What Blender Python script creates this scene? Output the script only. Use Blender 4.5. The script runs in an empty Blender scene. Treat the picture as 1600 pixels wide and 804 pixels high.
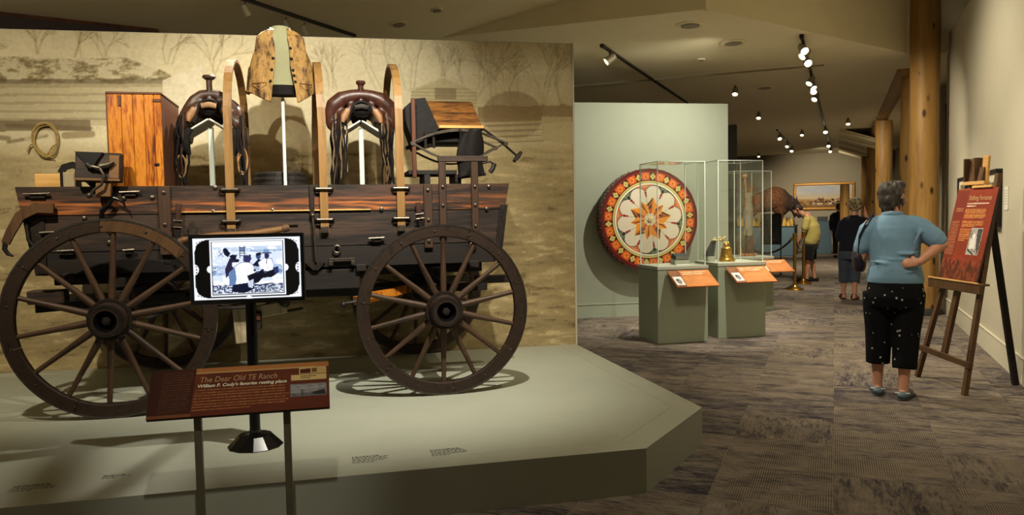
import bpy, bmesh, math, random
import numpy as np
from mathutils import Vector, Matrix, Euler, Quaternion
R = math.radians
rnd = random.Random(7)
scene = bpy.context.scene
COL = scene.collection

# ------------------------------------------------------------------ camera
EYE = 1.45
cam_d = bpy.data.cameras.new('camera')
cam_d.sensor_width = 36.0
cam_d.lens = 36.0 * 1212.0 / 1600.0
cam_d.clip_end = 200
cam = bpy.data.objects.new('camera', cam_d)
COL.objects.link(cam)
_p = math.atan(64 / 1212.0); _rho = 0.0176
_f = Vector((0, math.cos(_p), -math.sin(_p))); _u0 = Vector((0, math.sin(_p), math.cos(_p)))
_r = math.cos(_rho) * Vector((1, 0, 0)) - math.sin(_rho) * _u0
_u = _r.cross(_f)
cam.matrix_world = Matrix(((_r.x, _u.x, -_f.x, 0), (_r.y, _u.y, -_f.y, 0), (_r.z, _u.z, -_f.z, EYE), (0, 0, 0, 1)))
scene.camera = cam

# ------------------------------------------------------------------ world, exposure
scene.view_settings.view_transform = 'Standard'
scene.view_settings.look = 'None'
scene.view_settings.gamma = 1.0
scene.view_settings.use_curve_mapping = False
scene.view_settings.exposure = 0.0
scene.cycles.use_denoising = True
scene.cycles.max_bounces = 8
scene.cycles.transparent_max_bounces = 24
world = bpy.data.worlds.new('museum_ambient'); scene.world = world
world.use_nodes = True
world.node_tree.nodes['Background'].inputs[0].default_value = (1.0, 0.87, 0.64, 1)
world.node_tree.nodes['Background'].inputs[1].default_value = 0.2

# frames: (origin, angle) of the wagon platform, the mural, the corridor
class Frame:
    def __init__(s, o, deg): s.o = Vector(o); s.a = R(deg)
    def w(s, x, y, z=0.0):
        c, q = math.cos(s.a), math.sin(s.a)
        return Vector((s.o.x + c * x - q * y, s.o.y + q * x + c * y, s.o.z + z))
PLAT_H = 0.237
PF = Frame((0.68, 3.968, 0), 13.4)          # display platform, front right corner
WF = Frame((-2.548, 4.773, PLAT_H), 13.4)   # wagon
MF = Frame((0.585, 7.28, 0), 11.0)          # mural wall, right end
KF = Frame((0, 0, 0), -22.6)                # corridor

# ------------------------------------------------------------------ lamps
def spot(name, loc, target, power, size_deg=60, blend=0.6, radius=0.04, col=(1.0, 0.80, 0.50)):
    l = bpy.data.lights.new(name, 'SPOT'); l.energy = power; l.spot_size = R(size_deg); l.spot_blend = blend
    l.shadow_soft_size = radius; l.color = col
    o = bpy.data.objects.new(name, l); COL.objects.link(o)
    o.location = loc
    o.rotation_euler = (Vector(target) - Vector(loc)).to_track_quat('-Z', 'Y').to_euler()
    return o
WARM = (1.0, 0.88, 0.66); PALE = (1.0, 0.94, 0.80)
# wagon display
spot('wagon_key_lamp', WF.w(2.2, -1.85, 3.55), WF.w(1.7, 0.35, 0.45), 740, 66, 1.0, 0.025, PALE)
spot('vest_lamp', WF.w(1.4, -1.75, 3.6), WF.w(1.2, 1.2, 1.8), 580, 62, 0.9, 0.03, PALE)
spot('wagon_overhead_lamp', WF.w(0.95, 1.15, 3.0), WF.w(0.2, -0.2, 0.0), 190, 95, 0.8, 0.03, PALE)
spot('wagon_left_lamp', WF.w(-0.5, -1.6, 3.2), WF.w(-0.6, 1.4, 1.15), 350, 78, 0.9, 0.03, WARM)
spot('wagon_right_lamp', WF.w(3.3, -1.2, 3.4), WF.w(3.2, 1.6, 1.0), 150, 60, 0.9, 0.03, WARM)
# corridor
GWF = Frame((0.888, 10.887, 0), 10.4)
spot('oxcart_wheel_lamp', GWF.w(1.6, -1.95, 3.45), GWF.w(0.9, 0.0, 1.45), 330, 125, 1.0, 0.03, PALE)
spot('case_lamp', PF.w(2.75, 3.1, 3.5), PF.w(2.7, 4.5, 0.9), 400, 50, 0.9, 0.03, PALE)
spot('reading_rail_fill', PF.w(-1.75, -2.3, 3.5), PF.w(-1.95, -0.22, 0.73), 130, 22, 0.9, 0.03, PALE)  # narrow spot added to brighten the slanted board
spot('rear_case_lamp', KF.w(-0.4, 13.6, 3.4), KF.w(-1.3, 12.2, 0.8), 330, 60, 0.9, 0.03, WARM)
spot('easel_lamp', KF.w(-1.9, 7.3, 3.95), KF.w(0.8, 7.0, 0.8), 360, 66, 0.9, 0.04, WARM)
spot('visitor_lamp', KF.w(-0.75, 4.6, 3.95), KF.w(0.6, 7.2, 1.0), 170, 70, 0.9, 0.05, WARM)
spot('right_wall_lamp', KF.w(-1.0, 8.3, 3.7), KF.w(1.44, 8.6, 1.7), 330, 105, 0.9, 0.05, WARM)
spot('column_fill', KF.w(-0.5, 9.6, 3.3), KF.w(1.1, 12.1, 1.9), 300, 66, 0.9, 0.05, WARM)  # spot added to brighten the log columns
spot('corridor_floor_lamp', KF.w(-0.2, 10.6, 3.45), KF.w(0.0, 10.2, 0.0), 330, 110, 0.9, 0.05, WARM)
spot('corridor_middle_lamp', KF.w(-0.15, 15.2, 3.45), KF.w(0.1, 15.8, 0.0), 420, 110, 0.9, 0.05, WARM)
spot('rear_column_lamp', KF.w(-0.3, 17.5, 3.3), KF.w(1.1, 20.0, 2.0), 360, 70, 0.9, 0.05, WARM)
spot('entrance_floor_lamp', KF.w(-0.3, 4.4, 4.0), KF.w(0.1, 5.4, 0.0), 150, 120, 0.9, 0.05, WARM)
spot('bison_lamp', KF.w(-1.2, 23.6, 3.45), KF.w(-1.7, 27.0, 1.5), 900, 60, 0.9, 0.05, WARM)
spot('painting_lamp', KF.w(-0.4, 27.8, 3.45), KF.w(-0.4, 31.0, 1.8), 330, 85, 0.9, 0.05, WARM)
spot('far_floor_lamp', KF.w(-0.1, 21.5, 3.45), KF.w(0.1, 22.0, 0.0), 520, 115, 0.9, 0.05, WARM)

# ------------------------------------------------------------------ materials
def srgb(r, g, b):
    f = lambda c: c / 12.92 if c <= 0.04045 else ((c + 0.055) / 1.055) ** 2.4
    return (f(r / 255), f(g / 255), f(b / 255), 1.0)
def new_mat(name):
    m = bpy.data.materials.new(name); m.use_nodes = True
    nt = m.node_tree; b = nt.nodes['Principled BSDF']
    return m, nt, b
def N(nt, t, **kw):
    n = nt.nodes.new(t)
    for k, v in kw.items(): setattr(n, k, v)
    return n
def ramp(nt, fac, stops):
    r = N(nt, 'ShaderNodeValToRGB'); e = r.color_ramp.elements
    while len(e) < len(stops): e.new(0.5)
    for el, (p, c) in zip(e, stops): el.position = p; el.color = c
    nt.links.new(fac, r.inputs[0]); return r
def bump(nt, b, h, strength=0.2, dist=0.01):
    n = N(nt, 'ShaderNodeBump'); n.inputs['Strength'].default_value = strength; n.inputs['Distance'].default_value = dist
    nt.links.new(h, n.inputs['Height']); nt.links.new(n.outputs[0], b.inputs['Normal'])
def coords(nt, scale=(1, 1, 1), rot=(0, 0, 0), rand=0.0):
    tc = N(nt, 'ShaderNodeTexCoord'); mp = N(nt, 'ShaderNodeMapping')
    mp.inputs['Scale'].default_value = scale; mp.inputs['Rotation'].default_value = rot
    src = tc.outputs['Object']
    if rand:
        oi = N(nt, 'ShaderNodeObjectInfo'); mul = N(nt, 'ShaderNodeMath', operation='MULTIPLY'); mul.inputs[1].default_value = rand
        nt.links.new(oi.outputs['Random'], mul.inputs[0])
        va = N(nt, 'ShaderNodeVectorMath', operation='ADD')
        nt.links.new(src, va.inputs[0]); nt.links.new(mul.outputs[0], va.inputs[1]); src = va.outputs[0]
    nt.links.new(src, mp.inputs[0]); return mp.outputs[0]
def noise(nt, vec, scale, detail=4, rough=0.6):
    n = N(nt, 'ShaderNodeTexNoise'); n.inputs['Scale'].default_value = scale; n.inputs['Detail'].default_value = detail
    n.inputs['Roughness'].default_value = rough
    nt.links.new(vec, n.inputs['Vector']); return n.outputs[0]
def plain(name, c, rough=0.6, metal=0.0, var=0.12, scale=18, bmp=0.05, sheen=0.0, spec=0.5):
    m, nt, b = new_mat(name)
    v = coords(nt); n = noise(nt, v, scale)
    lo = tuple(x * (1 - var) for x in c[:3]) + (1,); hi = tuple(min(1, x * (1 + var)) for x in c[:3]) + (1,)
    r = ramp(nt, n, [(0.3, lo), (0.7, hi)]); nt.links.new(r.outputs[0], b.inputs['Base Color'])
    b.inputs['Roughness'].default_value = rough; b.inputs['Metallic'].default_value = metal
    b.inputs['Specular IOR Level'].default_value = spec
    if sheen: b.inputs['Sheen Weight'].default_value = sheen
    if bmp: bump(nt, b, n, bmp, 0.01)
    return m
def wood(name, stops, axis='x', scale=6.0, stretch=12.0, rough=0.55, bmp=0.25, rand=9.0, spec=0.3):
    """stops: list of (pos, colour); grain runs along axis in the object's own coordinates"""
    m, nt, b = new_mat(name)
    s = {'x': (1 / stretch, 1, 1), 'y': (1, 1 / stretch, 1), 'z': (1, 1, 1 / stretch)}[axis]
    v = coords(nt, s, rand=rand)
    n1 = noise(nt, v, scale, 5, 0.65); n2 = noise(nt, v, scale * 5, 3, 0.7)
    mx = N(nt, 'ShaderNodeMix'); mx.inputs[0].default_value = 0.35
    nt.links.new(n1, mx.inputs[2]); nt.links.new(n2, mx.inputs[3])
    r = ramp(nt, mx.outputs[0], stops); nt.links.new(r.outputs[0], b.inputs['Base Color'])
    b.inputs['Roughness'].default_value = rough; b.inputs['Specular IOR Level'].default_value = spec
    bump(nt, b, mx.outputs[0], bmp, 0.006)
    return m
def emit(name, c, strength):
    m, nt, b = new_mat(name); b.inputs['Base Color'].default_value = (0, 0, 0, 1)
    b.inputs['Emission Color'].default_value = c; b.inputs['Emission Strength'].default_value = strength
    return m
def printed(name, rough=0.6, emission=0.0, spec=0.2):
    """flat print held as a colour attribute on the sheet"""
    m, nt, b = new_mat(name); a = N(nt, 'ShaderNodeAttribute'); a.attribute_name = 'print'
    if emission:
        b.inputs['Base Color'].default_value = (0.01, 0.01, 0.01, 1)
        nt.links.new(a.outputs['Color'], b.inputs['Emission Color']); b.inputs['Emission Strength'].default_value = emission
        b.inputs['Roughness'].default_value = 0.3
    else:
        nt.links.new(a.outputs['Color'], b.inputs['Base Color']); b.inputs['Roughness'].default_value = rough
    b.inputs['Specular IOR Level'].default_value = spec
    return m
def glass_mat(name):
    m, nt, b = new_mat(name); nt.nodes.remove(b)
    tr = N(nt, 'ShaderNodeBsdfTransparent'); tr.inputs[0].default_value = (0.985, 0.995, 0.985, 1)
    gl = N(nt, 'ShaderNodeBsdfGlossy'); gl.inputs['Roughness'].default_value = 0.02
    lw = N(nt, 'ShaderNodeLayerWeight'); lw.inputs[0].default_value = 0.5
    pw = N(nt, 'ShaderNodeMath', operation='POWER'); pw.inputs[1].default_value = 4.0; nt.links.new(lw.outputs['Facing'], pw.inputs[0])
    ma = N(nt, 'ShaderNodeMath', operation='MULTIPLY_ADD'); ma.inputs[1].default_value = 0.45; ma.inputs[2].default_value = 0.03; nt.links.new(pw.outputs[0], ma.inputs[0])
    mx = N(nt, 'ShaderNodeMixShader')
    nt.links.new(ma.outputs[0], mx.inputs[0]); nt.links.new(tr.outputs[0], mx.inputs[1]); nt.links.new(gl.outputs[0], mx.inputs[2])
    nt.links.new(mx.outputs[0], nt.nodes['Material Output'].inputs[0])
    return m

M = {}
M['platform'] = plain('platform_paint', srgb(170, 173, 156), 0.55, var=0.03, scale=4, bmp=0.02)
M['green_wall'] = plain('sage_wall_paint', srgb(158, 164, 145), 0.8, var=0.02, scale=6, bmp=0.03)
M['cream_wall'] = plain('cream_wall_paint', srgb(184, 178, 158), 0.85, var=0.02, scale=6, bmp=0.03)
M['far_wall'] = plain('taupe_wall_paint', srgb(150, 140, 118), 0.85, var=0.02, scale=4, bmp=0.02)
M['ceiling'] = plain('ceiling_paint', srgb(236, 224, 188), 0.9, var=0.02, scale=4, bmp=0.02)
M['dark_wall'] = plain('dark_wall_and_shade', srgb(70, 68, 62), 0.85, var=0.05)
M['baseboard'] = plain('baseboard_paint', srgb(205, 200, 180), 0.5, var=0.02, bmp=0)
M['black_metal'] = plain('black_metal', srgb(22, 22, 24), 0.35, 0.6, var=0.1, bmp=0.02)
M['black_gloss'] = plain('black_gloss_plastic', srgb(12, 12, 14), 0.15, 0.0, var=0.1, bmp=0)
M['iron'] = plain('old_iron', srgb(48, 42, 38), 0.55, 0.7, var=0.35, scale=30, bmp=0.2)
M['worn_iron'] = plain('worn_bright_iron', srgb(88, 80, 70), 0.4, 0.8, var=0.3, scale=30, bmp=0.15)
M['tyre'] = plain('worn_tyre_iron', srgb(84, 78, 72), 0.34, 0.8, var=0.25, scale=30, bmp=0.1)
M['chrome'] = plain('polished_steel', srgb(200, 200, 195), 0.2, 1.0, var=0.03, bmp=0)
M['brass'] = plain('polished_brass', srgb(212, 168, 80), 0.22, 1.0, var=0.06, bmp=0)
M['bronze'] = plain('bronze_gilt', srgb(196, 150, 62), 0.3, 0.9, var=0.2, scale=40, bmp=0.1)
M['grey_post'] = plain('pale_grey_post_paint', srgb(185, 192, 182), 0.5, var=0.04, bmp=0.02)
M['white_paint'] = plain('white_paint', srgb(225, 222, 208), 0.5, var=0.03, bmp=0.02)
M['brown_sign'] = plain('brown_sign_core', srgb(45, 22, 14), 0.5, var=0.1)
M['dark_slate'] = plain('dark_slate', srgb(52, 54, 54), 0.6, var=0.2)
M['wagon_dark'] = wood('weathered_wagon_wood', [(0.32, srgb(14, 12, 11)), (0.47, srgb(40, 32, 28)), (0.57, srgb(66, 50, 40)), (0.70, srgb(28, 23, 21))], 'x', 9, 14, 0.6, 0.5)
M['wagon_dark_z'] = wood('weathered_upright_wood', [(0.3, srgb(30, 22, 17)), (0.5, srgb(66, 46, 34)), (0.7, srgb(46, 33, 26))], 'z', 9, 12, 0.55, 0.4)
M['wagon_black'] = wood('blackened_wagon_wood', [(0.3, srgb(13, 11, 10)), (0.52, srgb(35, 29, 26)), (0.75, srgb(22, 19, 17))], 'x', 9, 12, 0.65, 0.4)
M['wheel_wood'] = wood('dark_wheel_wood', [(0.32, srgb(17, 13, 11)), (0.5, srgb(50, 36, 27)), (0.70, srgb(30, 22, 17))], 'x', 16, 1.0, 0.5, 0.3)
M['spoke_wood'] = wood('worn_spoke_wood', [(0.34, srgb(26, 19, 14)), (0.5, srgb(74, 53, 37)), (0.68, srgb(44, 32, 23))], 'z', 14, 10, 0.5, 0.3)
M['bow_wood'] = wood('ash_bow_wood', [(0.3, srgb(88, 62, 34)), (0.5, srgb(134, 100, 56)), (0.7, srgb(108, 78, 42))], 'z', 10, 14, 0.5, 0.15)
M['orange_wood'] = wood('honey_pine', [(0.36, srgb(78, 34, 10)), (0.44, srgb(160, 86, 20)), (0.53, srgb(192, 124, 38)), (0.61, srgb(152, 78, 20)), (0.69, srgb(70, 32, 10))], 'z', 17, 8, 0.4, 0.15)
M['walnut'] = wood('dark_walnut', [(0.3, srgb(44, 24, 14)), (0.55, srgb(88, 50, 30)), (0.75, srgb(58, 32, 20))], 'z', 10, 10, 0.5, 0.2)
M['seat_wood'] = wood('worn_seat_wood', [(0.34, srgb(36, 20, 9)), (0.47, srgb(88, 54, 22)), (0.58, srgb(132, 86, 36)), (0.70, srgb(40, 22, 11))], 'x', 20, 6, 0.45, 0.3)
M['light_wood'] = wood('light_wood', [(0.3, srgb(168, 120, 62)), (0.55, srgb(208, 164, 98)), (0.75, srgb(184, 134, 72))], 'x', 8, 10, 0.5, 0.15)
M['mid_wood'] = wood('hickory_bar', [(0.3, srgb(66, 44, 24)), (0.55, srgb(118, 84, 48)), (0.75, srgb(88, 60, 34))], 'x', 8, 10, 0.5, 0.15)
M['rail_post'] = plain('rail_post_paint', srgb(112, 106, 86), 0.45, 0.3, var=0.05, bmp=0.02)
M['grey_wood'] = wood('silvered_board', [(0.3, srgb(92, 80, 60)), (0.5, srgb(160, 146, 116)), (0.7, srgb(118, 104, 80))], 'z', 12, 10, 0.7, 0.4)
M['easel_wood'] = wood('easel_oak', [(0.3, srgb(46, 32, 20)), (0.5, srgb(92, 66, 42)), (0.7, srgb(66, 46, 30))], 'z', 10, 10, 0.45, 0.2)
M['log'] = None
M['leather'] = plain('dark_saddle_leather', srgb(58, 36, 25), 0.42, var=0.5, scale=14, bmp=0.25)
M['leather_red'] = plain('red_saddle_leather', srgb(68, 37, 26), 0.4, var=0.5, scale=14, bmp=0.25)
M['leather_tan'] = plain('worn_tan_leather', srgb(138, 98, 58), 0.5, var=0.35, scale=16, bmp=0.25)
M['leather_black'] = plain('black_leather', srgb(21, 17, 15), 0.6, var=0.3, scale=16, bmp=0.25, spec=0.2)
M['lace'] = plain('pale_leather_lace', srgb(118, 94, 66), 0.6, var=0.3, scale=30, bmp=0.1)
M['red_plastic'] = plain('red_brown_paint', srgb(84, 36, 25), 0.5)
M['skin'] = plain('skin', srgb(196, 140, 112), 0.5, var=0.05, scale=30, bmp=0.03)
M['glass'] = glass_mat('clear_case_glass')
M['glass_edge'] = plain('polished_glass_edge', srgb(225, 235, 222), 0.25, var=0.02, bmp=0)
M['lamp_lens'] = emit('lit_lamp_lens', (1.0, 0.93, 0.75, 1), 14)
M['lamp_lens_dim'] = emit('dim_lamp_lens', (1.0, 0.88, 0.62, 1), 4)
M['lamp_can'] = plain('lamp_can_paint', srgb(150, 140, 112), 0.5, 0.1)
M['track'] = plain('track_rail_paint', srgb(40, 34, 26), 0.5, 0.3)
M['text_tan'] = plain('tan_lettering', srgb(190, 150, 100), 0.6, bmp=0)
M['text_cream'] = plain('cream_lettering', srgb(236, 226, 196), 0.6, bmp=0)
M['text_black'] = plain('black_lettering', srgb(20, 20, 18), 0.6, bmp=0)

def log_mat():
    m, nt, b = new_mat('peeled_pine_log')
    v = coords(nt, (1, 1, 0.12), rand=5.0)
    n1 = noise(nt, v, 6, 5, 0.6)
    r = ramp(nt, n1, [(0.28, srgb(116, 82, 40)), (0.5, srgb(160, 122, 66)), (0.72, srgb(136, 100, 50))])
    v2 = coords(nt, (1, 1, 0.45), rand=5.0)
    vo = N(nt, 'ShaderNodeTexVoronoi'); vo.inputs['Scale'].default_value = 5.2
    nt.links.new(v2, vo.inputs['Vector'])
    k = ramp(nt, vo.outputs['Distance'], [(0.08, (1, 1, 1, 1)), (0.17, (0, 0, 0, 1))])
    mx = N(nt, 'ShaderNodeMix', data_type='RGBA'); nt.links.new(k.outputs[0], mx.inputs[0])
    nt.links.new(r.outputs[0], mx.inputs[6]); mx.inputs[7].default_value = srgb(52, 28, 14)
    nt.links.new(mx.outputs[2], b.inputs['Base Color']); b.inputs['Roughness'].default_value = 0.5
    b.inputs['Specular IOR Level'].default_value = 0.3
    bump(nt, b, n1, 0.3, 0.02)
    return m
M['log'] = log_mat()

def board_mat():
    """dark side boards with a warm worn streak near the lower edge of the top board"""
    m, nt, b = new_mat('side_board_wood')
    v = coords(nt, (1 / 14, 1, 1)); n1 = noise(nt, v, 16, 7, 0.72); n2 = noise(nt, coords(nt, (1 / 26, 1, 1)), 26, 5, 0.7)
    base = ramp(nt, n1, [(0.32, srgb(15, 12, 11)), (0.47, srgb(42, 32, 27)), (0.57, srgb(72, 50, 38)), (0.70, srgb(29, 23, 21))])
    worn = ramp(nt, n2, [(0.38, srgb(58, 34, 22)), (0.50, srgb(150, 84, 40)), (0.64, srgb(186, 114, 58))])
    tc = N(nt, 'ShaderNodeTexCoord'); sp = N(nt, 'ShaderNodeSeparateXYZ'); nt.links.new(tc.outputs['Object'], sp.inputs[0])
    # worn band: height 1.27..1.36, strongest to the middle and right of the wagon
    w = N(nt, 'ShaderNodeMapRange'); w.inputs[1].default_value = 1.385; w.inputs[2].default_value = 1.33
    nt.links.new(sp.outputs['Z'], w.inputs[0])
    w2 = N(nt, 'ShaderNodeMapRange'); w2.inputs[1].default_value = 1.262; w2.inputs[2].default_value = 1.285
    nt.links.new(sp.outputs['Z'], w2.inputs[0])
    n3 = noise(nt, coords(nt, (0.5, 1, 9)), 3.2, 3, 0.6)
    st = ramp(nt, n3, [(0.47, (0, 0, 0, 1)), (0.60, (1, 1, 1, 1))])
    m1 = N(nt, 'ShaderNodeMath', operation='MULTIPLY'); nt.links.new(w.outputs[0], m1.inputs[0]); nt.links.new(w2.outputs[0], m1.inputs[1])
    m2 = N(nt, 'ShaderNodeMath', operation='MULTIPLY'); nt.links.new(m1.outputs[0], m2.inputs[0]); nt.links.new(st.outputs[0], m2.inputs[1])
    mx = N(nt, 'ShaderNodeMix', data_type='RGBA'); nt.links.new(m2.outputs[0], mx.inputs[0])
    nt.links.new(base.outputs[0], mx.inputs[6]); nt.links.new(worn.outputs[0], mx.inputs[7])
    nt.links.new(mx.outputs[2], b.inputs['Base Color']); b.inputs['Roughness'].default_value = 0.55
    b.inputs['Specular IOR Level'].default_value = 0.3
    bump(nt, b, n1, 0.5, 0.006)
    return m
M['side_board'] = board_mat()

def carpet_mat():
    m, nt, b = new_mat('streaked_carpet')
    oi = N(nt, 'ShaderNodeObjectInfo')
    v = coords(nt, (0.22, 1.0, 1), rand=37.0)
    n1 = noise(nt, v, 48, 6, 0.78); n2 = noise(nt, coords(nt, (0.3, 1, 1), rand=13.0), 8, 4, 0.7)
    n3 = noise(nt, coords(nt, (1, 1, 1)), 160, 2, 0.5)
    mx = N(nt, 'ShaderNodeMix'); mx.inputs[0].default_value = 0.45; nt.links.new(n1, mx.inputs[2]); nt.links.new(n2, mx.inputs[3])
    ma = N(nt, 'ShaderNodeMath', operation='MULTIPLY_ADD'); ma.inputs[1].default_value = 0.09; ma.inputs[2].default_value = -0.045
    nt.links.new(oi.outputs['Random'], ma.inputs[0])
    ad = N(nt, 'ShaderNodeMath', operation='ADD'); nt.links.new(mx.outputs[0], ad.inputs[0]); nt.links.new(ma.outputs[0], ad.inputs[1])
    r = ramp(nt, ad.outputs[0], [(0.39, srgb(62, 58, 63)), (0.46, srgb(98, 91, 90)), (0.52, srgb(132, 121, 109)), (0.62, srgb(148, 136, 120))])
    m2 = N(nt, 'ShaderNodeMix', data_type='RGBA', blend_type='MULTIPLY'); m2.inputs[0].default_value = 1.0
    nt.links.new(r.outputs[0], m2.inputs[6])
    rr = ramp(nt, n3, [(0.35, (0.66, 0.66, 0.66, 1)), (0.65, (1.15, 1.15, 1.15, 1))]); nt.links.new(rr.outputs[0], m2.inputs[7])
    # some tiles carry fine cut ribs
    wv = N(nt, 'ShaderNodeTexWave', wave_type='BANDS', bands_direction='X'); wv.inputs['Scale'].default_value = 26; wv.inputs['Distortion'].default_value = 0.6
    nt.links.new(coords(nt), wv.inputs['Vector'])
    gt = N(nt, 'ShaderNodeMath', operation='GREATER_THAN'); gt.inputs[1].default_value = 0.62; nt.links.new(oi.outputs['Random'], gt.inputs[0])
    pt = ramp(nt, noise(nt, coords(nt, rand=7.0), 4, 2, 0.5), [(0.42, (0, 0, 0, 1)), (0.52, (1, 1, 1, 1))])
    gm = N(nt, 'ShaderNodeMath', operation='MULTIPLY'); nt.links.new(gt.outputs[0], gm.inputs[0]); nt.links.new(pt.outputs[0], gm.inputs[1])
    wr = ramp(nt, wv.outputs[0], [(0.3, (0.5, 0.48, 0.48, 1)), (0.7, (1.15, 1.15, 1.15, 1))])
    m3 = N(nt, 'ShaderNodeMix', data_type='RGBA', blend_type='MULTIPLY'); nt.links.new(gm.outputs[0], m3.inputs[0])
    nt.links.new(m2.outputs[2], m3.inputs[6]); nt.links.new(wr.outputs[0], m3.inputs[7])
    nt.links.new(m3.outputs[2], b.inputs['Base Color']); b.inputs['Roughness'].default_value = 0.95
    b.inputs['Specular IOR Level'].default_value = 0.1
    bump(nt, b, n3, 0.5, 0.006)
    return m
M['carpet'] = carpet_mat()

# ------------------------------------------------------------------ mesh builder
def rotm(e): return Euler(e).to_matrix() if e else Matrix.Identity(3)
class MB:
    def __init__(s): s.v = []; s.f = []; s.mi = []; s.sm = []
    def add(s, vs, fs, m=0, smooth=False):
        o = len(s.v); s.v += [tuple(x) for x in vs]
        for f in fs: s.f.append(tuple(i + o for i in f)); s.mi.append(m); s.sm.append(smooth)
    def box(s, c, d, rot=None, m=0, bev=0.0):
        c = Vector(c); r = rotm(rot); hx, hy, hz = d[0] / 2, d[1] / 2, d[2] / 2
        b = min(bev, hx * 0.9, hy * 0.9, hz * 0.9)
        if b <= 0:
            p = [c + r @ Vector((x * hx, y * hy, z * hz)) for x in (-1, 1) for y in (-1, 1) for z in (-1, 1)]
            s.add(p, [(0, 1, 3, 2), (4, 6, 7, 5), (0, 4, 5, 1), (2, 3, 7, 6), (0, 2, 6, 4), (1, 5, 7, 3)], m); return s
        idx = {}; vs = []
        for x in (-1, 1):
            for y in (-1, 1):
                for z in (-1, 1):
                    for a in range(3):
                        q = [x * (hx - b), y * (hy - b), z * (hz - b)]
                        q[a] = (x * hx, y * hy, z * hz)[a]
                        idx[(x, y, z, a)] = len(vs); vs.append(c + r @ Vector(q))
        fs = []
        for a in range(3):
            u, w = (a + 1) % 3, (a + 2) % 3
            for sg in (-1, 1):
                loop = []
                for (p, q) in ((-1, -1), (1, -1), (1, 1), (-1, 1)):
                    k = [0, 0, 0]; k[a] = sg; k[u] = p; k[w] = q; loop.append(idx[(k[0], k[1], k[2], a)])
                fs.append(tuple(loop if sg > 0 else loop[::-1]))
            for p in (-1, 1):
                for q in (-1, 1):
                    lo = [0, 0, 0]; hi = [0, 0, 0]; lo[a] = -1; hi[a] = 1
                    lo[u] = hi[u] = p; lo[w] = hi[w] = q
                    f = (idx[(*lo, u)], idx[(*hi, u)], idx[(*hi, w)], idx[(*lo, w)])
                    fs.append(f if p * q > 0 else f[::-1])
        for x in (-1, 1):
            for y in (-1, 1):
                for z in (-1, 1):
                    f = (idx[(x, y, z, 0)], idx[(x, y, z, 1)], idx[(x, y, z, 2)]); fs.append(f if x * y * z > 0 else f[::-1])
        s.add(vs, fs, m); return s
    def tube(s, pts, r, n=8, m=0, ry=None, up=None, closed=False, sq=False, dome=False):
        """swept tube; r scalar or list; ry second half axis; sq = rectangular section"""
        P = [Vector(p) for p in pts]; k = len(P)
        rr = r if isinstance(r, (list, tuple)) else [r] * k
        r2 = rr if ry is None else (ry if isinstance(ry, (list, tuple)) else [ry] * k)
        T = []
        for i in range(k):
            a = P[(i - 1) % k] if closed or i > 0 else P[i]; b = P[(i + 1) % k] if closed or i < k - 1 else P[i]
            t = (b - a); T.append(t.normalized() if t.length > 1e-9 else Vector((0, 0, 1)))
        u = Vector(up) if up else (Vector((0, 0, 1)) if abs(T[0].z) < 0.9 else Vector((1, 0, 0)))
        rings = []
        if sq: ang = [math.pi / 4 + math.pi / 2 * j for j in range(4)]; n = 4; mul = math.sqrt(2)
        else: ang = [2 * math.pi * j / n for j in range(n)]; mul = 1
        if dome and not closed:
            # add rounded ends
            for end in (0, 1):
                pass
        for i in range(k):
            t = T[i]; u = (u - t * u.dot(t)); u = u.normalized() if u.length > 1e-6 else t.orthogonal().normalized()
            w = t.cross(u)
            rings.append([P[i] + u * (math.sin(a) * r2[i] * mul) + w * (math.cos(a) * rr[i] * mul) for a in ang])
        vs = [p for ring in rings for p in ring]; fs = []
        cnt = k if closed else k - 1
        for i in range(cnt):
            for j in range(n):
                a = i * n + j; b = i * n + (j + 1) % n; c = ((i + 1) % k) * n + (j + 1) % n; d = ((i + 1) % k) * n + j
                fs.append((a, b, c, d))
        if not closed:
            fs.append(tuple(range(n))[::-1]); fs.append(tuple((k - 1) * n + j for j in range(n)))
        s.add(vs, fs, m, not sq); return s
    def limb(s, pts, rads, n=14, ry=None, up=None):
        """closed tube with rounded ends, for bodies"""
        P = [Vector(p) for p in pts]; a = (P[0] - P[1]).normalized(); b = (P[-1] - P[-2]).normalized()
        r0, r1 = rads[0], rads[-1]
        q = [P[0] + a * r0 * 0.95, P[0] + a * r0 * 0.7] + P + [P[-1] + b * r1 * 0.7, P[-1] + b * r1 * 0.95]
        rr = [r0 * 0.3, r0 * 0.72] + list(rads) + [r1 * 0.72, r1 * 0.3]
        ryy = None
        if ry is not None: ryy = [ry[0] * 0.3, ry[0] * 0.72] + list(ry) + [ry[-1] * 0.72, ry[-1] * 0.3]
        return s.tube(q, rr, n, ry=ryy, up=up)
    def loft(s, rings, n=24, m=0, cap=True):
        """rings: (cx, cy, z, rx, ry) stacked in z"""
        vs = []; fs = []
        for (cx, cy, z, rx, ry) in rings:
            for j in range(n):
                a = 2 * math.pi * j / n; vs.append((cx + math.cos(a) * rx, cy + math.sin(a) * ry, z))
        for i in range(len(rings) - 1):
            for j in range(n): fs.append((i * n + j, i * n + (j + 1) % n, (i + 1) * n + (j + 1) % n, (i + 1) * n + j))
        if cap:
            fs.append(tuple(range(n))[::-1]); fs.append(tuple((len(rings) - 1) * n + j for j in range(n)))
        s.add(vs, fs, m, True); return s
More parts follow.
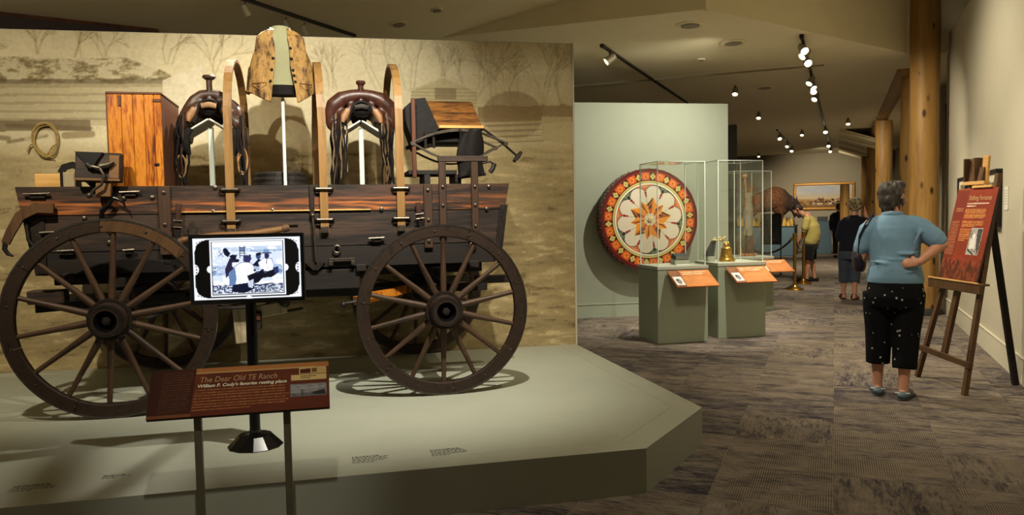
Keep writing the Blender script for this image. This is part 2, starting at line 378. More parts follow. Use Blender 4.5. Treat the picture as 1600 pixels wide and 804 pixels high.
    def ball(s, c, r, seg=16, rings=10, m=0, rot=None):
        c = Vector(c); r = r if isinstance(r, (tuple, list)) else (r, r, r); q = rotm(rot)
        vs = [c + q @ Vector((0, 0, -r[2]))]; fs = []
        for i in range(1, rings):
            t = math.pi * i / rings - math.pi / 2
            for j in range(seg):
                a = 2 * math.pi * j / seg
                vs.append(c + q @ Vector((math.cos(t) * math.cos(a) * r[0], math.cos(t) * math.sin(a) * r[1], math.sin(t) * r[2])))
        vs.append(c + q @ Vector((0, 0, r[2])))
        for j in range(seg): fs.append((0, 1 + (j + 1) % seg, 1 + j))
        for i in range(rings - 2):
            for j in range(seg):
                a = 1 + i * seg + j; b = 1 + i * seg + (j + 1) % seg; fs.append((a, b, b + seg, a + seg))
        L = len(vs) - 1; o = 1 + (rings - 2) * seg
        for j in range(seg): fs.append((o + j, o + (j + 1) % seg, L))
        s.add(vs, fs, m, True); return s
    def lathe(s, prof, n=24, o=(0, 0, 0), axis='z', m=0, rot=None, smooth=True, closed=False, cap=True):
        """prof: (radius, height) pairs round an axis"""
        o = Vector(o); q = rotm(rot); vs = []; fs = []
        for (r, h) in prof:
            for j in range(n):
                a = 2 * math.pi * j / n; x, y = math.cos(a) * r, math.sin(a) * r
                p = {'z': (x, y, h), 'y': (x, h, y), 'x': (h, x, y)}[axis]
                vs.append(o + q @ Vector(p))
        k = len(prof); cnt = k if closed else k - 1
        for i in range(cnt):
            for j in range(n):
                f = (i * n + j, i * n + (j + 1) % n, ((i + 1) % k) * n + (j + 1) % n, ((i + 1) % k) * n + j)
                fs.append(f if axis != 'y' else f[::-1])
        if not closed and cap:
            if prof[0][0] > 1e-6: fs.append(tuple(range(n))[::-1] if axis != 'y' else tuple(range(n)))
            if prof[-1][0] > 1e-6:
                e = tuple((k - 1) * n + j for j in range(n)); fs.append(e if axis != 'y' else e[::-1])
        s.add(vs, fs, m, smooth); return s
    def prism(s, pts, vec, m=0):
        """flat outline (3-D points) pushed along vec"""
        P = [Vector(p) for p in pts]; v = Vector(vec); n = len(P)
        fs = [tuple(range(n)), tuple(range(2 * n - 1, n - 1, -1))]
        for i in range(n): j = (i + 1) % n; fs.append((j, i, n + i, n + j))
        s.add(P + [p + v for p in P], fs, m); return s
    def grid(s, fn, nu, nv, m=0, smooth=True):
        vs = [fn(i / nu, j / nv) for j in range(nv + 1) for i in range(nu + 1)]; fs = []
        for j in range(nv):
            for i in range(nu):
                a = j * (nu + 1) + i; fs.append((a, a + 1, a + nu + 2, a + nu + 1))
        s.add(vs, fs, m, smooth); return s
    def mesh(s, name, mats, sharp=38, fix=True):
        me = bpy.data.meshes.new(name); me.from_pydata(s.v, [], s.f)
        for m in (mats if isinstance(mats, (list, tuple)) else [mats]): me.materials.append(m)
        me.polygons.foreach_set('material_index', s.mi)
        me.polygons.foreach_set('use_smooth', s.sm)
        if fix:
            bm = bmesh.new(); bm.from_mesh(me); bmesh.ops.recalc_face_normals(bm, faces=bm.faces); bm.to_mesh(me); bm.free()
        if any(s.sm): me.set_sharp_from_angle(angle=R(sharp))
        me.update(); return me
    def build(s, name, mats, parent=None, loc=None, rot=None, sharp=38, fix=True):
        return put(name, s.mesh(name, mats, sharp, fix), parent, loc, rot)
def put(name, me, parent=None, loc=None, rot=None):
    o = bpy.data.objects.new(name, me); COL.objects.link(o)
    if parent: o.parent = parent
    if loc is not None: o.location = loc
    if rot is not None: o.rotation_euler = rot
    return o
def tag(o, label, cat, group=None, kind=None):
    o['label'] = label; o['category'] = cat
    if group: o['group'] = group
    if kind: o['kind'] = kind
    return o
def thing(name, label, cat, loc=(0, 0, 0), rz=0.0, group=None, rot=None):
    o = bpy.data.objects.new(name, None); COL.objects.link(o); o.empty_display_size = 0.05
    o.location = loc; o.rotation_euler = rot if rot else (0, 0, rz)
    return tag(o, label, cat, group)
def node(name, parent, loc=(0, 0, 0), rot=(0, 0, 0)):
    o = bpy.data.objects.new(name, None); COL.objects.link(o); o.empty_display_size = 0.05
    o.parent = parent; o.location = loc; o.rotation_euler = rot; return o
def struct(o): o['kind'] = 'structure'; return o
def children(o): return list(o.children)
def copy_tree(o, parent=None):
    c = o.copy(); COL.objects.link(c)
    if parent: c.parent = parent
    for ch in children(o): copy_tree(ch, c)
    return c
def evaluated_mesh(o):
    dg = bpy.context.evaluated_depsgraph_get(); dg.update()
    return bpy.data.meshes.new_from_object(o.evaluated_get(dg))
def sculpt(mb, name, mat, voxel, parent=None, smooth=4, fac=0.5, loc=None, rot=None, disp=None):
    """fuse overlapping closed volumes into one continuous surface"""
    me = mb.mesh(name + '_tmp', mat, fix=False)
    o = bpy.data.objects.new(name + '_tmp', me); COL.objects.link(o)
    md = o.modifiers.new('fuse', 'REMESH'); md.mode = 'VOXEL'; md.voxel_size = voxel; md.use_smooth_shade = True
    if smooth:
        sm = o.modifiers.new('soften', 'SMOOTH'); sm.iterations = smooth; sm.factor = fac
    if disp:
        tx = bpy.data.textures.new(name + '_relief', 'CLOUDS'); tx.noise_scale = disp[0]
        d = o.modifiers.new('relief', 'DISPLACE'); d.texture = tx; d.strength = disp[1]; d.mid_level = 0.5
    r = evaluated_mesh(o); bpy.data.objects.remove(o); bpy.data.meshes.remove(me)
    r.name = name; r.materials.clear(); r.materials.append(mat)
    r.polygons.foreach_set('use_smooth', [True] * len(r.polygons))
    return put(name, r, parent, loc, rot)
def lettering(name, text, size, mat, parent, mtx, align='LEFT', shear=0.0, width=None, bold=0.0):
    c = bpy.data.curves.new(name, 'FONT'); c.body = text; c.size = size; c.align_x = align; c.shear = shear; c.offset = bold
    c.resolution_u = 3
    o = bpy.data.objects.new(name + '_tmp', c); COL.objects.link(o)
    me = evaluated_mesh(o); bpy.data.objects.remove(o)
    xs = [v.co.x for v in me.vertices]
    if width and xs:
        k = width / (max(xs) - min(xs))
        for v in me.vertices: v.co.x *= k
    me.materials.clear(); me.materials.append(mat)
    r = put(name, me, parent); r.matrix_local = mtx; return r
def sheet(name, img, w, h, mat, parent=None, mtx=None, fn=None):
    """printed sheet: img (rows from the top, cols, 3) in display colours 0..1 on a fine grid lying in local x / z"""
    img = np.clip(np.asarray(img, float), 0, 1); nr, nc = img.shape[:2]
    lin = np.where(img <= 0.04045, img / 12.92, ((img + 0.055) / 1.055) ** 2.4)
    X, Z = np.meshgrid(np.linspace(0, w, nc), np.linspace(h, 0, nr))
    co = np.stack([X, np.zeros_like(X), Z], -1).reshape(-1, 3)
    i = np.arange(nr * nc).reshape(nr, nc)
    fs = np.stack([i[1:, :-1], i[1:, 1:], i[:-1, 1:], i[:-1, :-1]], -1).reshape(-1, 4)
    me = bpy.data.meshes.new(name); me.from_pydata(co.tolist(), [], fs.tolist())
    a = me.attributes.new('print', 'FLOAT_COLOR', 'POINT')
    a.data.foreach_set('color', np.concatenate([lin.reshape(-1, 3), np.ones((nr * nc, 1))], 1).ravel())
    me.materials.append(mat); me.update()
    o = put(name, me, parent)
    if mtx is not None: o.matrix_local = mtx
    return o
M['print'] = printed('matt_print', 0.75)
M['canvas'] = printed('oil_canvas', 0.6)

# small drawing helpers on numpy pictures (flat prints)
def vnoise(nr, nc, sy, sx, seed):
    """smooth random field 0..1 with cells sy x sx"""
    g = np.random.RandomState(seed); a = g.rand(int(nr / sy) + 3, int(nc / sx) + 3)
    y = np.arange(nr) / sy; x = np.arange(nc) / sx; yi = y.astype(int); xi = x.astype(int)
    fy = (y - yi); fx = (x - xi); fy = fy * fy * (3 - 2 * fy); fx = fx * fx * (3 - 2 * fx)
    A = a[np.ix_(yi, xi)]; B = a[np.ix_(yi, xi + 1)]; C = a[np.ix_(yi + 1, xi)]; D = a[np.ix_(yi + 1, xi + 1)]
    fy = fy[:, None]; fx = fx[None, :]
    return (A * (1 - fx) + B * fx) * (1 - fy) + (C * (1 - fx) + D * fx) * fy
def fract(nr, nc, sy, sx, seed, oct=4):
    o = np.zeros((nr, nc)); a = 1; t = 0
    for k in range(oct):
        o += a * vnoise(nr, nc, max(1, sy / 2 ** k), max(1, sx / 2 ** k), seed + k); t += a; a *= 0.6
    return o / t
def paint(img, mask, col, op=1.0):
    m = (np.asarray(mask, float) * op)[..., None]; img[:] = img * (1 - m) + np.asarray(col) * m
def line(img, x0, y0, x1, y1, w, col, op=1.0):
    nr, nc = img.shape[:2]; Y, X = np.mgrid[0:nr, 0:nc]
    dx, dy = x1 - x0, y1 - y0; L = dx * dx + dy * dy + 1e-9
    t = np.clip(((X - x0) * dx + (Y - y0) * dy) / L, 0, 1)
    d = np.hypot(X - x0 - t * dx, Y - y0 - t * dy)
    paint(img, np.clip(w / 2 + 0.5 - d, 0, 1), col, op)
def poly(img, pts, col, op=1.0):
    nr, nc = img.shape[:2]; Y, X = np.mgrid[0:nr, 0:nc]; ins = np.zeros((nr, nc), bool); n = len(pts)
    for i in range(n):
        x0, y0 = pts[i]; x1, y1 = pts[(i + 1) % n]
        if y0 == y1: continue
        c = ((Y >= min(y0, y1)) & (Y < max(y0, y1))) & (X < (x1 - x0) * (Y - y0) / (y1 - y0) + x0); ins ^= c
    paint(img, ins, col, op)
def oval(img, cx, cy, rx, ry, col, op=1.0):
    nr, nc = img.shape[:2]; Y, X = np.mgrid[0:nr, 0:nc]
    d = ((X - cx) / rx) ** 2 + ((Y - cy) / ry) ** 2; paint(img, np.clip((1.1 - d) * 6, 0, 1), col, op)
def bands(img, x0, y0, x1, y1, col, rows, op=0.8, seed=3, skew=0.0, last=0.6):
    """rows of unreadably small text as broken strokes"""
    g = random.Random(seed); h = (y1 - y0) / rows
    nr, nc = img.shape[:2]
    for k in range(rows):
        y = y0 + h * (k + 0.5); x = x0 + skew * k; e = x0 + (x1 - x0) * (last if k == rows - 1 else g.uniform(0.92, 1.0)) + skew * k
        while x < e:
            w = g.uniform(1.5, 7); a = max(0, int(x)); b = min(nc, int(min(x + w, e)) + 1)
            r0 = max(0, int(y - h * 0.22)); r1 = min(nr, max(int(y + h * 0.22), int(y - h * 0.22) + 1))
            o = op * g.uniform(0.6, 1.0)
            img[r0:r1, a:b] = img[r0:r1, a:b] * (1 - o) + np.array(col) * o
            x += w + g.uniform(1.2, 2.2)
c8 = lambda r, g, b: np.array((r, g, b)) / 255.0

# ================================================================== ROOM SHELL
KR = (0, 0, KF.a)
def kbox(name, x0, x1, y0, y1, z0, z1, mat, bev=0.0):
    mb = MB(); mb.box(((x0 + x1) / 2, (y0 + y1) / 2, (z0 + z1) / 2), (x1 - x0, y1 - y0, z1 - z0), bev=bev)
    return struct(mb.build(name, mat, rot=KR))
floor = kbox('floor', -11, 2.3, -4.5, 32, -0.15, -0.003, M['carpet'])
# carpet tiles, laid square to the corridor
tb = MB(); tb.box((0, 0, -0.0015), (0.599, 0.599, 0.003), bev=0.0012); tile_me = tb.mesh('carpet_tile', M['carpet'])
def platform_covers(x, y):
    w = KF.w(x, y); d = w - PF.o; c, s_ = math.cos(PF.a), math.sin(PF.a)
    px, py = d.x * c + d.y * s_, -d.x * s_ + d.y * c
    return px < 0.672 and py > 0 and (py - 0.693 > -(0.672 - px) - 0.7) and not (px > 0 and py < px * 0.97)
tr = random.Random(11)
for j in range(27):
    for i in range(-7, 3):
        x0 = i * 0.6; y0 = 2.75 + j * 0.6
        cx, cy = x0 + 0.3, y0 + 0.3
        sx = 1.0
        if i == 2: cx, sx = 1.32, 0.4
        if all(platform_covers(cx + a, cy + b) for a in (-0.35, 0.35) for b in (-0.35, 0.35)): continue
        if i < -5 and j < 12: continue
        o = put('carpet_tile', tile_me, floor, (cx, cy, 0))
        o.scale = (sx, 1, 1)
        if sx == 1 and tr.random() < 0.16: o.rotation_euler = (0, 0, R(90))
wall_right = kbox('wall_right', 1.44, 1.62, -4.5, 12.45, 0, 3.85, M['cream_wall'])
bb = MB(); bb.box((1.432, 4, 0.104), (0.016, 16.9, 0.208)); bb.box((1.428, 4, 0.2165), (0.024, 16.9, 0.017), bev=0.004)
struct(bb.build('baseboard_right', M['baseboard'], rot=KR))
struct(kbox('wall_right_upper', 2.0, 2.15, -4.5, 32, 3.85, 5.2, M['dark_wall']))  # dark colour stands in for the unlit recess above the wall
struct(kbox('wall_right_recess', 2.0, 2.15, 12.45, 32, 0, 3.85, M['cream_wall']))
struct(kbox('wall_far', -9, 2.0, 31.2, 31.4, 0, 3.7, M['far_wall']))
struct(kbox('wall_side', -9.2, -9.0, 11.5, 31.2, 0, 3.7, M['far_wall']))
struct(kbox('wall_left_partition', -2.6, -1.67, 14.8, 14.95, 0, 3.06, M['dark_wall']))
# ceilings
def kslab(name, pts, t, mat):
    mb = MB(); mb.prism(pts, (0, 0, t)); return struct(mb.build(name, mat, rot=KR))
near_z = lambda u: 3.6 + 0.168 * (u + 4.31)
def npt(u, v): return (u, v, near_z(u))
kslab('ceiling_near', [npt(-8.6, -4.5), npt(2.1, -4.5), npt(2.1, 12.7), npt(0.95, 12.16), npt(-1.26, 8.5), npt(-4.31, 8.4), npt(-4.31, 9.6), npt(-8.6, 9.6)], 0.1, M['ceiling'])
kslab('ceiling_far', [(-9, 8.42, 3.6), (-4.31, 8.4, 3.6), (-1.26, 8.5, 3.6), (0.93, 12.12, 3.6), (2.0, 12.5, 3.6), (2.0, 31.2, 3.6), (-9, 31.2, 3.6)], 0.08, M['ceiling'])
# dropped edge between the two ceilings
fb = MB()
pl = [(-4.31, 8.36), (-1.26, 8.466), (0.91, 12.08), (2.0, 12.45)]
for (a, b) in zip(pl[:-1], pl[1:]):
    q = [(a[0], a[1], 3.595), (b[0], b[1], 3.595), (b[0], b[1], near_z(b[0]) + 0.02), (a[0], a[1], near_z(a[0]) + 0.02)]
    d = Vector((b[0] - a[0], b[1] - a[1], 0)).normalized(); n = Vector((-d.y, d.x, 0)) * 0.05
    fb.prism(q, n)
struct(fb.build('trim_1', M['ceiling'], rot=KR))
tw = MB(); tw.prism([(u_, v_, near_z(u_) - 0.03) for u_, v_ in ((-6.46, 4.46), (-6.02, 5.7), (-6.3, 6.0), (-7.6, 5.0), (-7.2, 3.2))], (0, 0, 0.028))
struct(tw.build('trim_4', M['walnut'], rot=KR))
# sloping far soffit with ribs
sl = MB(); sl.prism([(0.12, 22.4, 3.595), (1.3, 22.4, 3.18), (1.3, 31.2, 3.18), (0.12, 31.2, 3.595)], (0, 0, 0.03))
soffit = struct(sl.build('ceiling_slope', M['ceiling'], rot=KR))
rb = MB(); L = math.hypot(1.18, 0.415); rb.box((0, 0, 0), (L, 0.16, 0.07), bev=0.02); rib_me = rb.mesh('rib', M['ceiling'])
for k in range(5):
    put('rib', rib_me, soffit, (0.71, 22.6 + k * 1.9, 3.388 - 0.035), (0, math.atan2(0.415, 1.18), 0))
# round log columns and their beams
def log_column(name, x, y, r, h, label):
    t = thing(name, label, 'column', KF.w(x, y), KF.a, 'peeled log columns')
    g = random.Random(int(y * 10)); mb = MB()
    prof = [(r * (1.06 if k < 2 else 1) * g.uniform(0.96, 1.04), h * k / 14) for k in range(15)]
    mb.lathe(prof, 28); mb.build('trunk', M['log'], t)
    fb = MB(); fb.lathe([(r * 1.14, 0), (r * 1.16, 0.06), (r * 1.1, 0.1)], 28); fb.build('base_collar', M['dark_slate'], t)
    t['kind'] = 'structure'
    return t
log_column('log_column', 1.13, 12.05, 0.185, 4.45, 'nearest thick peeled log column with dark knots')
log_column('log_column', 1.11, 13.75, 0.16, 3.75, 'slimmer log column half hidden behind the nearest one')
log_column('log_column', 1.05, 20.0, 0.185, 3.5, 'third log column along the corridor, behind the blue-shirted person')
log_column('log_column', 1.05, 25.5, 0.18, 3.3, 'fourth log column, to the right of the curly-haired visitor')
log_column('log_column', 1.02, 29.4, 0.18, 3.3, 'last log column, beside the far wall')
def log_beam(name, x, y0, y1, z, r, label):
    mb = MB(); g = random.Random(int(y0 * 7)); n = 10
    mb.tube([(x, y0 + (y1 - y0) * k / n, z) for k in range(n + 1)], [r * g.uniform(0.96, 1.04) for k in range(n + 1)], 20)
    o = mb.build(name, M['log'], rot=KR); tag(o, label, 'beam', 'log beams'); o['kind'] = 'structure'; return o
log_beam('log_beam', 1.2, 3.0, 12.1, 4.36, 0.14, 'log beam overhead running out from the nearest column')
log_beam('log_beam', 1.02, 13.4, 20.3, 3.66, 0.15, 'log beam from the slim column to the third column')
log_beam('log_beam', 1.02, 20.5, 31.1, 3.52, 0.15, 'log beam above the farthest columns')

# curtains and window on the right beyond the columns
def curtain(name, x, y0, y1, z0, z1, mat, label, folds):
    mb = MB(); n = folds * 8
    def fn(i, j): y = y0 + (y1 - y0) * i; return (x + 0.05 * math.sin(i * folds * 2 * math.pi) + 0.012 * math.sin(i * 31 + j * 3), y, z0 + (z1 - z0) * j)
    def fn2(i, j): p = fn(1 - i, j); return (p[0] + 0.012, p[1], p[2])
    mb.grid(fn, n, 10); mb.grid(fn2, n, 10)
    o = mb.build(name, mat, rot=KR, fix=False); return tag(o, label, 'curtain', 'grey curtains')
M['curtain'] = plain('grey_linen', srgb(168, 160, 142), 0.9, var=0.06, bmp=0.1)
curtain('curtain', 1.62, 12.5, 13.6, 0.02, 3.3, M['curtain'], 'grey floor length curtain beside the nearest log column', 5)
curtain('curtain', 1.66, 14.9, 16.6, 0.02, 3.5, M['curtain'], 'pale curtain seen between the slim and third log columns', 7)
wn = MB(); wn.box((1.9, 17.6, 1.75), (0.06, 2.2, 3.3)); 
win = struct(wn.build('window_1', plain('night_window', srgb(34, 44, 60), 0.1), rot=KR))
wf = MB()
for y in (16.5, 17.6, 18.7): wf.box((1.86, y, 1.75), (0.06, 0.07, 3.4), bev=0.01)
for z in (0.06, 1.75, 3.44): wf.box((1.86, 17.6, z), (0.055, 2.2, 0.07), bev=0.01)
wf.build('window_frame', M['dark_wall'], win)

# sage partition behind the display cases
GW = Frame((0.888, 10.887, 0), 10.4)
g = MB(); g.box((0.0, 0.09, 1.51), (4.62, 0.18, 3.02), bev=0.004)
wall_green = struct(g.build('wall_center', M['green_wall'], loc=GW.o, rot=(0, 0, GW.a)))
g = MB(); g.box((0.0, -0.008, 0.09), (4.62, 0.016, 0.18)); g.box((0, -0.012, 0.188), (4.62, 0.024, 0.018), bev=0.004)
struct(g.build('baseboard_center', M['green_wall'], loc=GW.o, rot=(0, 0, GW.a)))

# ------------------------------------------------------------------ mural wall and its photographic print
mw = MB(); mw.box((-3.1, 0.07, 1.52), (6.2, 0.13, 3.04))
wall_mural = struct(mw.build('wall_left', M['cream_wall'], loc=MF.o, rot=(0, 0, MF.a)))
tm = MB(); tm.box((0.008, 0.06, 1.52), (0.016, 0.15, 3.04)); struct(tm.build('trim_2', M['baseboard'], wall_mural))
def mural_picture(nr=330, nc=640):
    xs = np.linspace(-6.2, 0, nc); pxs = 892 + 160.3 * xs - 5.69 * xs ** 2
    def T(px, py):
        top = 46 + 0.0235 * px; bot = 580 - 0.048 * px
        return float(np.interp(px, pxs, np.arange(nc))), (py - top) / (bot - top) * nr
    PX = np.broadcast_to(pxs[None, :], (nr, nc)); top = 46 + 0.0235 * PX; bot = 580 - 0.048 * PX
    PY = top + (bot - top) * (np.arange(nr)[:, None] / nr)
    img = np.ones((nr, nc, 3)) * c8(218, 206, 170)
    sky = fract(nr, nc, 60, 120, 5)
    img *= (0.93 + 0.14 * sky)[..., None]
    def tree(px, base, h, seed, dark=c8(132, 118, 84), op=0.30, w=1.7):
        g = random.Random(seed)
        def br(x, y, a, l, w, d):
            x2 = x + math.cos(a) * l; y2 = y - math.sin(a) * l
            p, q = T(x, y), T(x2, y2); line(img, p[0], p[1], q[0], q[1], w, dark, op)
            if d > 0:
                for k in range(g.choice((2, 3))): br(x2, y2, a + g.uniform(-0.75, 0.75), l * g.uniform(0.6, 0.85), w * 0.7, d - 1)
        for k in range(3): br(px + g.uniform(-8, 8), base, math.pi / 2 + g.uniform(-0.5, 0.5), h * 0.36, w, 3)
    for (a, b, h, s) in ((-150, 95, 60, 1), (-40, 100, 60, 2), (55, 80, 50, 3), (115, 85, 55, 4), (160, 85, 50, 5), (330, 120, 90, 6), (260, 95, 60, 7), (590, 130, 90, 8), (640, 130, 95, 9), (690, 140, 80, 10), (770, 160, 120, 11), (800, 160, 80, 12), (850, 160, 100, 13), (880, 155, 90, 14), (735, 150, 70, 15), (520, 130, 70, 16)):
        tree(a, b, h, s, op=0.22 if a > 560 else 0.28, w=1.4)
    # misty far trees on the right
    f = fract(nr, nc, 14, 10, 31)
    paint(img, ((PX > 690) & (PY > 110) & (PY < 172)) * np.clip((PY - 100) / 50, 0, 1) * (0.3 + 0.7 * f), c8(150, 134, 94), 0.6)
    # sod roofed shed on the left
    f = fract(nr, nc, 4, 9, 41)
    edge = 80 + 10 * fract(nr, nc, 200, 40, 43) + np.clip(PX - 190, 0, 99) * 0.35
    roof = (PY > edge) & (PY < 122) & (PX < 262)
    paint(img, roof, c8(158, 144, 108), 0.75)
    paint(img, roof & (f > 0.52), c8(214, 204, 172), 0.75); paint(img, roof & (f < 0.40), c8(112, 98, 68), 0.6)
    paint(img, (np.abs(PY - 120 - 3 * (f - 0.5)) < 4.5) & (PX < 262), c8(92, 78, 54), 0.55)
    wallm = (PY >= 123) & (PY < 182) & (PX < 285)
    paint(img, wallm, c8(186, 174, 140), 0.75)
    s = np.sin(PY * 0.55 + 0.002 * PX + 2 * fract(nr, nc, 40, 160, 51))
    paint(img, wallm & (s > 0.55), c8(146, 132, 100), 0.45)
    paint(img, (PY > 174) & (PY < 190) & (PX < 132), c8(104, 88, 62), 0.65)
    # pale gable
    poly(img, [T(248, 118), T(312, 95), T(313, 205), T(268, 205), T(248, 182)], c8(222, 212, 184), 0.85)
    poly(img, [T(312, 95), T(395, 150), T(395, 260), T(313, 260)], c8(212, 202, 170), 0.5)
    # ground
    gy = 205 - 0.012 * PX
    gr = np.clip((PY - gy) / 26, 0, 1)
    f1 = fract(nr, nc, 5, 22, 61, 5); f2 = fract(nr, nc, 30, 120, 67)
    ground = c8(180, 160, 116)[None, None] * (0.72 + 0.42 * f1 + 0.22 * (f2 - 0.5))[..., None]
    far = np.clip(1 - (PY - gy) / 170, 0, 1)[..., None]
    ground = ground * (1 - 0.35 * far) + c8(198, 184, 144) * 0.35 * far
    img[:] = img * (1 - gr[..., None]) + ground * gr[..., None]
    paint(img, (gr > 0.9) & (f1 > 0.66), c8(206, 190, 148), 0.6)
    paint(img, (gr > 0.9) & (f1 < 0.30), c8(112, 88, 56), 0.5)
    # boards lying on the grass, left
    for (x0, y0, x1, y1, w, c, o) in ((0, 205, 60, 196, 3, c8(120, 104, 74), .7), (30, 200, 70, 188, 5, c8(208, 196, 162), .7), (90, 196, 132, 194, 6, c8(140, 122, 86), .7), (0, 182, 130, 186, 4, c8(96, 82, 58), .5), (-120, 190, 0, 200, 4, c8(110, 94, 66), .6)):
        p, q = T(x0, y0), T(x1, y1); line(img, p[0], p[1], q[0], q[1], w, c, o)
    # log cabin
    poly(img, [T(640, 132), T(692, 114), T(744, 132), T(744, 158), T(640, 158)], c8(186, 172, 132), 0.85)
    for k in range(6): p, q = T(641, 130 + k * 5), T(743, 131 + k * 5); line(img, p[0], p[1], q[0], q[1], 1.0, c8(140, 124, 86), 0.6)
    for (a, b) in (((636, 134), (692, 114)), ((692, 114), (746, 134))): p, q = T(*a), T(*b); line(img, p[0], p[1], q[0], q[1], 1.8, c8(206, 194, 156), 0.9)
    poly(img, [T(678, 129), T(712, 129), T(712, 145), T(678, 145)], c8(132, 118, 84), 0.75)
    # hay mound and brush
    p = T(800, 168); q = T(846, 168); f = fract(nr, nc, 4, 10, 71)
    oval(img, p[0], p[1], q[0] - p[0], T(800, 168)[1] - T(800, 134)[1], c8(126, 106, 72), 0.5)
    paint(img, (PX > 745) & (PX < 900) & (PY > 150 + 8 * f) & (PY < 178), c8(126, 102, 66), 0.65)
    # fence rails
    for k in range(4): p, q = T(748, 180 + k * 8), T(846, 177 + k * 8); line(img, p[0], p[1], q[0], q[1], 2.2, c8(186, 170, 128), 0.75); line(img, p[0], p[1] + 2.4, q[0], q[1] + 2.4, 1.2, c8(108, 88, 58), 0.6)
    poly(img, [T(844, 170), T(896, 170), T(896, 210), T(844, 204)], c8(186, 170, 128), 0.85)
    for (y, o) in ((228, .5), (250, .35)): p, q = T(760, y - 6), T(892, y); line(img, p[0], p[1], q[0], q[1], 5, c8(192, 176, 136), o)
    f = fract(nr, nc, 2, 2, 81, 2)
    return img * (0.95 + 0.1 * f)[..., None]
sheet('mural_print', mural_picture(), 6.2, 3.035, M['print'], wall_mural, Matrix.Translation((-6.2, -0.002, 0.0)))

# ------------------------------------------------------------------ the grey-green platform
platform = thing('display_platform', 'low grey-green display platform with a chamfered corner carrying the wagon', 'platform', PF.o, PF.a)
pm = MB(); base = [(-6.0, 0), (0, 0), (0.672, 0.693), (0.676, 3.235), (-6.0, 3.50)]
pm.prism([(x, y, 0) for x, y in base], (0, 0, PLAT_H - 0.012)); pm.build('plinth', M['platform'], platform)
def inset(d): # top boards, split along the edge bands
    return [(-6.0, d), (0 - d * 0.45, d), (0.672 - d, 0.693 + d * 0.42), (0.676 - d, 3.235), (-6.0, 3.50)]
i1 = inset(0.17)
tp = MB(); tp.prism([(x, y, PLAT_H - 0.012) for x, y in i1], (0, 0, 0.012)); tp.build('top_board', M['platform'], platform)
e = 0.0015
def band(name, q):
    mb = MB(); mb.prism([(x, y, PLAT_H - 0.012) for x, y in q], (0, 0, 0.0122)); mb.build(name, M['platform'], platform)
band('edge_band', [(-6.0, 0), (0, 0), (i1[1][0], i1[1][1] - e), (-6.0, i1[1][1] - e)])
band('edge_band', [(0, 0), (0.672, 0.693), (i1[2][0] + e, i1[2][1]), (i1[1][0] + e, i1[1][1] - e)])
band('edge_band', [(0.672, 0.693), (0.676, 3.235), (i1[3][0] + e, 3.235), (i1[2][0] + e, i1[2][1])])
def caption(x, y, w, rows, seed):
    mb = MB(); g = random.Random(seed)
    for k in range(rows):
        hh = 0.011 if k == 0 else 0.007; yy = y - k * 0.019; xx = x; end = x + w * (0.75 if k == 0 else (0.5 if k == rows - 1 else g.uniform(0.85, 1.0)))
        while xx < end:
            ww = g.uniform(0.006, 0.022); mb.box((xx + ww / 2, yy, PLAT_H + 0.0004), (ww, hh, 0.0004)); xx += ww + 0.005
    mb.build('caption_text', M['text_black'], platform)
caption(-3.03, 0.29, 0.19, 5, 1); caption(-2.66, 0.335, 0.13, 3, 2)
caption(-1.49, 0.285, 0.18, 6, 3); caption(-1.09, 0.29, 0.19, 6, 4)

# ================================================================== THE WAGON
wagon = thing('farm_wagon', 'dark weathered wooden farm wagon with spoked wheels and three bent bows on the platform', 'wagon', WF.o, WF.a)
def bevel_board(mb, x0t, x1t, x0b, x1b, zt, zb, y, t):
    mb.prism([(x0b, y, zb), (x1b, y, zb), (x1t, y, zt), (x0t, y, zt)], (0, t, 0)); return mb
def ends(z):  # bed ends lean outwards
    k = (z - 0.89) / (1.453 - 0.89); return -0.44 - 0.089 * k, 2.560 + 0.11 * k
for (yf, t) in ((0.262, 0.032), (1.41, 0.032)):
    for (zb, zt, off, mat) in ((1.272, 1.453, 0.0, 'side_board'), (1.036, 1.266, 0.004, 'wagon_dark'), (0.888, 1.030, 0.008, 'wagon_black')):
        a0, a1 = ends(zt); b0, b1 = ends(zb)
        mb = MB(); bevel_board(mb, a0, a1, b0, b1, zt, zb, yf + off, t - off); mb.build('side_board', M[mat], wagon)
for s_ in (0, 1):
    for (zb, zt) in ((1.172, 1.44), (0.90, 1.165)):
        zz = ends((zt + zb) / 2)[s_] + (0.05 if s_ == 0 else -0.05)
        mb = MB(); mb.box((zz, 0.85, (zt + zb) / 2), (0.03, 1.11, zt - zb), bev=0.004); mb.build('end_board', M['wagon_dark'], wagon)
for k in range(6):
    mb = MB(); mb.box((1.06, 0.375 + k * 0.187, 0.90), (2.94, 0.182, 0.028)); mb.build('floor_board', M['wagon_black'], wagon)
mb = MB(); mb.box((1.06, 0.85, 1.385), (3.02, 1.10, 0.03)); mb.build('deck', M['wagon_black'], wagon)
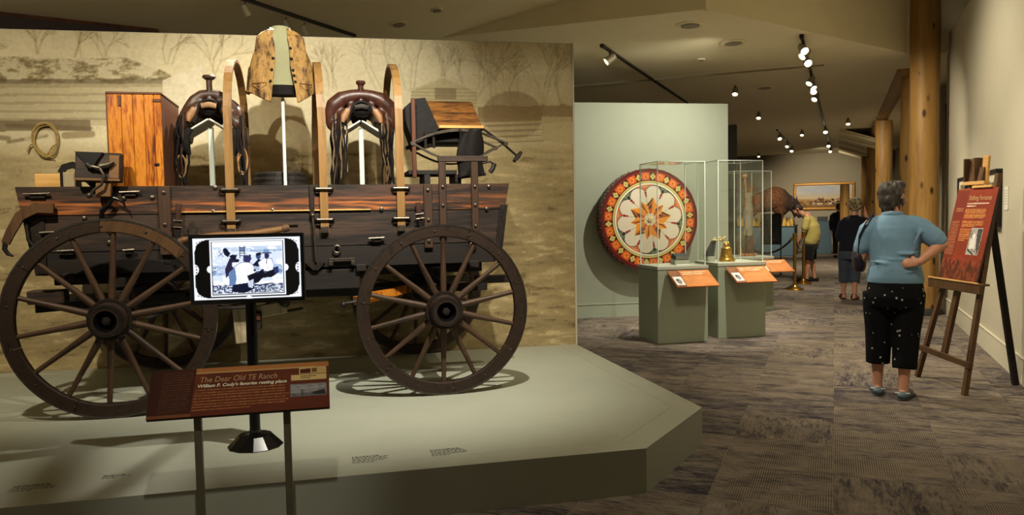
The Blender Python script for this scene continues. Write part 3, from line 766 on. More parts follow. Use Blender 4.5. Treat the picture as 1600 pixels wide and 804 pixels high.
# bow_1..3, bent ash
for x, tw in ((0.755, 0.0), (1.362, -0.06), (1.885, 0.0)):
    mb = MB(); pts = [(x, 0.246, 1.125), (x, 0.246, 1.5), (x, 0.247, 1.85)]
    n = 18
    for k in range(1, n): a = math.pi * k / n; pts.append((x + tw * k / n, 0.85 - 0.604 * math.cos(a), 1.86 + 0.515 * math.sin(a) ** 0.85))
    pts += [(x + tw, 1.453, 1.85), (x + tw, 1.454, 1.5), (x + tw, 1.454, 1.125)]
    mb.tube(pts, 0.027, sq=True, ry=0.010, up=(0, -1, 0)); bow = mb.build('bow', M['bow_wood'], wagon)
    for z in (1.425, 1.215):
        st = MB()
        st.tube([(x - 0.062, 0.25, z), (x - 0.05, 0.224, z), (x + 0.05, 0.224, z), (x + 0.062, 0.25, z)], 0.008, 8)
        for q in (-0.045, 0.045): st.box((x + q, 0.254, z), (0.035, 0.014, 0.024), bev=0.004)
        st.build('staple', M['worn_iron'], bow)
    pl_ = MB(); pl_.box((x, 0.234, 1.145), (0.05, 0.012, 0.045), bev=0.004); pl_.build('tip_shoe', M['worn_iron'], bow)
# uprights, straps and ironwork on the near side
def part(name, mat, fn, parent=None):
    mb = MB(); fn(mb); return mb.build(name, M[mat], parent or wagon)
for (x, w, z0, z1) in ((0.345, 0.075, 1.0, 1.452), (2.075, 0.06, 1.0, 1.45)):
    u = part('upright_cleat', 'wagon_dark_z', lambda m: m.box((x, 0.252, (z0 + z1) / 2), (w, 0.022, z1 - z0), bev=0.004))
    part('bolt', 'worn_iron', lambda m: [m.lathe([(0.013, 0), (0.011, -0.008), (0.004, -0.011)], 10, (x, 0.241, z), 'y') for z in (1.41, 1.2, 1.05)], u)
for x in (2.18, 2.412):
    u = part('stake', 'wagon_dark_z', lambda m: m.box((x, 0.246, 1.345), (0.052, 0.026, 0.53), bev=0.005))
    part('bolt', 'worn_iron', lambda m: [m.lathe([(0.012, 0), (0.010, -0.008), (0.004, -0.011)], 10, (x, 0.233, z), 'y') for z in (1.43, 1.3, 1.15)], u)
part('stake_rail', 'wagon_dark', lambda m: m.box((2.33, 0.246, 1.628), (0.36, 0.032, 0.042), bev=0.005))
part('corner_iron', 'iron', lambda m: m.prism([(2.545, 0.256, 0.90), (2.60, 0.256, 0.90), (2.655, 0.256, 1.30), (2.60, 0.256, 1.30)], (0, 0.008, 0)))
part('corner_iron', 'iron', lambda m: m.prism([(-0.425, 0.256, 0.90), (-0.37, 0.256, 0.90), (-0.37, 0.256, 1.25), (-0.46, 0.256, 1.25)], (0, 0.008, 0)))
for (x, z, l) in ((-0.40, 1.398, 0.15), (0.14, 1.405, 0.12), (-0.33, 1.155, 0.13), (-0.24, 1.035, 0.12), (1.71, 1.07, 0.11), (0.12, 1.03, 0.07)):
    h = part('latch', 'iron', lambda m: m.box((x, 0.252, z), (l * 0.6, 0.02, 0.04), bev=0.005))
    part('latch_bar', 'worn_iron', lambda m: m.tube([(x - l / 2, 0.238, z + 0.008), (x + l / 2, 0.238, z + 0.012)], 0.008, 8), h)
for (x, z) in ((-0.06, 1.43), (0.10, 1.375), (0.27, 1.378), (0.66, 1.44), (0.64, 1.282), (1.02, 1.284), (1.75, 1.28), (2.52, 1.43), (2.5, 1.27), (2.33, 1.08), (0.0, 1.09), (-0.14, 1.25)):
    part('bolt', 'worn_iron', lambda m: m.lathe([(0.016, 0), (0.014, -0.008), (0.005, -0.013)], 12, (x, 0.262, z), 'y'))
part('seam_highlight_strip', 'light_wood', lambda m: m.box((1.05, 0.256, 1.279), (1.25, 0.012, 0.009), bev=0.002))  # pale strip draws the seam's bright highlight as well as the thin orange strip
part('strap_iron', 'iron', lambda m: m.box((1.28, 0.254, 1.34), (0.034, 0.014, 0.22), bev=0.004))
part('brake_rod', 'worn_iron', lambda m: (m.tube([(1.282, 0.238, 1.24), (1.29, 0.236, 1.1), (1.296, 0.238, 0.93)], 0.0085, 10), m.ball((1.282, 0.238, 1.245), 0.016)))
part('rod_bracket', 'iron', lambda m: m.prism([(1.22, 0.25, 0.925), (1.36, 0.25, 0.925), (1.31, 0.25, 0.87), (1.275, 0.25, 0.87)], (0, 0.02, 0)))
part('hinge_plate', 'worn_iron', lambda m: (m.box((1.47, 0.25, 0.935), (0.18, 0.018, 0.024), bev=0.003), m.box((1.395, 0.246, 0.912), (0.03, 0.02, 0.03), bev=0.003), m.box((1.545, 0.246, 0.912), (0.03, 0.02, 0.03), bev=0.003)))
def ring(m, x, y, z, r, t, vertical=True, n=18):
    m.tube([(x + r * math.cos(2 * math.pi * k / n), y, z + r * math.sin(2 * math.pi * k / n)) for k in range(n)], t, 8, closed=True, up=(0, 1, 0))
part('tie_ring', 'worn_iron', lambda m: (ring(m, 1.44, 0.246, 1.01, 0.024, 0.006), m.ball((1.44, 0.254, 1.036), 0.011)))
part('tie_ring', 'worn_iron', lambda m: (ring(m, 2.39, 0.246, 1.01, 0.022, 0.006), ring(m, 2.385, 0.246, 1.05, 0.018, 0.005)))
part('side_plate', 'worn_iron', lambda m: m.box((1.155, 0.256, 1.185), (0.06, 0.008, 0.012), bev=0.002))
part('tool_box', 'wagon_black', lambda m: m.box((1.37, 0.42, 0.80), (0.44, 0.28, 0.14), bev=0.006))
part('bottom_sill', 'wagon_black', lambda m: m.box((1.05, 0.52, 0.845), (2.9, 0.09, 0.075), bev=0.006))
part('bottom_sill', 'wagon_black', lambda m: m.box((1.05, 1.18, 0.845), (2.9, 0.09, 0.075), bev=0.006))
for x in (-0.25, 0.6, 1.1, 1.6, 2.4):
    part('cross_beam', 'wagon_black', lambda m: m.box((x, 0.85, 0.875), (0.07, 1.2, 0.05), bev=0.005))
# running gear
part('brake_lever', 'easel_wood', lambda m: m.tube([(-0.30, 0.22, 1.315), (-0.40, 0.215, 1.32), (-0.49, 0.21, 1.27), (-0.545, 0.205, 1.17), (-0.575, 0.20, 1.10)], [0.030, 0.032, 0.030, 0.026, 0.022], sq=True, ry=[0.014] * 5, up=(0, -1, 0)))
part('lever_hook', 'iron', lambda m: m.tube([(-0.575, 0.20, 1.11), (-0.582, 0.20, 1.065), (-0.565, 0.20, 1.035), (-0.535, 0.20, 1.02)], [0.017, 0.015, 0.013, 0.006], 8))
part('lever_stay', 'iron', lambda m: m.tube([(-0.47, 0.24, 1.24), (-0.46, 0.24, 1.12), (-0.41, 0.24, 1.05)], 0.012, 8))
for (x, z) in ((0.055, 0.62), (2.135, 0.584)):
    part('axle', 'wagon_black', lambda m: m.box((x, 0.85, z), (0.10, 1.42, 0.105), bev=0.01))
    part('bolster', 'wagon_black', lambda m: m.box((x, 0.85, z + 0.115), (0.10, 1.22, 0.10), bev=0.01))
    part('bolster_upper', 'wagon_black', lambda m: m.box((x, 0.85, 0.83), (0.09, 1.25, 0.075), bev=0.01))
part('reach_pole', 'wagon_black', lambda m: m.box((1.08, 0.85, 0.66), (2.45, 0.08, 0.065), bev=0.01))
for (a, b) in (((0.35, 0.83, 0.68), (-0.52, 0.48, 0.66)), ((0.35, 0.87, 0.68), (-0.52, 1.22, 0.66)), ((1.45, 0.83, 0.66), (2.52, 0.42, 0.70)), ((1.45, 0.87, 0.66), (2.52, 1.28, 0.70))):
    part('hound', 'wagon_black', lambda m: m.tube([a, b], 0.034, sq=True, ry=0.028))
part('hound_end', 'wagon_dark', lambda m: m.box((-0.42, 0.42, 0.74), (0.22, 0.12, 0.09), bev=0.008))
part('tail_bar', 'wagon_black', lambda m: m.box((2.62, 0.62, 0.735), (0.30, 0.06, 0.06), bev=0.006))
part('brake_beam', 'orange_wood', lambda m: m.tube([(1.56, 0.30, 0.64), (1.95, 0.52, 0.70)], 0.036, sq=True, ry=0.03))
part('brake_stay', 'iron', lambda m: (m.tube([(1.46, 0.24, 0.63), (1.55, 0.26, 0.64), (1.66, 0.30, 0.72)], 0.012, 8), m.ball((1.47, 0.24, 0.625), 0.022)))
part('brace_rod', 'iron', lambda m: (m.tube([(0.15, 0.5, 0.56), (0.62, 0.62, 0.70), (0.95, 0.72, 0.66)], 0.012, 8), m.tube([(0.62, 0.3, 0.63), (0.84, 0.28, 0.63)], 0.011, 8)))

def wheel(cx, cz, y, rad, flip, first=None):
    if first:
        w = copy_tree(first, wagon); w.location = (cx, y, cz)
        if flip: w.rotation_euler = (0, R(11), R(180))
        return w
    w = node('wheel', wagon, (cx, y, cz), (0, R(4), 0))
    hub = MB()
    hub.lathe([(0.066, -0.15), (0.088, -0.15), (0.100, -0.115), (0.104, -0.07), (0.124, -0.045), (0.126, 0.05), (0.11, 0.07), (0.098, 0.14), (0.07, 0.15), (0, 0.15)], 32, axis='y', cap=False); hub.build('hub', M['wheel_wood'], w)
    hb = MB()
    for (a, b, r) in ((-0.152, -0.118, 0.097), (-0.064, -0.044, 0.128), (0.048, 0.066, 0.128)):
        hb.lathe([(r - 0.015, a), (r, a), (r + 0.002, b), (r - 0.015, b)], 32, axis='y', closed=True)
    hb.build('hub_band', M['iron'], w)
    bx = MB(); bx.lathe([(0.066, -0.149), (0.05, -0.12), (0.05, -0.02), (0, -0.02)], 24, axis='y', cap=False); bx.build('hub_box', M['black_metal'], w)
    nt = MB(); nt.lathe([(0.03, -0.02), (0.03, -0.125), (0.022, -0.14), (0.0, -0.142)], 6, axis='y', smooth=False); nt.build('axle_nut', M['iron'], w)
    sp = MB(); r0, r1 = 0.105, rad - 0.082
    sp.tube([(0, 0, r0), (0, 0, r0 + 0.05), (0, 0, r0 + 0.14), (0, 0, (r0 + r1) / 2 + 0.06), (0, 0, r1)], [0.023, 0.021, 0.019, 0.0165, 0.0155], 10, ry=[0.019, 0.023, 0.021, 0.0165, 0.0155])
    sme = sp.mesh('spoke', M['spoke_wood'])
    for k in range(14): put('spoke', sme, w, (0, 0, 0), (0, 2 * math.pi * (k + 0.5) / 14, 0))
    fl = MB(); n = 10; ro, ri = rad - 0.013, rad - 0.086; span = 2 * math.pi / 7 - 0.006; vs = []; fs = []; hw = 0.026
    for k in range(n + 1):
        a = -span / 2 + span * k / n
        for (r, y_) in ((ro, -hw), (ri + 0.006, -hw), (ri, -hw + 0.008), (ri, hw - 0.008), (ri + 0.006, hw), (ro, hw)): vs.append((math.sin(a) * r, y_, math.cos(a) * r))
    for k in range(n):
        for j in range(6): fs.append((k * 6 + j, k * 6 + (j + 1) % 6, (k + 1) * 6 + (j + 1) % 6, (k + 1) * 6 + j))
    fs += [tuple(range(6))[::-1], tuple(n * 6 + j for j in range(6))]
    fl.add(vs, fs); fme = fl.mesh('felloe', M['wheel_wood'])
    for k in range(7): put('felloe', fme, w, (0, 0, 0), (0, 2 * math.pi * k / 7 + 0.1, 0))
    ti = MB(); ti.lathe([(rad - 0.013, -0.028), (rad, -0.028), (rad, 0.028), (rad - 0.013, 0.028)], 96, axis='y', closed=True); ti.build('tyre', M['tyre'], w)
    rv = MB()
    for k in range(14):
        a = 2 * math.pi * (k + 0.25) / 14; r = rad - 0.045
        rv.lathe([(0.009, -0.026), (0.008, -0.030), (0.0, -0.032)], 8, (math.sin(a) * r, 0, math.cos(a) * r), 'y')
    rv.build('rivets', M['worn_iron'], w)['kind'] = 'stuff'; return w
w1 = wheel(0.055, 0.622, 0.02, 0.622, False)
w1.rotation_euler = (0, R(-9.4), 0)
for ch in [c for c in w1.children if c.name.startswith('felloe')][:1]:
    ch.data = ch.data.copy(); ch.data.materials[0] = M['easel_wood']; ch['label'] = 'paler patched rim section'; ch.rotation_euler.y = R(9.4 + 22)
    for k, c in enumerate([c for c in w1.children if c.name.startswith('felloe')][1:]): c.rotation_euler.y = R(31.4) + 2 * math.pi * (k + 1) / 7
w2 = wheel(2.135, 0.585, 0.02, 0.585, False)
w2.rotation_euler = (0, R(-11.9), 0)
wheel(0.055, 0.622, 1.68, 0.622, True, w1)
wheel(2.135, 0.585, 1.68, 0.585, True, w2)

# ------------------------------------------------------------------ things hung on the wagon
def won(x, y, z): return WF.w(x, y, z)
t = thing('singletree', 'worn wooden singletree bar hooked on the wagon side above the screen', 'singletree', won(0.47, 0.175, 1.098), WF.a)
mb = MB(); mb.tube([(-0.05, 0, -0.02), (0.0, 0, 0), (0.2, 0, 0.02), (0.42, 0, 0.028), (0.58, 0, 0.052), (0.66, 0, 0.068)], [0.017, 0.022, 0.025, 0.024, 0.022, 0.018], 12); mb.build('bar', M['mid_wood'], t)
mb = MB(); mb.tube([(0.62, 0, 0.06), (0.655, 0, 0.068)], 0.026, 12); mb.build('end_ferrule', M['easel_wood'], t)
mb = MB(); mb.tube([(-0.03, 0, -0.012), (0.0, 0, 0)], 0.025, 12); mb.build('end_ferrule', M['easel_wood'], t)
mb = MB(); mb.tube([(0.07, 0.05, 0.10), (0.07, 0.03, 0.10), (0.065, -0.025, 0.09), (0.06, -0.034, 0.03), (0.06, -0.026, -0.025), (0.06, 0.02, -0.03)], 0.034, sq=True, ry=0.003, up=(0, -1, 0)); mb.build('iron_loop', M['worn_iron'], t)
def harness(name, label, x, z, l, tilt):
    t = thing(name, label, 'harness strap', won(x, 0.232, z), rot=(0, R(tilt), WF.a), group='buckled straps on the wagon side')
    mb = MB(); mb.box((0, 0, -l / 2), (0.036, 0.008, l), bev=0.002); mb.box((0, -0.007, -l * 0.3), (0.026, 0.006, l * 0.6), bev=0.002); mb.build('strap', M['leather'], t)
    mb = MB(); mb.tube([(-0.026, -0.012, -l * 0.62), (0.026, -0.012, -l * 0.62), (0.03, -0.012, -l * 0.86), (-0.03, -0.012, -l * 0.86)], 0.0055, 8, closed=True, up=(0, 1, 0)); mb.tube([(0, -0.014, -l * 0.6), (0, -0.014, -l * 0.88)], 0.004, 6); mb.build('buckle', M['worn_iron'], t)
    mb = MB(); mb.box((0, -0.004, -l - 0.03), (0.03, 0.006, 0.07), bev=0.002); mb.build('strap_end', M['leather_black'], t)
harness('harness_strap', 'dark leather strap with iron buckle hanging beside the large left wheel', 0.435, 1.335, 0.18, 4)
harness('harness_strap', 'dark leather strap with iron buckle hanging above the right wheel', 2.0, 1.325, 0.135, -7)
t = thing('iron_hook', 'black twisted iron hook hanging over the wagon side left of centre', 'hook', won(0.0, 0.225, 1.50), WF.a)
mb = MB(); mb.tube([(0.0, 0.02, 0.02), (0.0, -0.01, -0.03), (0.03, -0.014, -0.085), (0.045, -0.014, -0.125), (0.02, -0.014, -0.165), (-0.025, -0.014, -0.205), (-0.03, -0.014, -0.26), (0.0, -0.014, -0.32)], [0.013, 0.014, 0.013, 0.012, 0.013, 0.012, 0.011, 0.004], 8); mb.build('shank', M['black_metal'], t)
mb = MB(); mb.tube([(0.04, -0.012, -0.12), (0.075, -0.02, -0.13), (0.11, -0.022, -0.155), (0.12, -0.022, -0.185)], [0.011, 0.01, 0.009, 0.004], 8); mb.build('prong', M['black_metal'], t)
# weathered jack hanging beneath the bed
t = thing('wagon_jack', 'weathered wooden wagon jack slung under the wagon behind the screen stand', 'jack', won(0.80, 0.62, 0.60), WF.a)
mb = MB(); mb.box((-0.035, 0, -0.12), (0.115, 0.07, 0.28), (0, R(-4), 0), bev=0.006); mb.build('body', M['grey_wood'], t)
mb = MB(); mb.box((0.15, 0.01, -0.03), (0.25, 0.05, 0.09), (0, R(-8), 0), bev=0.006); mb.build('arm', M['grey_wood'], t)
mb = MB(); mb.box((0.07, -0.03, -0.10), (0.06, 0.05, 0.13), bev=0.008); mb.tube([(0.07, 0, -0.03), (0.2, 0.0, 0.05), (0.40, 0, 0.045)], 0.011, 8); mb.tube([(0.2, 0, -0.06), (0.39, 0, -0.03)], 0.010, 8); mb.ball((0.26, 0, 0.02), 0.04); mb.tube([(0, 0, 0.08), (0, 0, 0.0)], 0.012, 8); mb.build('ironwork', M['iron'], t)
mb = MB(); mb.box((0.075, -0.062, -0.07), (0.035, 0.012, 0.05), bev=0.004); mb.build('painted_cheek', M['red_plastic'], t)

# ------------------------------------------------------------------ things standing in the bed
DZ = 1.40
t = thing('plank_cabinet', 'tall honey-coloured plank cabinet with dark edges standing at the left end of the wagon', 'cabinet', won(0.0, 0.36, DZ), WF.a)
H = 0.665; Wd = 0.33; Dp = 0.62
xs = [0.0, 0.085, 0.155, 0.225, 0.285, 0.33]
for a, b in zip(xs[:-1], xs[1:]):
    mb = MB(); mb.box(((a + b) / 2, 0.0, H / 2 - 0.002), (b - a - 0.002, 0.022, H - 0.012), bev=0.003); mb.build('front_plank', M['orange_wood'], t)
mb = MB(); mb.box((Wd - 0.008, Dp / 2, H / 2), (0.018, Dp, H), bev=0.003); mb.build('side_panel', M['walnut'], t)
mb = MB(); mb.box((0.0, Dp / 2, H / 2), (0.018, Dp, H), bev=0.003); mb.build('side_panel', M['walnut'], t)
mb = MB(); mb.box((Wd / 2, Dp, H / 2), (Wd, 0.016, H)); mb.build('back_panel', M['walnut'], t)
mb = MB(); mb.box((Wd / 2, Dp / 2 - 0.004, H + 0.001), (Wd + 0.012, Dp + 0.016, 0.016), bev=0.004); mb.build('top_panel', M['walnut'], t)
mb = MB(); mb.box((0.078, -0.012, H - 0.05), (0.018, 0.01, 0.07), bev=0.002); mb.build('corner_batten', M['walnut'], t)
mb = MB(); mb.box((0.305, -0.012, H - 0.045), (0.05, 0.01, 0.02), bev=0.002); mb.build('corner_batten', M['walnut'], t)
mb = MB(); mb.box((0.29, -0.016, 0.20), (0.03, 0.012, 0.016), bev=0.004); mb.build('latch', M['iron'], t)
mb = MB(); mb.box((0.19, -0.014, 0.045), (0.26, 0.012, 0.012), bev=0.002); mb.build('lower_batten', M['orange_wood'], t)

t = thing('coffee_mill', 'dark board-mounted iron coffee mill with curled crank leaning before the plank cabinet', 'mill', won(-0.03, 0.19, DZ + 0.11), rot=(R(-6), R(2), WF.a))
mb = MB(); mb.box((0.0, 0.03, 0.065), (0.27, 0.06, 0.185), bev=0.006); mb.build('board_box', M['wagon_dark'], t)
mb = MB(); mb.box((0.095, -0.006, 0.065), (0.06, 0.014, 0.15), bev=0.003); mb.box((0.0, -0.006, -0.018), (0.26, 0.014, 0.016), bev=0.002); mb.build('frame_slat', M['mid_wood'], t)
mb = MB(); mb.prism([(-0.135, -0.02, 0.155), (0.03, -0.02, 0.155), (-0.01, -0.02, 0.09), (-0.03, -0.02, 0.04), (-0.06, -0.02, 0.05), (-0.085, -0.02, 0.10)], (0, 0.03, 0)); mb.build('hopper', M['black_metal'], t)
mb = MB(); mb.tube([(-0.03, -0.03, 0.06), (0.02, -0.035, 0.05), (0.045, -0.035, 0.0), (0.03, -0.035, -0.055), (-0.01, -0.035, -0.085), (-0.035, -0.036, -0.12)], [0.011, 0.011, 0.010, 0.009, 0.009, 0.009], 8); mb.tube([(-0.03, -0.03, 0.055), (-0.06, -0.035, 0.075)], 0.014, 8); mb.tube([(0.02, -0.03, 0.06), (0.07, -0.03, 0.075), (0.1, -0.03, 0.095)], [0.02, 0.016, 0.006], 8); mb.build('crank', M['worn_iron'], t)
mb = MB(); mb.ball((-0.035, -0.045, -0.125), 0.018); mb.build('crank_knob', M['worn_iron'], t)
mb = MB(); mb.box((0.03, 0.03, -0.075), (0.09, 0.05, 0.10), bev=0.004); mb.build('foot_block', M['mid_wood'], t)
# strapped box
t = thing('strapped_box', 'small pale box with dark leather carrying strap at the far left of the wagon', 'box', won(-0.33, 0.42, DZ), WF.a)
mb = MB(); mb.box((-0.035, 0, 0.07), (0.16, 0.16, 0.14), bev=0.008); mb.build('body', M['light_wood'], t)
mb = MB(); mb.box((0.085, 0, 0.075), (0.075, 0.15, 0.15), bev=0.006); mb.build('end_block', M['grey_wood'], t)
mb = MB(); mb.box((0.045, 0, 0.073), (0.016, 0.166, 0.152), bev=0.002); mb.tube([(0.03, -0.03, 0.145), (0.05, -0.03, 0.185), (0.10, -0.03, 0.20), (0.155, -0.03, 0.175), (0.19, -0.03, 0.10), (0.24, -0.03, 0.05)], 0.022, sq=True, ry=0.006, up=(0, -1, 0)); mb.build('strap', M['leather_black'], t)
# keg
t = thing('keg', 'dark hooped wooden keg behind the vest stand', 'keg', won(1.03, 1.18, DZ), WF.a)
mb = MB(); sm = 20
for k in range(sm):
    mb2 = MB(); pr = [(0.185, 0), (0.205, 0.05), (0.212, 0.09), (0.205, 0.13), (0.185, 0.19)]
    a0 = 2 * math.pi * k / sm; a1 = 2 * math.pi * (k + 0.97) / sm
    vs = []; fs = []
    for (r, z) in pr:
        for a in (a0, (a0 + a1) / 2, a1): vs.append((math.cos(a) * r, math.sin(a) * r, z))
        for a in (a1, (a0 + a1) / 2, a0): vs.append((math.cos(a) * (r - 0.02), math.sin(a) * (r - 0.02), z))
    for i in range(len(pr) - 1):
        for j in range(6): fs.append((i * 6 + j, i * 6 + (j + 1) % 6, (i + 1) * 6 + (j + 1) % 6, (i + 1) * 6 + j))
    fs += [tuple(range(6))[::-1], tuple((len(pr) - 1) * 6 + j for j in range(6))]
    mb2.add(vs, fs); mb2.build('stave', M['wagon_black'], t)
mb = MB(); mb.lathe([(0.186, 0.165), (0, 0.165)], 32); mb.build('head', M['wagon_dark'], t)
for (z, r) in ((0.03, 0.202), (0.075, 0.213), (0.125, 0.211), (0.165, 0.199)):
    mb = MB(); mb.lathe([(r - 0.008, z - 0.01), (r, z - 0.01), (r - 0.001, z + 0.01), (r - 0.008, z + 0.01)], 40, closed=True); mb.build('hoop', M['iron'], t)

# ------------------------------------------------------------------ saddles on their stands
def saddle_stand(x, y, h, label):
    t = thing('saddle_stand', label, 'stand', won(x, y, DZ), WF.a, 'painted saddle stands')
    mb = MB(); mb.box((0, 0, h / 2), (0.036, 0.036, h), bev=0.004); mb.build('post', M['grey_post'], t)
    for s_ in (-1, 1):
        mb = MB(); mb.box((s_ * 0.09, 0.08, h - 0.005), (0.20, 0.34, 0.012), (0, s_ * R(32), 0), bev=0.003); mb.build('saddle_plate', M['white_paint'], t)
    mb = MB(); mb.box((0, 0, 0.004), (0.12, 0.12, 0.008), bev=0.002); mb.build('foot_plate', M['grey_post'], t)
    return t
def saddle(x, y, z, label, swell, horn_h, seed, mat):
    t = thing('western_saddle', label, 'saddle', won(x, y, z), WF.a)
    g = random.Random(seed); mb = MB()
    # pommel fork with swells (front at -y)
    if swell > 0.2: prof = [(0.225, -0.07, 0.035), (0.228, 0.0, 0.05), (0.20, 0.075, 0.062), (0.14, 0.125, 0.06), (0.07, 0.148, 0.05)]
    else: prof = [(0.215, -0.075, 0.028), (0.185, -0.02, 0.036), (0.145, 0.045, 0.042), (0.105, 0.10, 0.045), (0.055, 0.138, 0.042)]
    P = [(-x, -0.02, z) for x, z, w in prof] + [(0, -0.02, prof[-1][1] + 0.006)] + [(x, -0.02, z) for x, z, w in prof[::-1]]
    rr = [w for x, z, w in prof] + [prof[-1][2]] + [w for x, z, w in prof[::-1]]
    mb.limb(P, rr, 14)
    for s_ in (-1, 1): mb.limb([(s_ * 0.06, -0.06, 0.07), (s_ * 0.12, -0.085, 0.005), (s_ * 0.185, -0.07, -0.085)], [0.03, 0.036, 0.03], 10, ry=[0.016, 0.016, 0.014], up=(0, -1, 0))
    # bars along the back
    for s_ in (-1, 1):
        mb.limb([(s_ * 0.13, -0.05, 0.0), (s_ * 0.125, 0.15, -0.005), (s_ * 0.14, 0.42, 0.01)], [0.05, 0.045, 0.045], 12)
        # skirt draping over each side
        for k in range(6):
            f = k / 5; mb.limb([(s_ * 0.12, -0.02 + f * 0.46, 0.02), (s_ * (0.195 + 0.01 * (1 - f)), -0.04 + f * 0.46, -0.06), (s_ * (0.215 - 0.008 * f), -0.02 + f * 0.42, -0.155 - 0.03 * math.sin(f * math.pi))], [0.022, 0.02, 0.017], 10, ry=[0.055] * 3, up=(0, 1, 0))
    # seat and cantle
    for k in range(7):
        f = k / 6; zz = 0.08 - 0.03 * math.sin(f * math.pi) + 0.04 * f
        mb.limb([(-0.15, 0.05 + f * 0.36, zz - 0.05), (0, 0.05 + f * 0.36, zz), (0.15, 0.05 + f * 0.36, zz - 0.05)], [0.035, 0.03, 0.035], 10, ry=[0.05] * 3, up=(0, 0, 1))
    Pc = [(-math.cos(math.pi * k / 10) * 0.17, 0.43, 0.03 + math.sin(math.pi * k / 10) * 0.15) for k in range(11)]
    mb.limb(Pc, [0.03] * 11, 10); mb.limb([(0, 0.42, 0.05), (0, 0.44, 0.15)], [0.08, 0.06], 12, ry=[0.025, 0.02], up=(0, 1, 0))
    sculpt(mb, 'saddle_body', M[mat], 0.011, t, 5, 0.5)
    hk = 1.0 if swell < 0.2 else 0.78
    h = MB(); h.lathe([(0.036, 0.09), (0.025, 0.13), (0.021, 0.165), (0.021, horn_h - 0.02), (0.044 * hk, horn_h - 0.006), (0.046 * hk, horn_h + 0.006), (0.038 * hk, horn_h + 0.016), (0, horn_h + 0.02)], 20, (0, -0.025, 0), rot=(R(4), 0, 0)); h.build('horn', M[mat], t)
    gl = MB(); gl.tube([(-math.cos(math.pi * k / 10) * 0.075, -0.082, 0.03 + math.sin(math.pi * k / 10) * 0.07) for k in range(11)], 0.011, 10); gl.build('gullet_binding', M['leather_black'], t)
    dk = MB(); dk.ball((0, -0.055, 0.045), (0.072, 0.035, 0.05) if swell < 0.2 else (0.088, 0.04, 0.058)); dk.build('gullet_shade', M['leather_black'], t)  # black ball stands in for the shaded hollow under the fork
    for s_ in (-1, 1):
        # fender and stirrup leather
        f = MB()
        def fn(i, j, s_=s_): 
            zz = -0.10 - 0.30 * j; wv = 0.055 + 0.035 * math.sin(j * 2.6)
            return (s_ * (0.215 + 0.012 * math.sin(j * 3)), 0.05 + (i - 0.5) * 2 * wv + 0.03 * j, zz)
        def fn2(i, j): p = fn(i, j); return (p[0] - s_ * 0.012, p[1], p[2])
        f.grid(fn, 8, 10); f.grid(lambda i, j: fn2(1 - i, j), 8, 10); f.build('fender', M[mat], t, fix=False)
        st = MB(); st.tube([(s_ * 0.16, -0.055, -0.09), (s_ * 0.19, -0.06, -0.16), (s_ * 0.172, -0.05, -0.235), (s_ * 0.15, -0.04, -0.29)], [0.05, 0.046, 0.034, 0.012], 10, ry=[0.012] * 4, up=(0, -1, 0)); st.build('jockey_flap', M['leather_black'], t)
        lc = MB(); ld = MB(); kk = 11 if swell > 0.2 else 5
        for k in range(kk):
            x0 = s_ * (g.uniform(0.10, 0.205) if swell > 0.2 else g.uniform(0.17, 0.225)); L = g.uniform(0.32, 0.52); xx = x0 + s_ * g.uniform(0.0, 0.03); yy = -0.05 - g.uniform(0.03, 0.06)
            pts = [(x0, yy + 0.02, g.uniform(-0.06, 0.02))]
            for q in range(1, 6): pts.append((x0 + (xx - x0) * q / 5 + g.uniform(-0.012, 0.012), yy + g.uniform(-0.012, 0.012), -0.04 - L * q / 5))
            (lc if k % 2 else ld).tube(pts, [0.007, 0.0075, 0.007, 0.006, 0.006, 0.004], 6)
        lc.build('saddle_strings', M['lace'] if swell > 0.2 else M['leather'], t)['kind'] = 'stuff'; ld.build('dark_strings', M['leather_black'], t)['kind'] = 'stuff'
        ct = MB()
        for k in range(5):
            x0 = s_ * g.uniform(0.18, 0.235); yy = g.uniform(0.0, 0.1); pts = [(x0 + g.uniform(-0.012, 0.012), yy + g.uniform(-0.01, 0.01), -0.08 - 0.085 * q) for q in range(6)]
            ct.tube(pts, 0.008, 6)
        ct.build('cinch_straps', M['leather_black'], t)
    if swell < 0.2:
        for (cx, cz, r) in ((-0.20, -0.37, 0.05), (0.215, -0.33, 0.055), (0.21, -0.36, 0.045)):
            cl = MB(); cl.tube([(cx + r * 0.6 * math.cos(2 * math.pi * k / 16), -0.09, cz + r * 1.6 * math.sin(2 * math.pi * k / 16)) for k in range(16)], 0.006, 6, closed=True, up=(0, 1, 0))
            cl.build('rein_loop', M['leather_tan'], t)
    for s_ in (-1, 1):
        rs = MB(); rs.tube([(s_ * 0.098, -0.092, 0.04), (s_ * 0.125, -0.105, -0.01), (s_ * 0.14, -0.10, -0.055)], [0.020, 0.026, 0.012], 10, ry=[0.010] * 3, up=(0, -1, 0)); rs.build('rosette_flap', M['leather_tan'], t)
    pd = MB(); pd.tube([(-0.05, -0.10, 0.055), (0, -0.112, 0.062), (0.05, -0.10, 0.055)], 0.010, 8, ry=0.02); pd.build('fork_label_plate', M['leather_tan'] if swell < 0.2 else M['iron'], t)
    return t
saddle_stand(0.575, 0.80, 0.50, 'pale grey post holding the tall-horned saddle beside the plank cabinet')
saddle(0.585, 0.77, DZ + 0.58, 'dark leather saddle with a tall horn, next to the plank cabinet', 0.185, 0.265, 3, 'leather')
saddle_stand(1.648, 0.80, 0.50, 'pale grey post holding the broad reddish saddle right of the vest')
saddle(1.652, 0.77, DZ + 0.585, 'broad reddish leather saddle with long hanging strings, right of the vest', 0.225, 0.245, 5, 'leather_red')

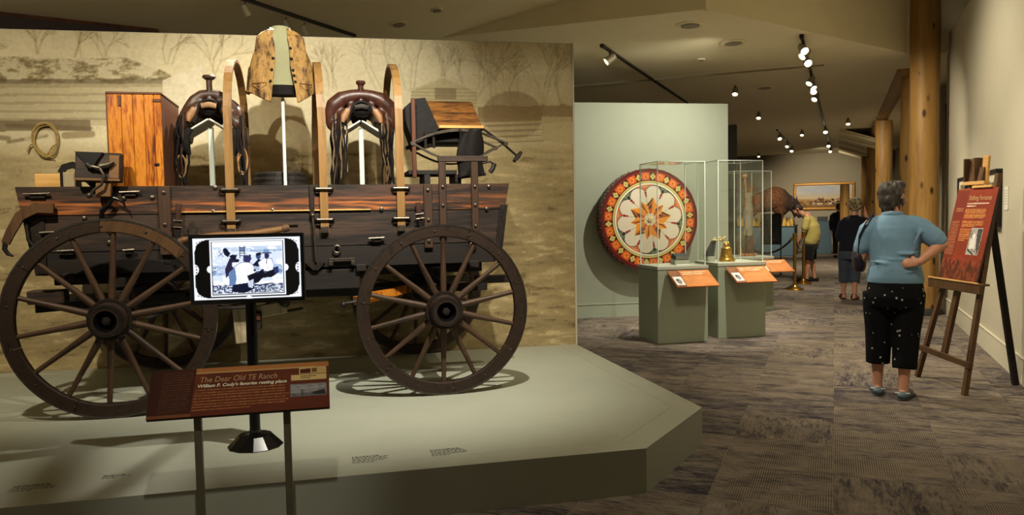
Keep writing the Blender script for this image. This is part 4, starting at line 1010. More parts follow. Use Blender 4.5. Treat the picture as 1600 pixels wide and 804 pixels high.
# ------------------------------------------------------------------ vest on its form
t = thing('vest_stand', 'white pole and sage fabric torso form carrying the hide vest', 'stand', won(1.085, 0.80, DZ), WF.a)
mb = MB(); mb.box((0, 0, 0.36), (0.022, 0.022, 0.72), bev=0.003); mb.build('pole', M['white_paint'], t)
mb = MB(); mb.box((0, 0, 0.004), (0.14, 0.14, 0.008), bev=0.002); mb.build('foot_plate', M['white_paint'], t)
VC = 0.0; vz = DZ
mb = MB(); mb.loft([(0, 0, 0.80, 0.155, 0.10), (0, 0, 0.90, 0.15, 0.10), (0, 0, 1.0, 0.165, 0.105), (0, 0, 1.10, 0.175, 0.105), (0, 0, 1.16, 0.165, 0.095), (0, 0, 1.195, 0.10, 0.075), (0, 0, 1.215, 0.065, 0.06), (0, 0, 1.235, 0.06, 0.055)], 32)
mb.build('torso_form', plain('sage_form_cloth', srgb(150, 148, 112), 0.85, var=0.04), t)
mb = MB(); mb.loft([(0, 0, 0.735, 0.14, 0.085), (0, 0, 0.80, 0.15, 0.095)], 32); mb.build('form_base', M['leather_black'], t)
v = thing('hide_vest', 'tan hide vest with dark buttons hung open on the torso form above the wagon', 'vest', won(1.085, 0.80, DZ), WF.a)
M['hide'] = None
def hide_mat():
    m, nt, b = new_mat('creased_buckskin')
    n1 = noise(nt, coords(nt, (1, 1, 0.45)), 14, 6, 0.7); n2 = noise(nt, coords(nt, (1, 1, 0.25)), 40, 3, 0.6)
    r = ramp(nt, n1, [(0.37, srgb(58, 38, 20)), (0.44, srgb(124, 90, 46)), (0.54, srgb(172, 134, 72)), (0.64, srgb(128, 92, 46))])
    nt.links.new(r.outputs[0], b.inputs['Base Color']); b.inputs['Roughness'].default_value = 0.75
    ad = N(nt, 'ShaderNodeMath', operation='ADD'); nt.links.new(n1, ad.inputs[0]); nt.links.new(n2, ad.inputs[1])
    bump(nt, b, ad.outputs[0], 0.5, 0.015); return m
M['hide'] = hide_mat()
# outline in the vest's own front plane: height -> (opening edge, outer edge)
def lerp(t, a): 
    for (t0, v0), (t1, v1) in zip(a[:-1], a[1:]):
        if t <= t1: return v0 + (v1 - v0) * (t - t0) / (t1 - t0)
    return a[-1][1]
zt, zb = 1.21, 0.665
def front(side):
    opn = [(0, 0.045), (0.10, 0.052), (0.25, 0.036), (0.45, 0.034), (0.7, 0.055), (1.0, 0.075)] if side < 0 else [(0, 0.045), (0.10, 0.05), (0.25, 0.062), (0.5, 0.066), (0.75, 0.09), (1.0, 0.11)]
    out = [(0, 0.065), (0.06, 0.13), (0.14, 0.165), (0.30, 0.178), (0.46, 0.212), (0.52, 0.218), (0.75, 0.232), (1.0, 0.245)]
    def fn(i, j):
        a = lerp(j, opn); b = lerp(j, out); u = a + (b - a) * i
        hemcut = 0.0
        z = zt - (zt - zb) * j
        if j > 0.85: z += (j - 0.85) / 0.15 * 0.10 * (i ** 1.3)
        flat = 0.115 * math.sqrt(max(0.02, 1 - (min(u, 0.235) / 0.25) ** 2)); shoulder = max(0, 1 - j / 0.14)
        y = -flat - 0.012 - 0.02 * j + shoulder * 0.07 + 0.006 * math.sin(11 * i + 7 * j) * j + 0.02 * i * j
        return (side * u, y, z)
    return fn
def back(i, j):
    b = lerp(j, [(0, 0.065), (0.06, 0.13), (0.14, 0.165), (0.30, 0.178), (0.46, 0.212), (0.75, 0.232), (1.0, 0.245)])
    u = -b + 2 * b * i; z = zt - (zt - zb - 0.09) * j; sh = max(0, 1 - j / 0.14)
    y = 0.115 * math.sqrt(max(0.02, 1 - (min(abs(u), 0.235) / 0.25) ** 2)) + 0.012 - 0.13 * sh * 0.85
    return (u, y, z)
for s_ in (-1, 1):
    fn = front(s_); mb = MB(); mb.grid(fn, 16, 36)
    p = mb.build('front_panel', M['hide'], v, sharp=80, fix=False); so = p.modifiers.new('thickness', 'SOLIDIFY'); so.thickness = 0.004; so.offset = 0
    bt = MB()
    for j in ((0.42, 0.57, 0.72) if s_ < 0 else (0.28, 0.42, 0.57, 0.64, 0.72)):
        q = fn(0.10 if s_ < 0 else 0.08, j); bt.lathe([(0.011, 0), (0.010, -0.005), (0.004, -0.008)], 10, (q[0], q[1] - 0.003, q[2]), 'y')
    bt.build('buttons', M['leather_black'], v)
    pk = MB(); q = [fn(i, 0.76 + (0.09 - abs(i - 0.55) * 0.22 if 0 else 0.0)) for i in (0.25, 0.55, 0.85)]
    pts = [(q[0][0], q[0][1] - 0.004, q[0][2]), (q[1][0], q[1][1] - 0.006, q[1][2] - 0.035), (q[2][0], q[2][1] - 0.004, q[2][2])]
    pk.tube(pts, 0.004, 6); pk.tube([(a, b - 0.001, c + 0.012) for a, b, c in (pts[0], ((pts[0][0] + pts[2][0]) / 2, pts[1][1], pts[0][2]), pts[2])], 0.004, 6); pk.build('pocket_welt', M['leather_tan'], v)
for s_ in (-1, 1):  # side seam between front and back
    fn = front(s_)
    def sd(i, j, s_=s_):
        jj = 0.5 + 0.48 * j; a = Vector(fn(1.0, jj)); b = Vector(back(1.0 if s_ > 0 else 0.0, min(1, jj * 1.0))); b.z = a.z; q = a.lerp(b, i); q.x += s_ * 0.02 * math.sin(i * math.pi); return tuple(q)
    mb = MB(); mb.grid(sd, 6, 12); p = mb.build('side_panel', M['hide'], v, fix=False); so = p.modifiers.new('thickness', 'SOLIDIFY'); so.thickness = 0.004
mb = MB(); mb.grid(back, 24, 24); p = mb.build('back_panel', M['hide'], v, fix=False); so = p.modifiers.new('thickness', 'SOLIDIFY'); so.thickness = 0.004
mb = MB(); mb.tube([(-0.06, -0.05, 1.20), (-0.07, 0.0, 1.225), (-0.045, 0.06, 1.235), (0.045, 0.06, 1.235), (0.07, 0.0, 1.225), (0.06, -0.05, 1.20)], 0.007, 8); mb.build('neck_binding', M['hide'], v)

# ------------------------------------------------------------------ spring seat
t = thing('spring_seat', 'old wooden wagon spring seat with leaf springs and leather flap at the right end', 'seat', won(2.05, 0.45, DZ), WF.a)
mb = MB(); mb.prism([(0.14, 0.06, 0.49), (0.46, 0.06, 0.49), (0.43, 0.20, 0.68), (0.42, 0.24, 0.695), (0.07, 0.24, 0.695), (0.06, 0.20, 0.685)], (0, 0.02, 0.005))
mb.build('seat_back', M['seat_wood'], t)
mb = MB()
def slope(k, z0, z1): pass
for k in range(4):
    f0, f1 = k / 4, (k + 0.96) / 4
    a = Vector((0.14, 0.04, 0.485)); b = Vector((0.05, 0.20, 0.69)); c = Vector((0.43, 0.20, 0.69)); d = Vector((0.475, 0.04, 0.485))
    q = [a.lerp(b, f0), d.lerp(c, f0), d.lerp(c, f1), a.lerp(b, f1)]
    mm = MB(); mm.prism([tuple(p) for p in q], (0, 0.02, 0.008)); mm.build('back_slat', M['seat_wood'], t)
mb = MB(); mb.prism([(0.05, 0.02, 0.69), (0.14, 0.02, 0.485), (0.14, 0.02, 0.36), (-0.03, 0.02, 0.32), (-0.07, 0.02, 0.44), (-0.10, 0.02, 0.53), (-0.10, 0.02, 0.62), (-0.03, 0.02, 0.68)], (0, 0.30, 0)); mb.build('end_panel', M['leather_black'], t)
mb = MB(); mb.box((0.31, -0.01, 0.476), (0.335, 0.03, 0.022), bev=0.003); mb.build('front_rail', M['light_wood'], t)
mb = MB(); mb.box((0.31, 0.16, 0.468), (0.35, 0.34, 0.02), bev=0.003); mb.build('seat_board', M['walnut'], t)
mb = MB(); mb.box((0.20, 0.12, 0.40), (0.36, 0.22, 0.10), bev=0.02); mb.build('under_pad', M['leather_black'], t)
mb = MB(); mb.box((-0.045, -0.03, 0.39), (0.03, 0.03, 0.57), bev=0.004); mb.build('corner_post', M['walnut'], t)
def arc(x0, x1, z0, zc, y, m, w=0.02, th=0.006):
    n = 16; pts = [(x0 + (x1 - x0) * k / n, y, z0 + (zc - z0) * math.sin(math.pi * k / n)) for k in range(n + 1)]
    m.tube(pts, w, sq=True, ry=th, up=(0, 0, 1))
for y in (-0.03, 0.32):
    mb = MB(); arc(-0.07, 0.645, 0.355, 0.455, y, mb); arc(-0.045, 0.61, 0.348, 0.228, y, mb, th=0.006); arc(0.1, 0.5, 0.42, 0.445, y, mb, th=0.005)
    mb.tube([(-0.055, y - 0.025, 0.352), (-0.055, y + 0.025, 0.352)], 0.016, 10); mb.tube([(0.635, y - 0.025, 0.352), (0.635, y + 0.025, 0.352)], 0.016, 10)
    mb.build('leaf_spring', M['worn_iron'], t)
mb = MB(); mb.tube([(0.47, 0.0, 0.47), (0.62, 0.0, 0.36), (0.73, 0.0, 0.265)], 0.009, 8); mb.tube([(0.70, -0.02, 0.225), (0.735, 0.0, 0.262), (0.765, 0.02, 0.295)], [0.013, 0.019, 0.013], 8); mb.build('stay_rod', M['iron'], t)
mb = MB(); mb.tube([(0.46, 0.0, 0.21), (0.52, 0.0, 0.225), (0.55, 0.0, 0.205)], 0.008, 8); mb.tube([(0.555, 0.0, 0.21), (0.54, 0.0, 0.17), (0.52, 0.0, 0.145)], 0.018, 8); mb.build('step_iron', M['iron'], t)
def flap(i, j):
    x = 0.28 + 0.17 * i + 0.04 * j * (i - 0.3) + 0.008 * math.sin(9 * j + 5 * i); z = 0.46 - 0.37 * j + (0.03 * i if j > 0.9 else 0)
    return (x, -0.055 + 0.018 * math.sin(i * 6 + j * 3) + 0.03 * j, z)
mb = MB(); mb.grid(flap, 10, 18); p = mb.build('leather_flap', M['leather_black'], t, fix=False); so = p.modifiers.new('thickness', 'SOLIDIFY'); so.thickness = 0.006
mb = MB(); mb.box((0.09, 0.15, 0.145), (0.36, 0.30, 0.035), bev=0.006); mb.box((0.05, 0.15, 0.065), (0.045, 0.30, 0.13), bev=0.004); mb.box((0.28, 0.15, 0.065), (0.045, 0.30, 0.13), bev=0.004); mb.build('riser', M['wagon_black'], t)
mb = MB()
for x in (0.04, 0.10): mb.tube([(x, -0.03, 0.40), (x, -0.03, 0.32)], 0.011, 8)
mb.build('clip_bolt', M['iron'], t)

# rope coil hung on the mural
t = thing('rope_coil', 'coil of pale rope hung on the mural left of the plank cabinet', 'rope', MF.w(-4.47, -0.02, 2.145), MF.a)
mb = MB(); g = random.Random(2)
pts = []
for k in range(96):
    a = 2 * math.pi * k / 24; rr = 0.105 + 0.008 * math.sin(k * 0.7) + 0.004 * (k // 24)
    pts.append((math.cos(a) * rr * 0.80, -0.012 - 0.007 * (k // 24) + 0.003 * math.sin(k), math.sin(a) * rr * 1.18))
pts += [(0.05, -0.03, -0.06), (0.0, -0.03, -0.135), (0.06, -0.03, -0.15)]
mb.tube(pts, 0.0075, 8); mb.build('coil', plain('sisal_rope', srgb(168, 142, 84), 0.8, var=0.25, scale=60, bmp=0.3), t)
mb = MB(); mb.tube([(-0.08, -0.03, -0.03), (-0.12, -0.02, -0.05), (-0.14, -0.02, -0.10)], 0.007, 8); mb.build('rope_end', bpy.data.materials['sisal_rope'], t)
mb = MB(); mb.tube([(0, 0.02, 0.115), (0, -0.035, 0.118)], 0.004, 8); mb.build('peg', M['iron'], t)

# ================================================================== SCREEN ON ITS STAND
def screen_picture(nr=132, nc=228):
    img = np.ones((nr, nc, 3)) * 0.012
    W_ = c8(240, 246, 255); K_ = np.array((0.01, 0.012, 0.02))
    sx, sy = nc / 164.0, nr / 92.0
    P = lambda x, y: (x * sx, y * sy)
    def pl(pts, c, o=1.0): poly(img, [P(*p) for p in pts], c, o)
    def ln(a, b, w, c, o=1.0): p, q = P(*a), P(*b); line(img, p[0], p[1], q[0], q[1], w, c, o)
    def ov(x, y, rx, ry, c, o=1.0): p = P(x, y); oval(img, p[0], p[1], rx * sx, ry * sy, c, o)
    for (a, b) in (((1, 1), (162, 1)), ((1, 90), (162, 90)), ((1, 1), (1, 90)), ((162, 1), (162, 90))): ln(a, b, 3.4, W_)
    for (cx, cy, u, v) in ((1, 1, 1, 1), (162, 1, -1, 1), (1, 90, 1, -1), (162, 90, -1, -1)):
        pl([(cx, cy), (cx + u * 22, cy), (cx + u * 11, cy + v * 4), (cx + u * 5, cy + v * 8), (cx + u * 2, cy + v * 17), (cx, cy + v * 19)], W_)
        for k in range(5): ov(cx + u * (4 + k * 3.2), cy + v * (12 - k * 2.3), 0.9, 1.2, K_)
        for k in range(3): ov(cx + u * (5 + k * 4), cy + v * (5.4 - k * 1.2), 1.3, 0.7, K_)
    for u in (1, -1):
        cx = 1 if u > 0 else 162
        ov(cx, 46, 7, 8, W_); 
        for k in range(3): ov(cx + u * 3.5, 41.5 + 4.4 * k, 1.3, 1.0, K_)
        ov(24 if u > 0 else 140, 46, 4, 5, W_)
    ov(82, 90, 5, 3, W_)
    # picture field
    pl([(25, 3), (139, 3), (139, 87), (25, 87)], W_); pl([(27, 5), (137, 5), (137, 85), (27, 85)], K_)
    pl([(28.5, 6), (135.5, 6), (135.5, 83.5), (28.5, 83.5)], c8(250, 252, 255))
    ins = np.zeros((nr, nc), bool); ins[int(6 * sy):int(83.5 * sy), int(28.5 * sx):int(135.5 * sx)] = True
    Y = np.arange(nr)[:, None] / sy + 0 * np.arange(nc)[None]; X = np.arange(nc)[None] / sx + 0 * Y
    f = fract(nr, nc, 4, 9, 3, 4); f2 = fract(nr, nc, 2, 3, 9, 2)
    paint(img, ins & (Y > 14 - 0.01 * X) & (Y < 21) & (f > 0.42), c8(150, 178, 214), 0.6)
    paint(img, ins & (Y > 17 + 3 * f) & (Y < 20 + 4 * f) & (X > 85), c8(116, 150, 196), 0.6)
    paint(img, ins & (Y > 41) & (Y < 56) & (f > 0.45), c8(92, 124, 170), 0.8)
    paint(img, ins & (Y > 43) & (Y < 50) & (f2 > 0.5), c8(50, 70, 112), 0.6)
    paint(img, ins & (Y > 69) & (f2 > 0.42), c8(30, 44, 84), 0.85); paint(img, ins & (Y > 71) & (f2 < 0.3), c8(170, 196, 230), 0.7)
    paint(img, ins & (Y > 22) & (Y < 66) & (fract(nr, nc, 8, 14, 33) > 0.45), c8(196, 212, 238), 0.7)
    D = c8(14, 20, 44); MD = c8(60, 78, 120); LT = c8(214, 226, 246)
    # distant chair and bundle
    for k in range(4): ln((70, 15 + k * 4), (77, 15 + k * 4), 1.3, D)
    ln((70, 13), (70, 30), 1.4, D); ln((77.5, 13), (77.5, 29), 1.6, D); pl([(71, 14), (77, 14), (77, 21), (71, 21)], MD, 0.6)
    pl([(44, 18), (50, 15), (56, 23), (52, 29), (47, 25)], D); ln((38, 27), (47, 19), 1.2, MD); ln((39, 20), (45, 28), 1, MD); ov(48, 17, 3, 2, D)
    # seated men round a cloth
    pl([(54, 31), (60, 27), (66, 33), (64, 44), (56, 52), (48, 60), (47, 46)], c8(40, 34, 62)); ov(60, 29, 4.6, 4, D); pl([(54, 26), (66, 25), (65, 28), (55, 29)], D)
    pl([(58, 37), (68, 36), (72, 40), (66, 44), (58, 43)], c8(232, 238, 250)); ov(66, 34, 3, 2.4, D)
    pl([(59, 44), (70, 37), (82, 35), (91, 41), (93, 54), (89, 65), (80, 72.5), (63, 72.5), (59, 60)], c8(120, 140, 180)); pl([(60, 45), (70, 38), (82, 36), (90, 42), (92, 54), (88, 64), (80, 72), (64, 72), (60, 60)], c8(250, 250, 246)); ln((68, 44), (66, 66), 1.2, c8(190, 202, 226)); ln((82, 44), (80, 64), 1.2, c8(200, 210, 230))
    pl([(52, 52), (62, 44), (64, 62), (60, 74), (53, 70)], c8(96, 126, 172)); pl([(58, 70), (84, 67), (92, 76), (74, 83), (56, 80)], D)
    ov(80, 33, 5.2, 4.4, c8(60, 56, 104)); pl([(75, 27), (82, 26), (88, 31), (84, 38), (76, 35)], c8(48, 48, 92)); pl([(83, 26), (87, 25), (86, 32)], D)
    ov(98, 28, 3.8, 5, MD); pl([(94, 24), (102, 22), (103, 26), (95, 28)], D); pl([(88, 42), (98, 32), (102, 34), (98, 44)], D)
    pl([(97, 38), (106, 31), (119, 32), (122, 42), (119, 55), (103, 55)], c8(130, 152, 192)); pl([(98, 38), (106, 32), (118, 33), (121, 42), (118, 54), (104, 54)], c8(244, 248, 255)); ov(111, 27.5, 3.6, 5, c8(44, 40, 78)); pl([(103, 24.5), (119, 24.5), (118, 22.6), (104, 22.6)], MD); pl([(107, 18), (114, 18), (116, 23), (106, 23)], c8(120, 150, 190)); ln((111, 33), (110, 40), 1.2, D)
    pl([(80, 57), (100, 50), (112, 51), (126, 47), (128, 54), (118, 60), (104, 61), (96, 68), (84, 70)], c8(12, 14, 30)); pl([(120, 46), (128, 44), (129, 53), (123, 56)], c8(40, 54, 100))
    for k in range(7): ov(88 + k * 4, 46 + (k % 3) * 3, 2.2, 1.5, (LT, D, MD)[k % 3])
    pl([(80, 66), (90, 62), (88, 76), (82, 74)], LT, 0.9); ln((92, 72), (119, 69), 1.6, D)
    return img
t = thing('video_screen', 'flat black video screen on a pole showing an old picnic photograph', 'screen', WF.w(0.965, -0.931, 0), WF.a)
mb = MB(); mb.box((0, 0.0, 0.965), (0.578, 0.045, 0.362), bev=0.006); mb.build('housing', M['black_gloss'], t)
mb = MB()
for (x, z, a, b) in ((0, 1.1385, 0.574, 0.018), (0, 0.7935, 0.574, 0.022), (-0.278, 0.965, 0.020, 0.33), (0.278, 0.965, 0.020, 0.33)): mb.box((x, -0.026, z), (a, 0.010, b), bev=0.003)
mb.build('bezel', M['black_gloss'], t)
M['screen_glow'] = printed('lit_screen', emission=1.15)
sheet('display', screen_picture(), 0.536, 0.321, M['screen_glow'], t, Matrix.Translation((-0.268, -0.0245, 0.8065)))
mb = MB(); mb.tube([(0.0, 0.055, 0.02), (0.0, 0.055, 0.97)], 0.028, 20); mb.build('pole', M['black_metal'], t)
mb = MB(); mb.box((0, 0.035, 0.965), (0.16, 0.03, 0.16), bev=0.004); mb.build('mount_plate', M['black_metal'], t)
mb = MB(); mb.lathe([(0.145, 0.0), (0.145, 0.004), (0.088, 0.062), (0.03, 0.066), (0.03, 0.09), (0, 0.09)], 12, (0.0, 0.055, 0), smooth=False); mb.build('base', M['black_gloss'], t)

# ================================================================== READING RAIL IN FRONT OF THE PLATFORM
t = thing('reading_rail', 'slanted brown reading rail about a ranch on two posts before the platform', 'sign', PF.w(-1.957, -0.30, 0), PF.a)
TA = math.atan2(0.15, 0.172); SL = 0.228
TILT = Matrix.Rotation(-TA, 4, 'X')
base = Matrix.Translation((-0.3675, 0, 0.645)) @ TILT
mb = MB(); mb.box((0.3675, 0.011, SL / 2), (0.735, 0.02, SL), bev=0.002); p = mb.build('board', M['brown_sign'], t); p.matrix_local = base
def rail_picture(nr=150, nc=480):
    img = np.ones((nr, nc, 3)) * c8(104, 50, 30); f = fract(nr, nc, 30, 60, 4)
    img *= (0.85 + 0.3 * f)[..., None]
    g = np.linspace(0, 1, nr)[:, None] + 0 * np.arange(nc)[None]; paint(img, g, c8(92, 38, 20), 0.4)
    poly(img, [(0, 0), (118, 0), (108, nr), (0, nr)], c8(64, 34, 24), 0.9)
    bands(img, 34, 8, 112, 136, c8(112, 72, 48), 17, 0.75, 5, -0.5)
    poly(img, [(118, 0), (nc, 0), (nc, 16), (470, 16), (470, 18), (118, 18)], c8(178, 116, 62)); poly(img, [(118, 14), (nc - 40, 14), (nc - 40, 18), (118, 18)], c8(206, 170, 110), 0.8)
    bands(img, 118, 66, 372, 136, c8(186, 128, 74), 8, 0.85, 8, -0.6)
    poly(img, [(396, 16), (472, 16), (472, 38), (396, 38)], c8(206, 176, 116)); poly(img, [(399, 22), (428, 20), (428, 36), (399, 36)], c8(80, 34, 22)); poly(img, [(431, 20), (446, 20), (446, 34), (431, 34)], c8(120, 84, 44)); bands(img, 448, 20, 470, 36, c8(150, 110, 60), 4, 0.7, 3)
    poly(img, [(374, 40), (472, 40), (472, 58), (374, 58)], c8(214, 186, 122)); bands(img, 400, 43, 446, 55, c8(70, 40, 20), 2, 0.9, 4)
    poly(img, [(372, 70), (472, 70), (472, 110), (372, 110)], c8(120, 118, 116)); sub = img[71:109, 373:471]
    f3 = fract(38, 98, 5, 10, 6); sub[:] = c8(150, 148, 146) * (0.7 + 0.5 * f3)[..., None]; sub[28:] *= 0.75
    poly(img, [(430, 98), (466, 90), (468, 106), (440, 106)], c8(50, 48, 48)); line(img, 404, 88, 404, 108, 2, c8(40, 40, 40)); line(img, 378, 84, 462, 82, 2, c8(200, 198, 194), 0.6)
    poly(img, [(0, 140), (112, 140), (112, nr), (0, nr)], c8(140, 86, 50), 0.8)
    return img
sheet('printed_face', rail_picture(), 0.735, SL, M['print'], t, base @ Matrix.Translation((0, 0.0, 0)))
UP = Matrix.Rotation(R(90), 4, 'X')
lettering('title_lettering', 'The Dear Old TE Ranch', 0.038, M['text_tan'], t, base @ Matrix.Translation((0.195, -0.0008, 0.158)) @ UP, shear=0.2, width=0.315)
lettering('subtitle_lettering', "William F. Cody's favorite resting place", 0.021, M['text_cream'], t, base @ Matrix.Translation((0.188, -0.0008, 0.134)) @ UP, shear=0.2, width=0.365, bold=0.0006)
for x in (-0.178, 0.185):
    mb = MB(); mb.box((x, 0.07, 0.345), (0.03, 0.036, 0.69), bev=0.003); po = mb.build('post', M['rail_post'], t)
    mb = MB(); mb.box((x, 0.07, 0.004), (0.11, 0.11, 0.008), bev=0.002); mb.build('foot_plate', M['iron'], po)

# ================================================================== DISPLAY CASES
M['case_paint'] = plain('case_paint', srgb(150, 158, 136), 0.6, var=0.03, bmp=0.02)
M['label_board'] = wood('copper_label_print', [(0.3, srgb(150, 88, 44)), (0.5, srgb(196, 124, 66)), (0.7, srgb(172, 102, 52))], 'x', 3, 4, 0.5, 0.0)
def case_label_picture(seed, nr=70, nc=170):
    img = np.ones((nr, nc, 3)) * c8(190, 118, 62); f = fract(nr, nc, 16, 40, seed); img *= (0.85 + 0.3 * f)[..., None]
    poly(img, [(0, 0), (46, 0), (40, nr), (0, nr)], c8(120, 76, 52), 0.9)
    bands(img, 52, 5, 158, 21, c8(244, 232, 200), 2, 1.0, seed, 0, 0.8); bands(img, 52, 27, 162, 64, c8(226, 170, 112), 7, 0.5, seed + 1)
    poly(img, [(6, 26), (40, 26), (38, 62), (6, 62)], c8(214, 214, 208)); oval(img, 22, 46, 10, 11, c8(110, 104, 96), 0.8); oval(img, 18, 40, 5, 5, c8(60, 56, 52), 0.8)
    bands(img, 4, 4, 38, 22, c8(200, 160, 120), 4, 0.5, seed + 2)
    return img
def display_case(label, o, w, d, hb, ht, lx, lw, seed):
    t = thing('display_case', label, 'display case', o, PF.a, 'glass display cases')
    mb = MB(); mb.box((w / 2, d / 2, hb / 2 - 0.02), (w, d, hb - 0.04), bev=0.004); mb.build('pedestal', M['case_paint'], t)
    mb = MB(); mb.box((w / 2, d / 2, hb - 0.02), (w + 0.012, d + 0.012, 0.04), bev=0.004); mb.build('top_slab', M['platform'], t)
    gx0, gx1, gy0, gy1 = 0.02, w - 0.02, 0.03, d - 0.03; th = 0.006; hh = ht - hb
    mb = MB()
    for (cx, cy, a, b) in (((gx0 + gx1) / 2, gy0, gx1 - gx0, th), ((gx0 + gx1) / 2, gy1, gx1 - gx0, th), (gx0, (gy0 + gy1) / 2, th, gy1 - gy0), (gx1, (gy0 + gy1) / 2, th, gy1 - gy0)):
        q = MB(); q.box((cx, cy, hb + hh / 2), (a, b, hh)); q.build('glass_pane', M['glass'], t)
    q = MB(); q.box(((gx0 + gx1) / 2, (gy0 + gy1) / 2, ht - th / 2), (gx1 - gx0, gy1 - gy0, th)); q.build('glass_top', M['glass'], t)
    e = MB(); k = 0.006
    for x in (gx0, gx1):
        for y in (gy0, gy1): e.box((x, y, hb + hh / 2), (k * 1.5, k * 1.5, hh))
        e.box((x, (gy0 + gy1) / 2, ht), (k, gy1 - gy0, k))
    for y in (gy0, gy1): e.box(((gx0 + gx1) / 2, y, ht), (gx1 - gx0, k, k))
    e.build('glass_edge', M['glass_edge'], t)
    A = math.atan2(0.27, 0.155); S = math.hypot(0.27, 0.155)
    m = Matrix.Translation((lx, -0.29, hb - 0.205)) @ Matrix.Rotation(-A, 4, 'X')
    q = MB(); q.box((lw / 2, 0.008, S / 2), (lw, 0.014, S), bev=0.002); lb = q.build('label_board', M['label_board'], t); lb.matrix_local = m
    sheet('label_print', case_label_picture(seed), lw, S, M['print'], lb, Matrix.Translation((0, 0, 0)))
    q = MB(); q.box((lx + lw / 2, -0.055, hb - 0.16), (0.05, 0.11, 0.02), bev=0.003); q.box((lx + lw / 2, -0.006, hb - 0.17), (0.10, 0.012, 0.10), bev=0.003); q.build('label_bracket', M['black_metal'], t)
    return t
C1 = PF.w(1.98, 4.28); C2 = PF.w(2.78, 4.40); C3 = PF.w(4.17, 6.5)
display_case('grey-green glass-topped case nearest the painted wheel, holding a dark book', C1, 0.61, 0.55, 0.865, 2.03, 0.10, 0.50, 3)
display_case('grey-green glass-topped case holding the bronze bell', C2, 0.61, 0.56, 0.875, 2.05, 0.08, 0.50, 5)
display_case('rear glass-topped case with crossed sticks and a gauze figure', C3, 0.64, 0.60, 0.80, 2.05, 0.30, 0.50, 7)
def con(o, x, y, z): return Vector(o) + Vector((math.cos(PF.a) * x - math.sin(PF.a) * y, math.sin(PF.a) * x + math.cos(PF.a) * y, z))
t = thing('closed_book', 'thick dark book on a cradle inside the left display case', 'book', con(C1, 0.40, 0.27, 0.865), PF.a)
mb = MB(); mb.box((0, 0, 0.09), (0.17, 0.12, 0.05), (R(12), 0, 0), bev=0.004); mb.build('cover', M['dark_slate'], t)
mb = MB(); mb.box((0, -0.003, 0.09), (0.162, 0.121, 0.036), (R(12), 0, 0)); mb.build('page_block', plain('old_pages', srgb(120, 116, 104), 0.8), t)
mb = MB(); mb.prism([(-0.09, -0.06, 0), (-0.09, 0.06, 0), (-0.09, 0.06, 0.075), (-0.09, -0.06, 0.05)], (0.18, 0, 0)); mb.build('cradle', M['platform'], t)
t = thing('paper_card', 'pale papers lying in front of the book in the left display case', 'paper', con(C1, 0.36, 0.12, 0.865), PF.a)
mb = MB(); mb.box((0, 0, 0.004), (0.17, 0.08, 0.008), bev=0.001); mb.build('sheet', M['white_paint'], t)
t = thing('bronze_bell', 'bronze hand bell with a mottled gilt surface in the middle display case', 'bell', con(C2, 0.25, 0.26, 0.875), PF.a)
mb = MB(); mb.lathe([(0.10, 0.0), (0.098, 0.012), (0.088, 0.03), (0.072, 0.06), (0.064, 0.10), (0.062, 0.14), (0.056, 0.16), (0.035, 0.176), (0.0, 0.18)], 36); mb.build('bell_body', M['bronze'], t)
mb = MB()
for z, r in ((0.015, 0.101), (0.05, 0.079), (0.145, 0.064)): mb.lathe([(r - 0.004, z - 0.006), (r, z - 0.006), (r, z + 0.006), (r - 0.004, z + 0.006)], 36, closed=True)
mb.build('raised_band', M['brass'], t)
mb = MB()
for k in range(6): a = k * math.pi / 3; mb.limb([(0.02 * math.cos(a), 0.02 * math.sin(a), 0.17), (0.034 * math.cos(a), 0.034 * math.sin(a), 0.20), (0.024 * math.cos(a), 0.024 * math.sin(a), 0.225)], [0.010, 0.011, 0.008], 8)
mb.build('crown_loop', M['bronze'], t)
t = thing('tasselled_wedge', 'dark wedge-shaped object with a cream tassel beside the bronze bell', 'artefact', con(C2, 0.08, 0.30, 0.875), PF.a)
mb = MB(); mb.prism([(-0.07, 0, 0.06), (0.03, 0, 0.06), (0.06, 0, 0.25), (0.03, 0, 0.24)], (0, 0.07, 0)); mb.build('body', M['dark_slate'], t)
mb = MB(); mb.box((-0.01, 0.035, 0.03), (0.10, 0.09, 0.06), bev=0.003); mb.build('rest', M['platform'], t)
mb = MB(); g = random.Random(4)
for k in range(11): mb.ball((0.02 + k * 0.014 + g.uniform(-0.01, 0.01), 0.0 + g.uniform(-0.02, 0.04), 0.255 + g.uniform(-0.02, 0.03)), 0.016, 8, 6)
mb.build('tassel', plain('cream_yarn', srgb(196, 176, 120), 0.9, var=0.2), t)
t = thing('crossed_sticks', 'crossed feathered sticks standing in the rear display case', 'staff', con(C3, 0.42, 0.32, 0.80), PF.a)
mb = MB(); mb.tube([(-0.13, 0, 0.0), (-0.02, 0, 0.60), (-0.06, 0, 1.18)], 0.012, 8); mb.ball((-0.065, 0, 1.19), (0.045, 0.03, 0.03)); mb.build('stick', M['light_wood'], t)
mb = MB(); mb.tube([(0.10, 0.02, 0.0), (0.0, 0.02, 0.62), (0.07, 0.02, 1.05)], 0.012, 8); mb.build('stick', M['light_wood'], t)
mb = MB(); mb.tube([(0.02, 0.03, 0.3), (0.01, 0.03, 0.62), (0.03, 0.03, 0.95)], [0.05, 0.07, 0.03], 12); mb.build('gauze', plain('grey_gauze', srgb(160, 150, 130), 0.9, var=0.2), t)
mb = MB(); mb.limb([(0.05, 0.05, 0.04), (0.04, 0.05, 0.30), (0.03, 0.05, 0.55)], [0.075, 0.06, 0.04], 14); mb.build('hide_wrap', plain('brown_wrap', srgb(96, 80, 66), 0.9, var=0.3), t)
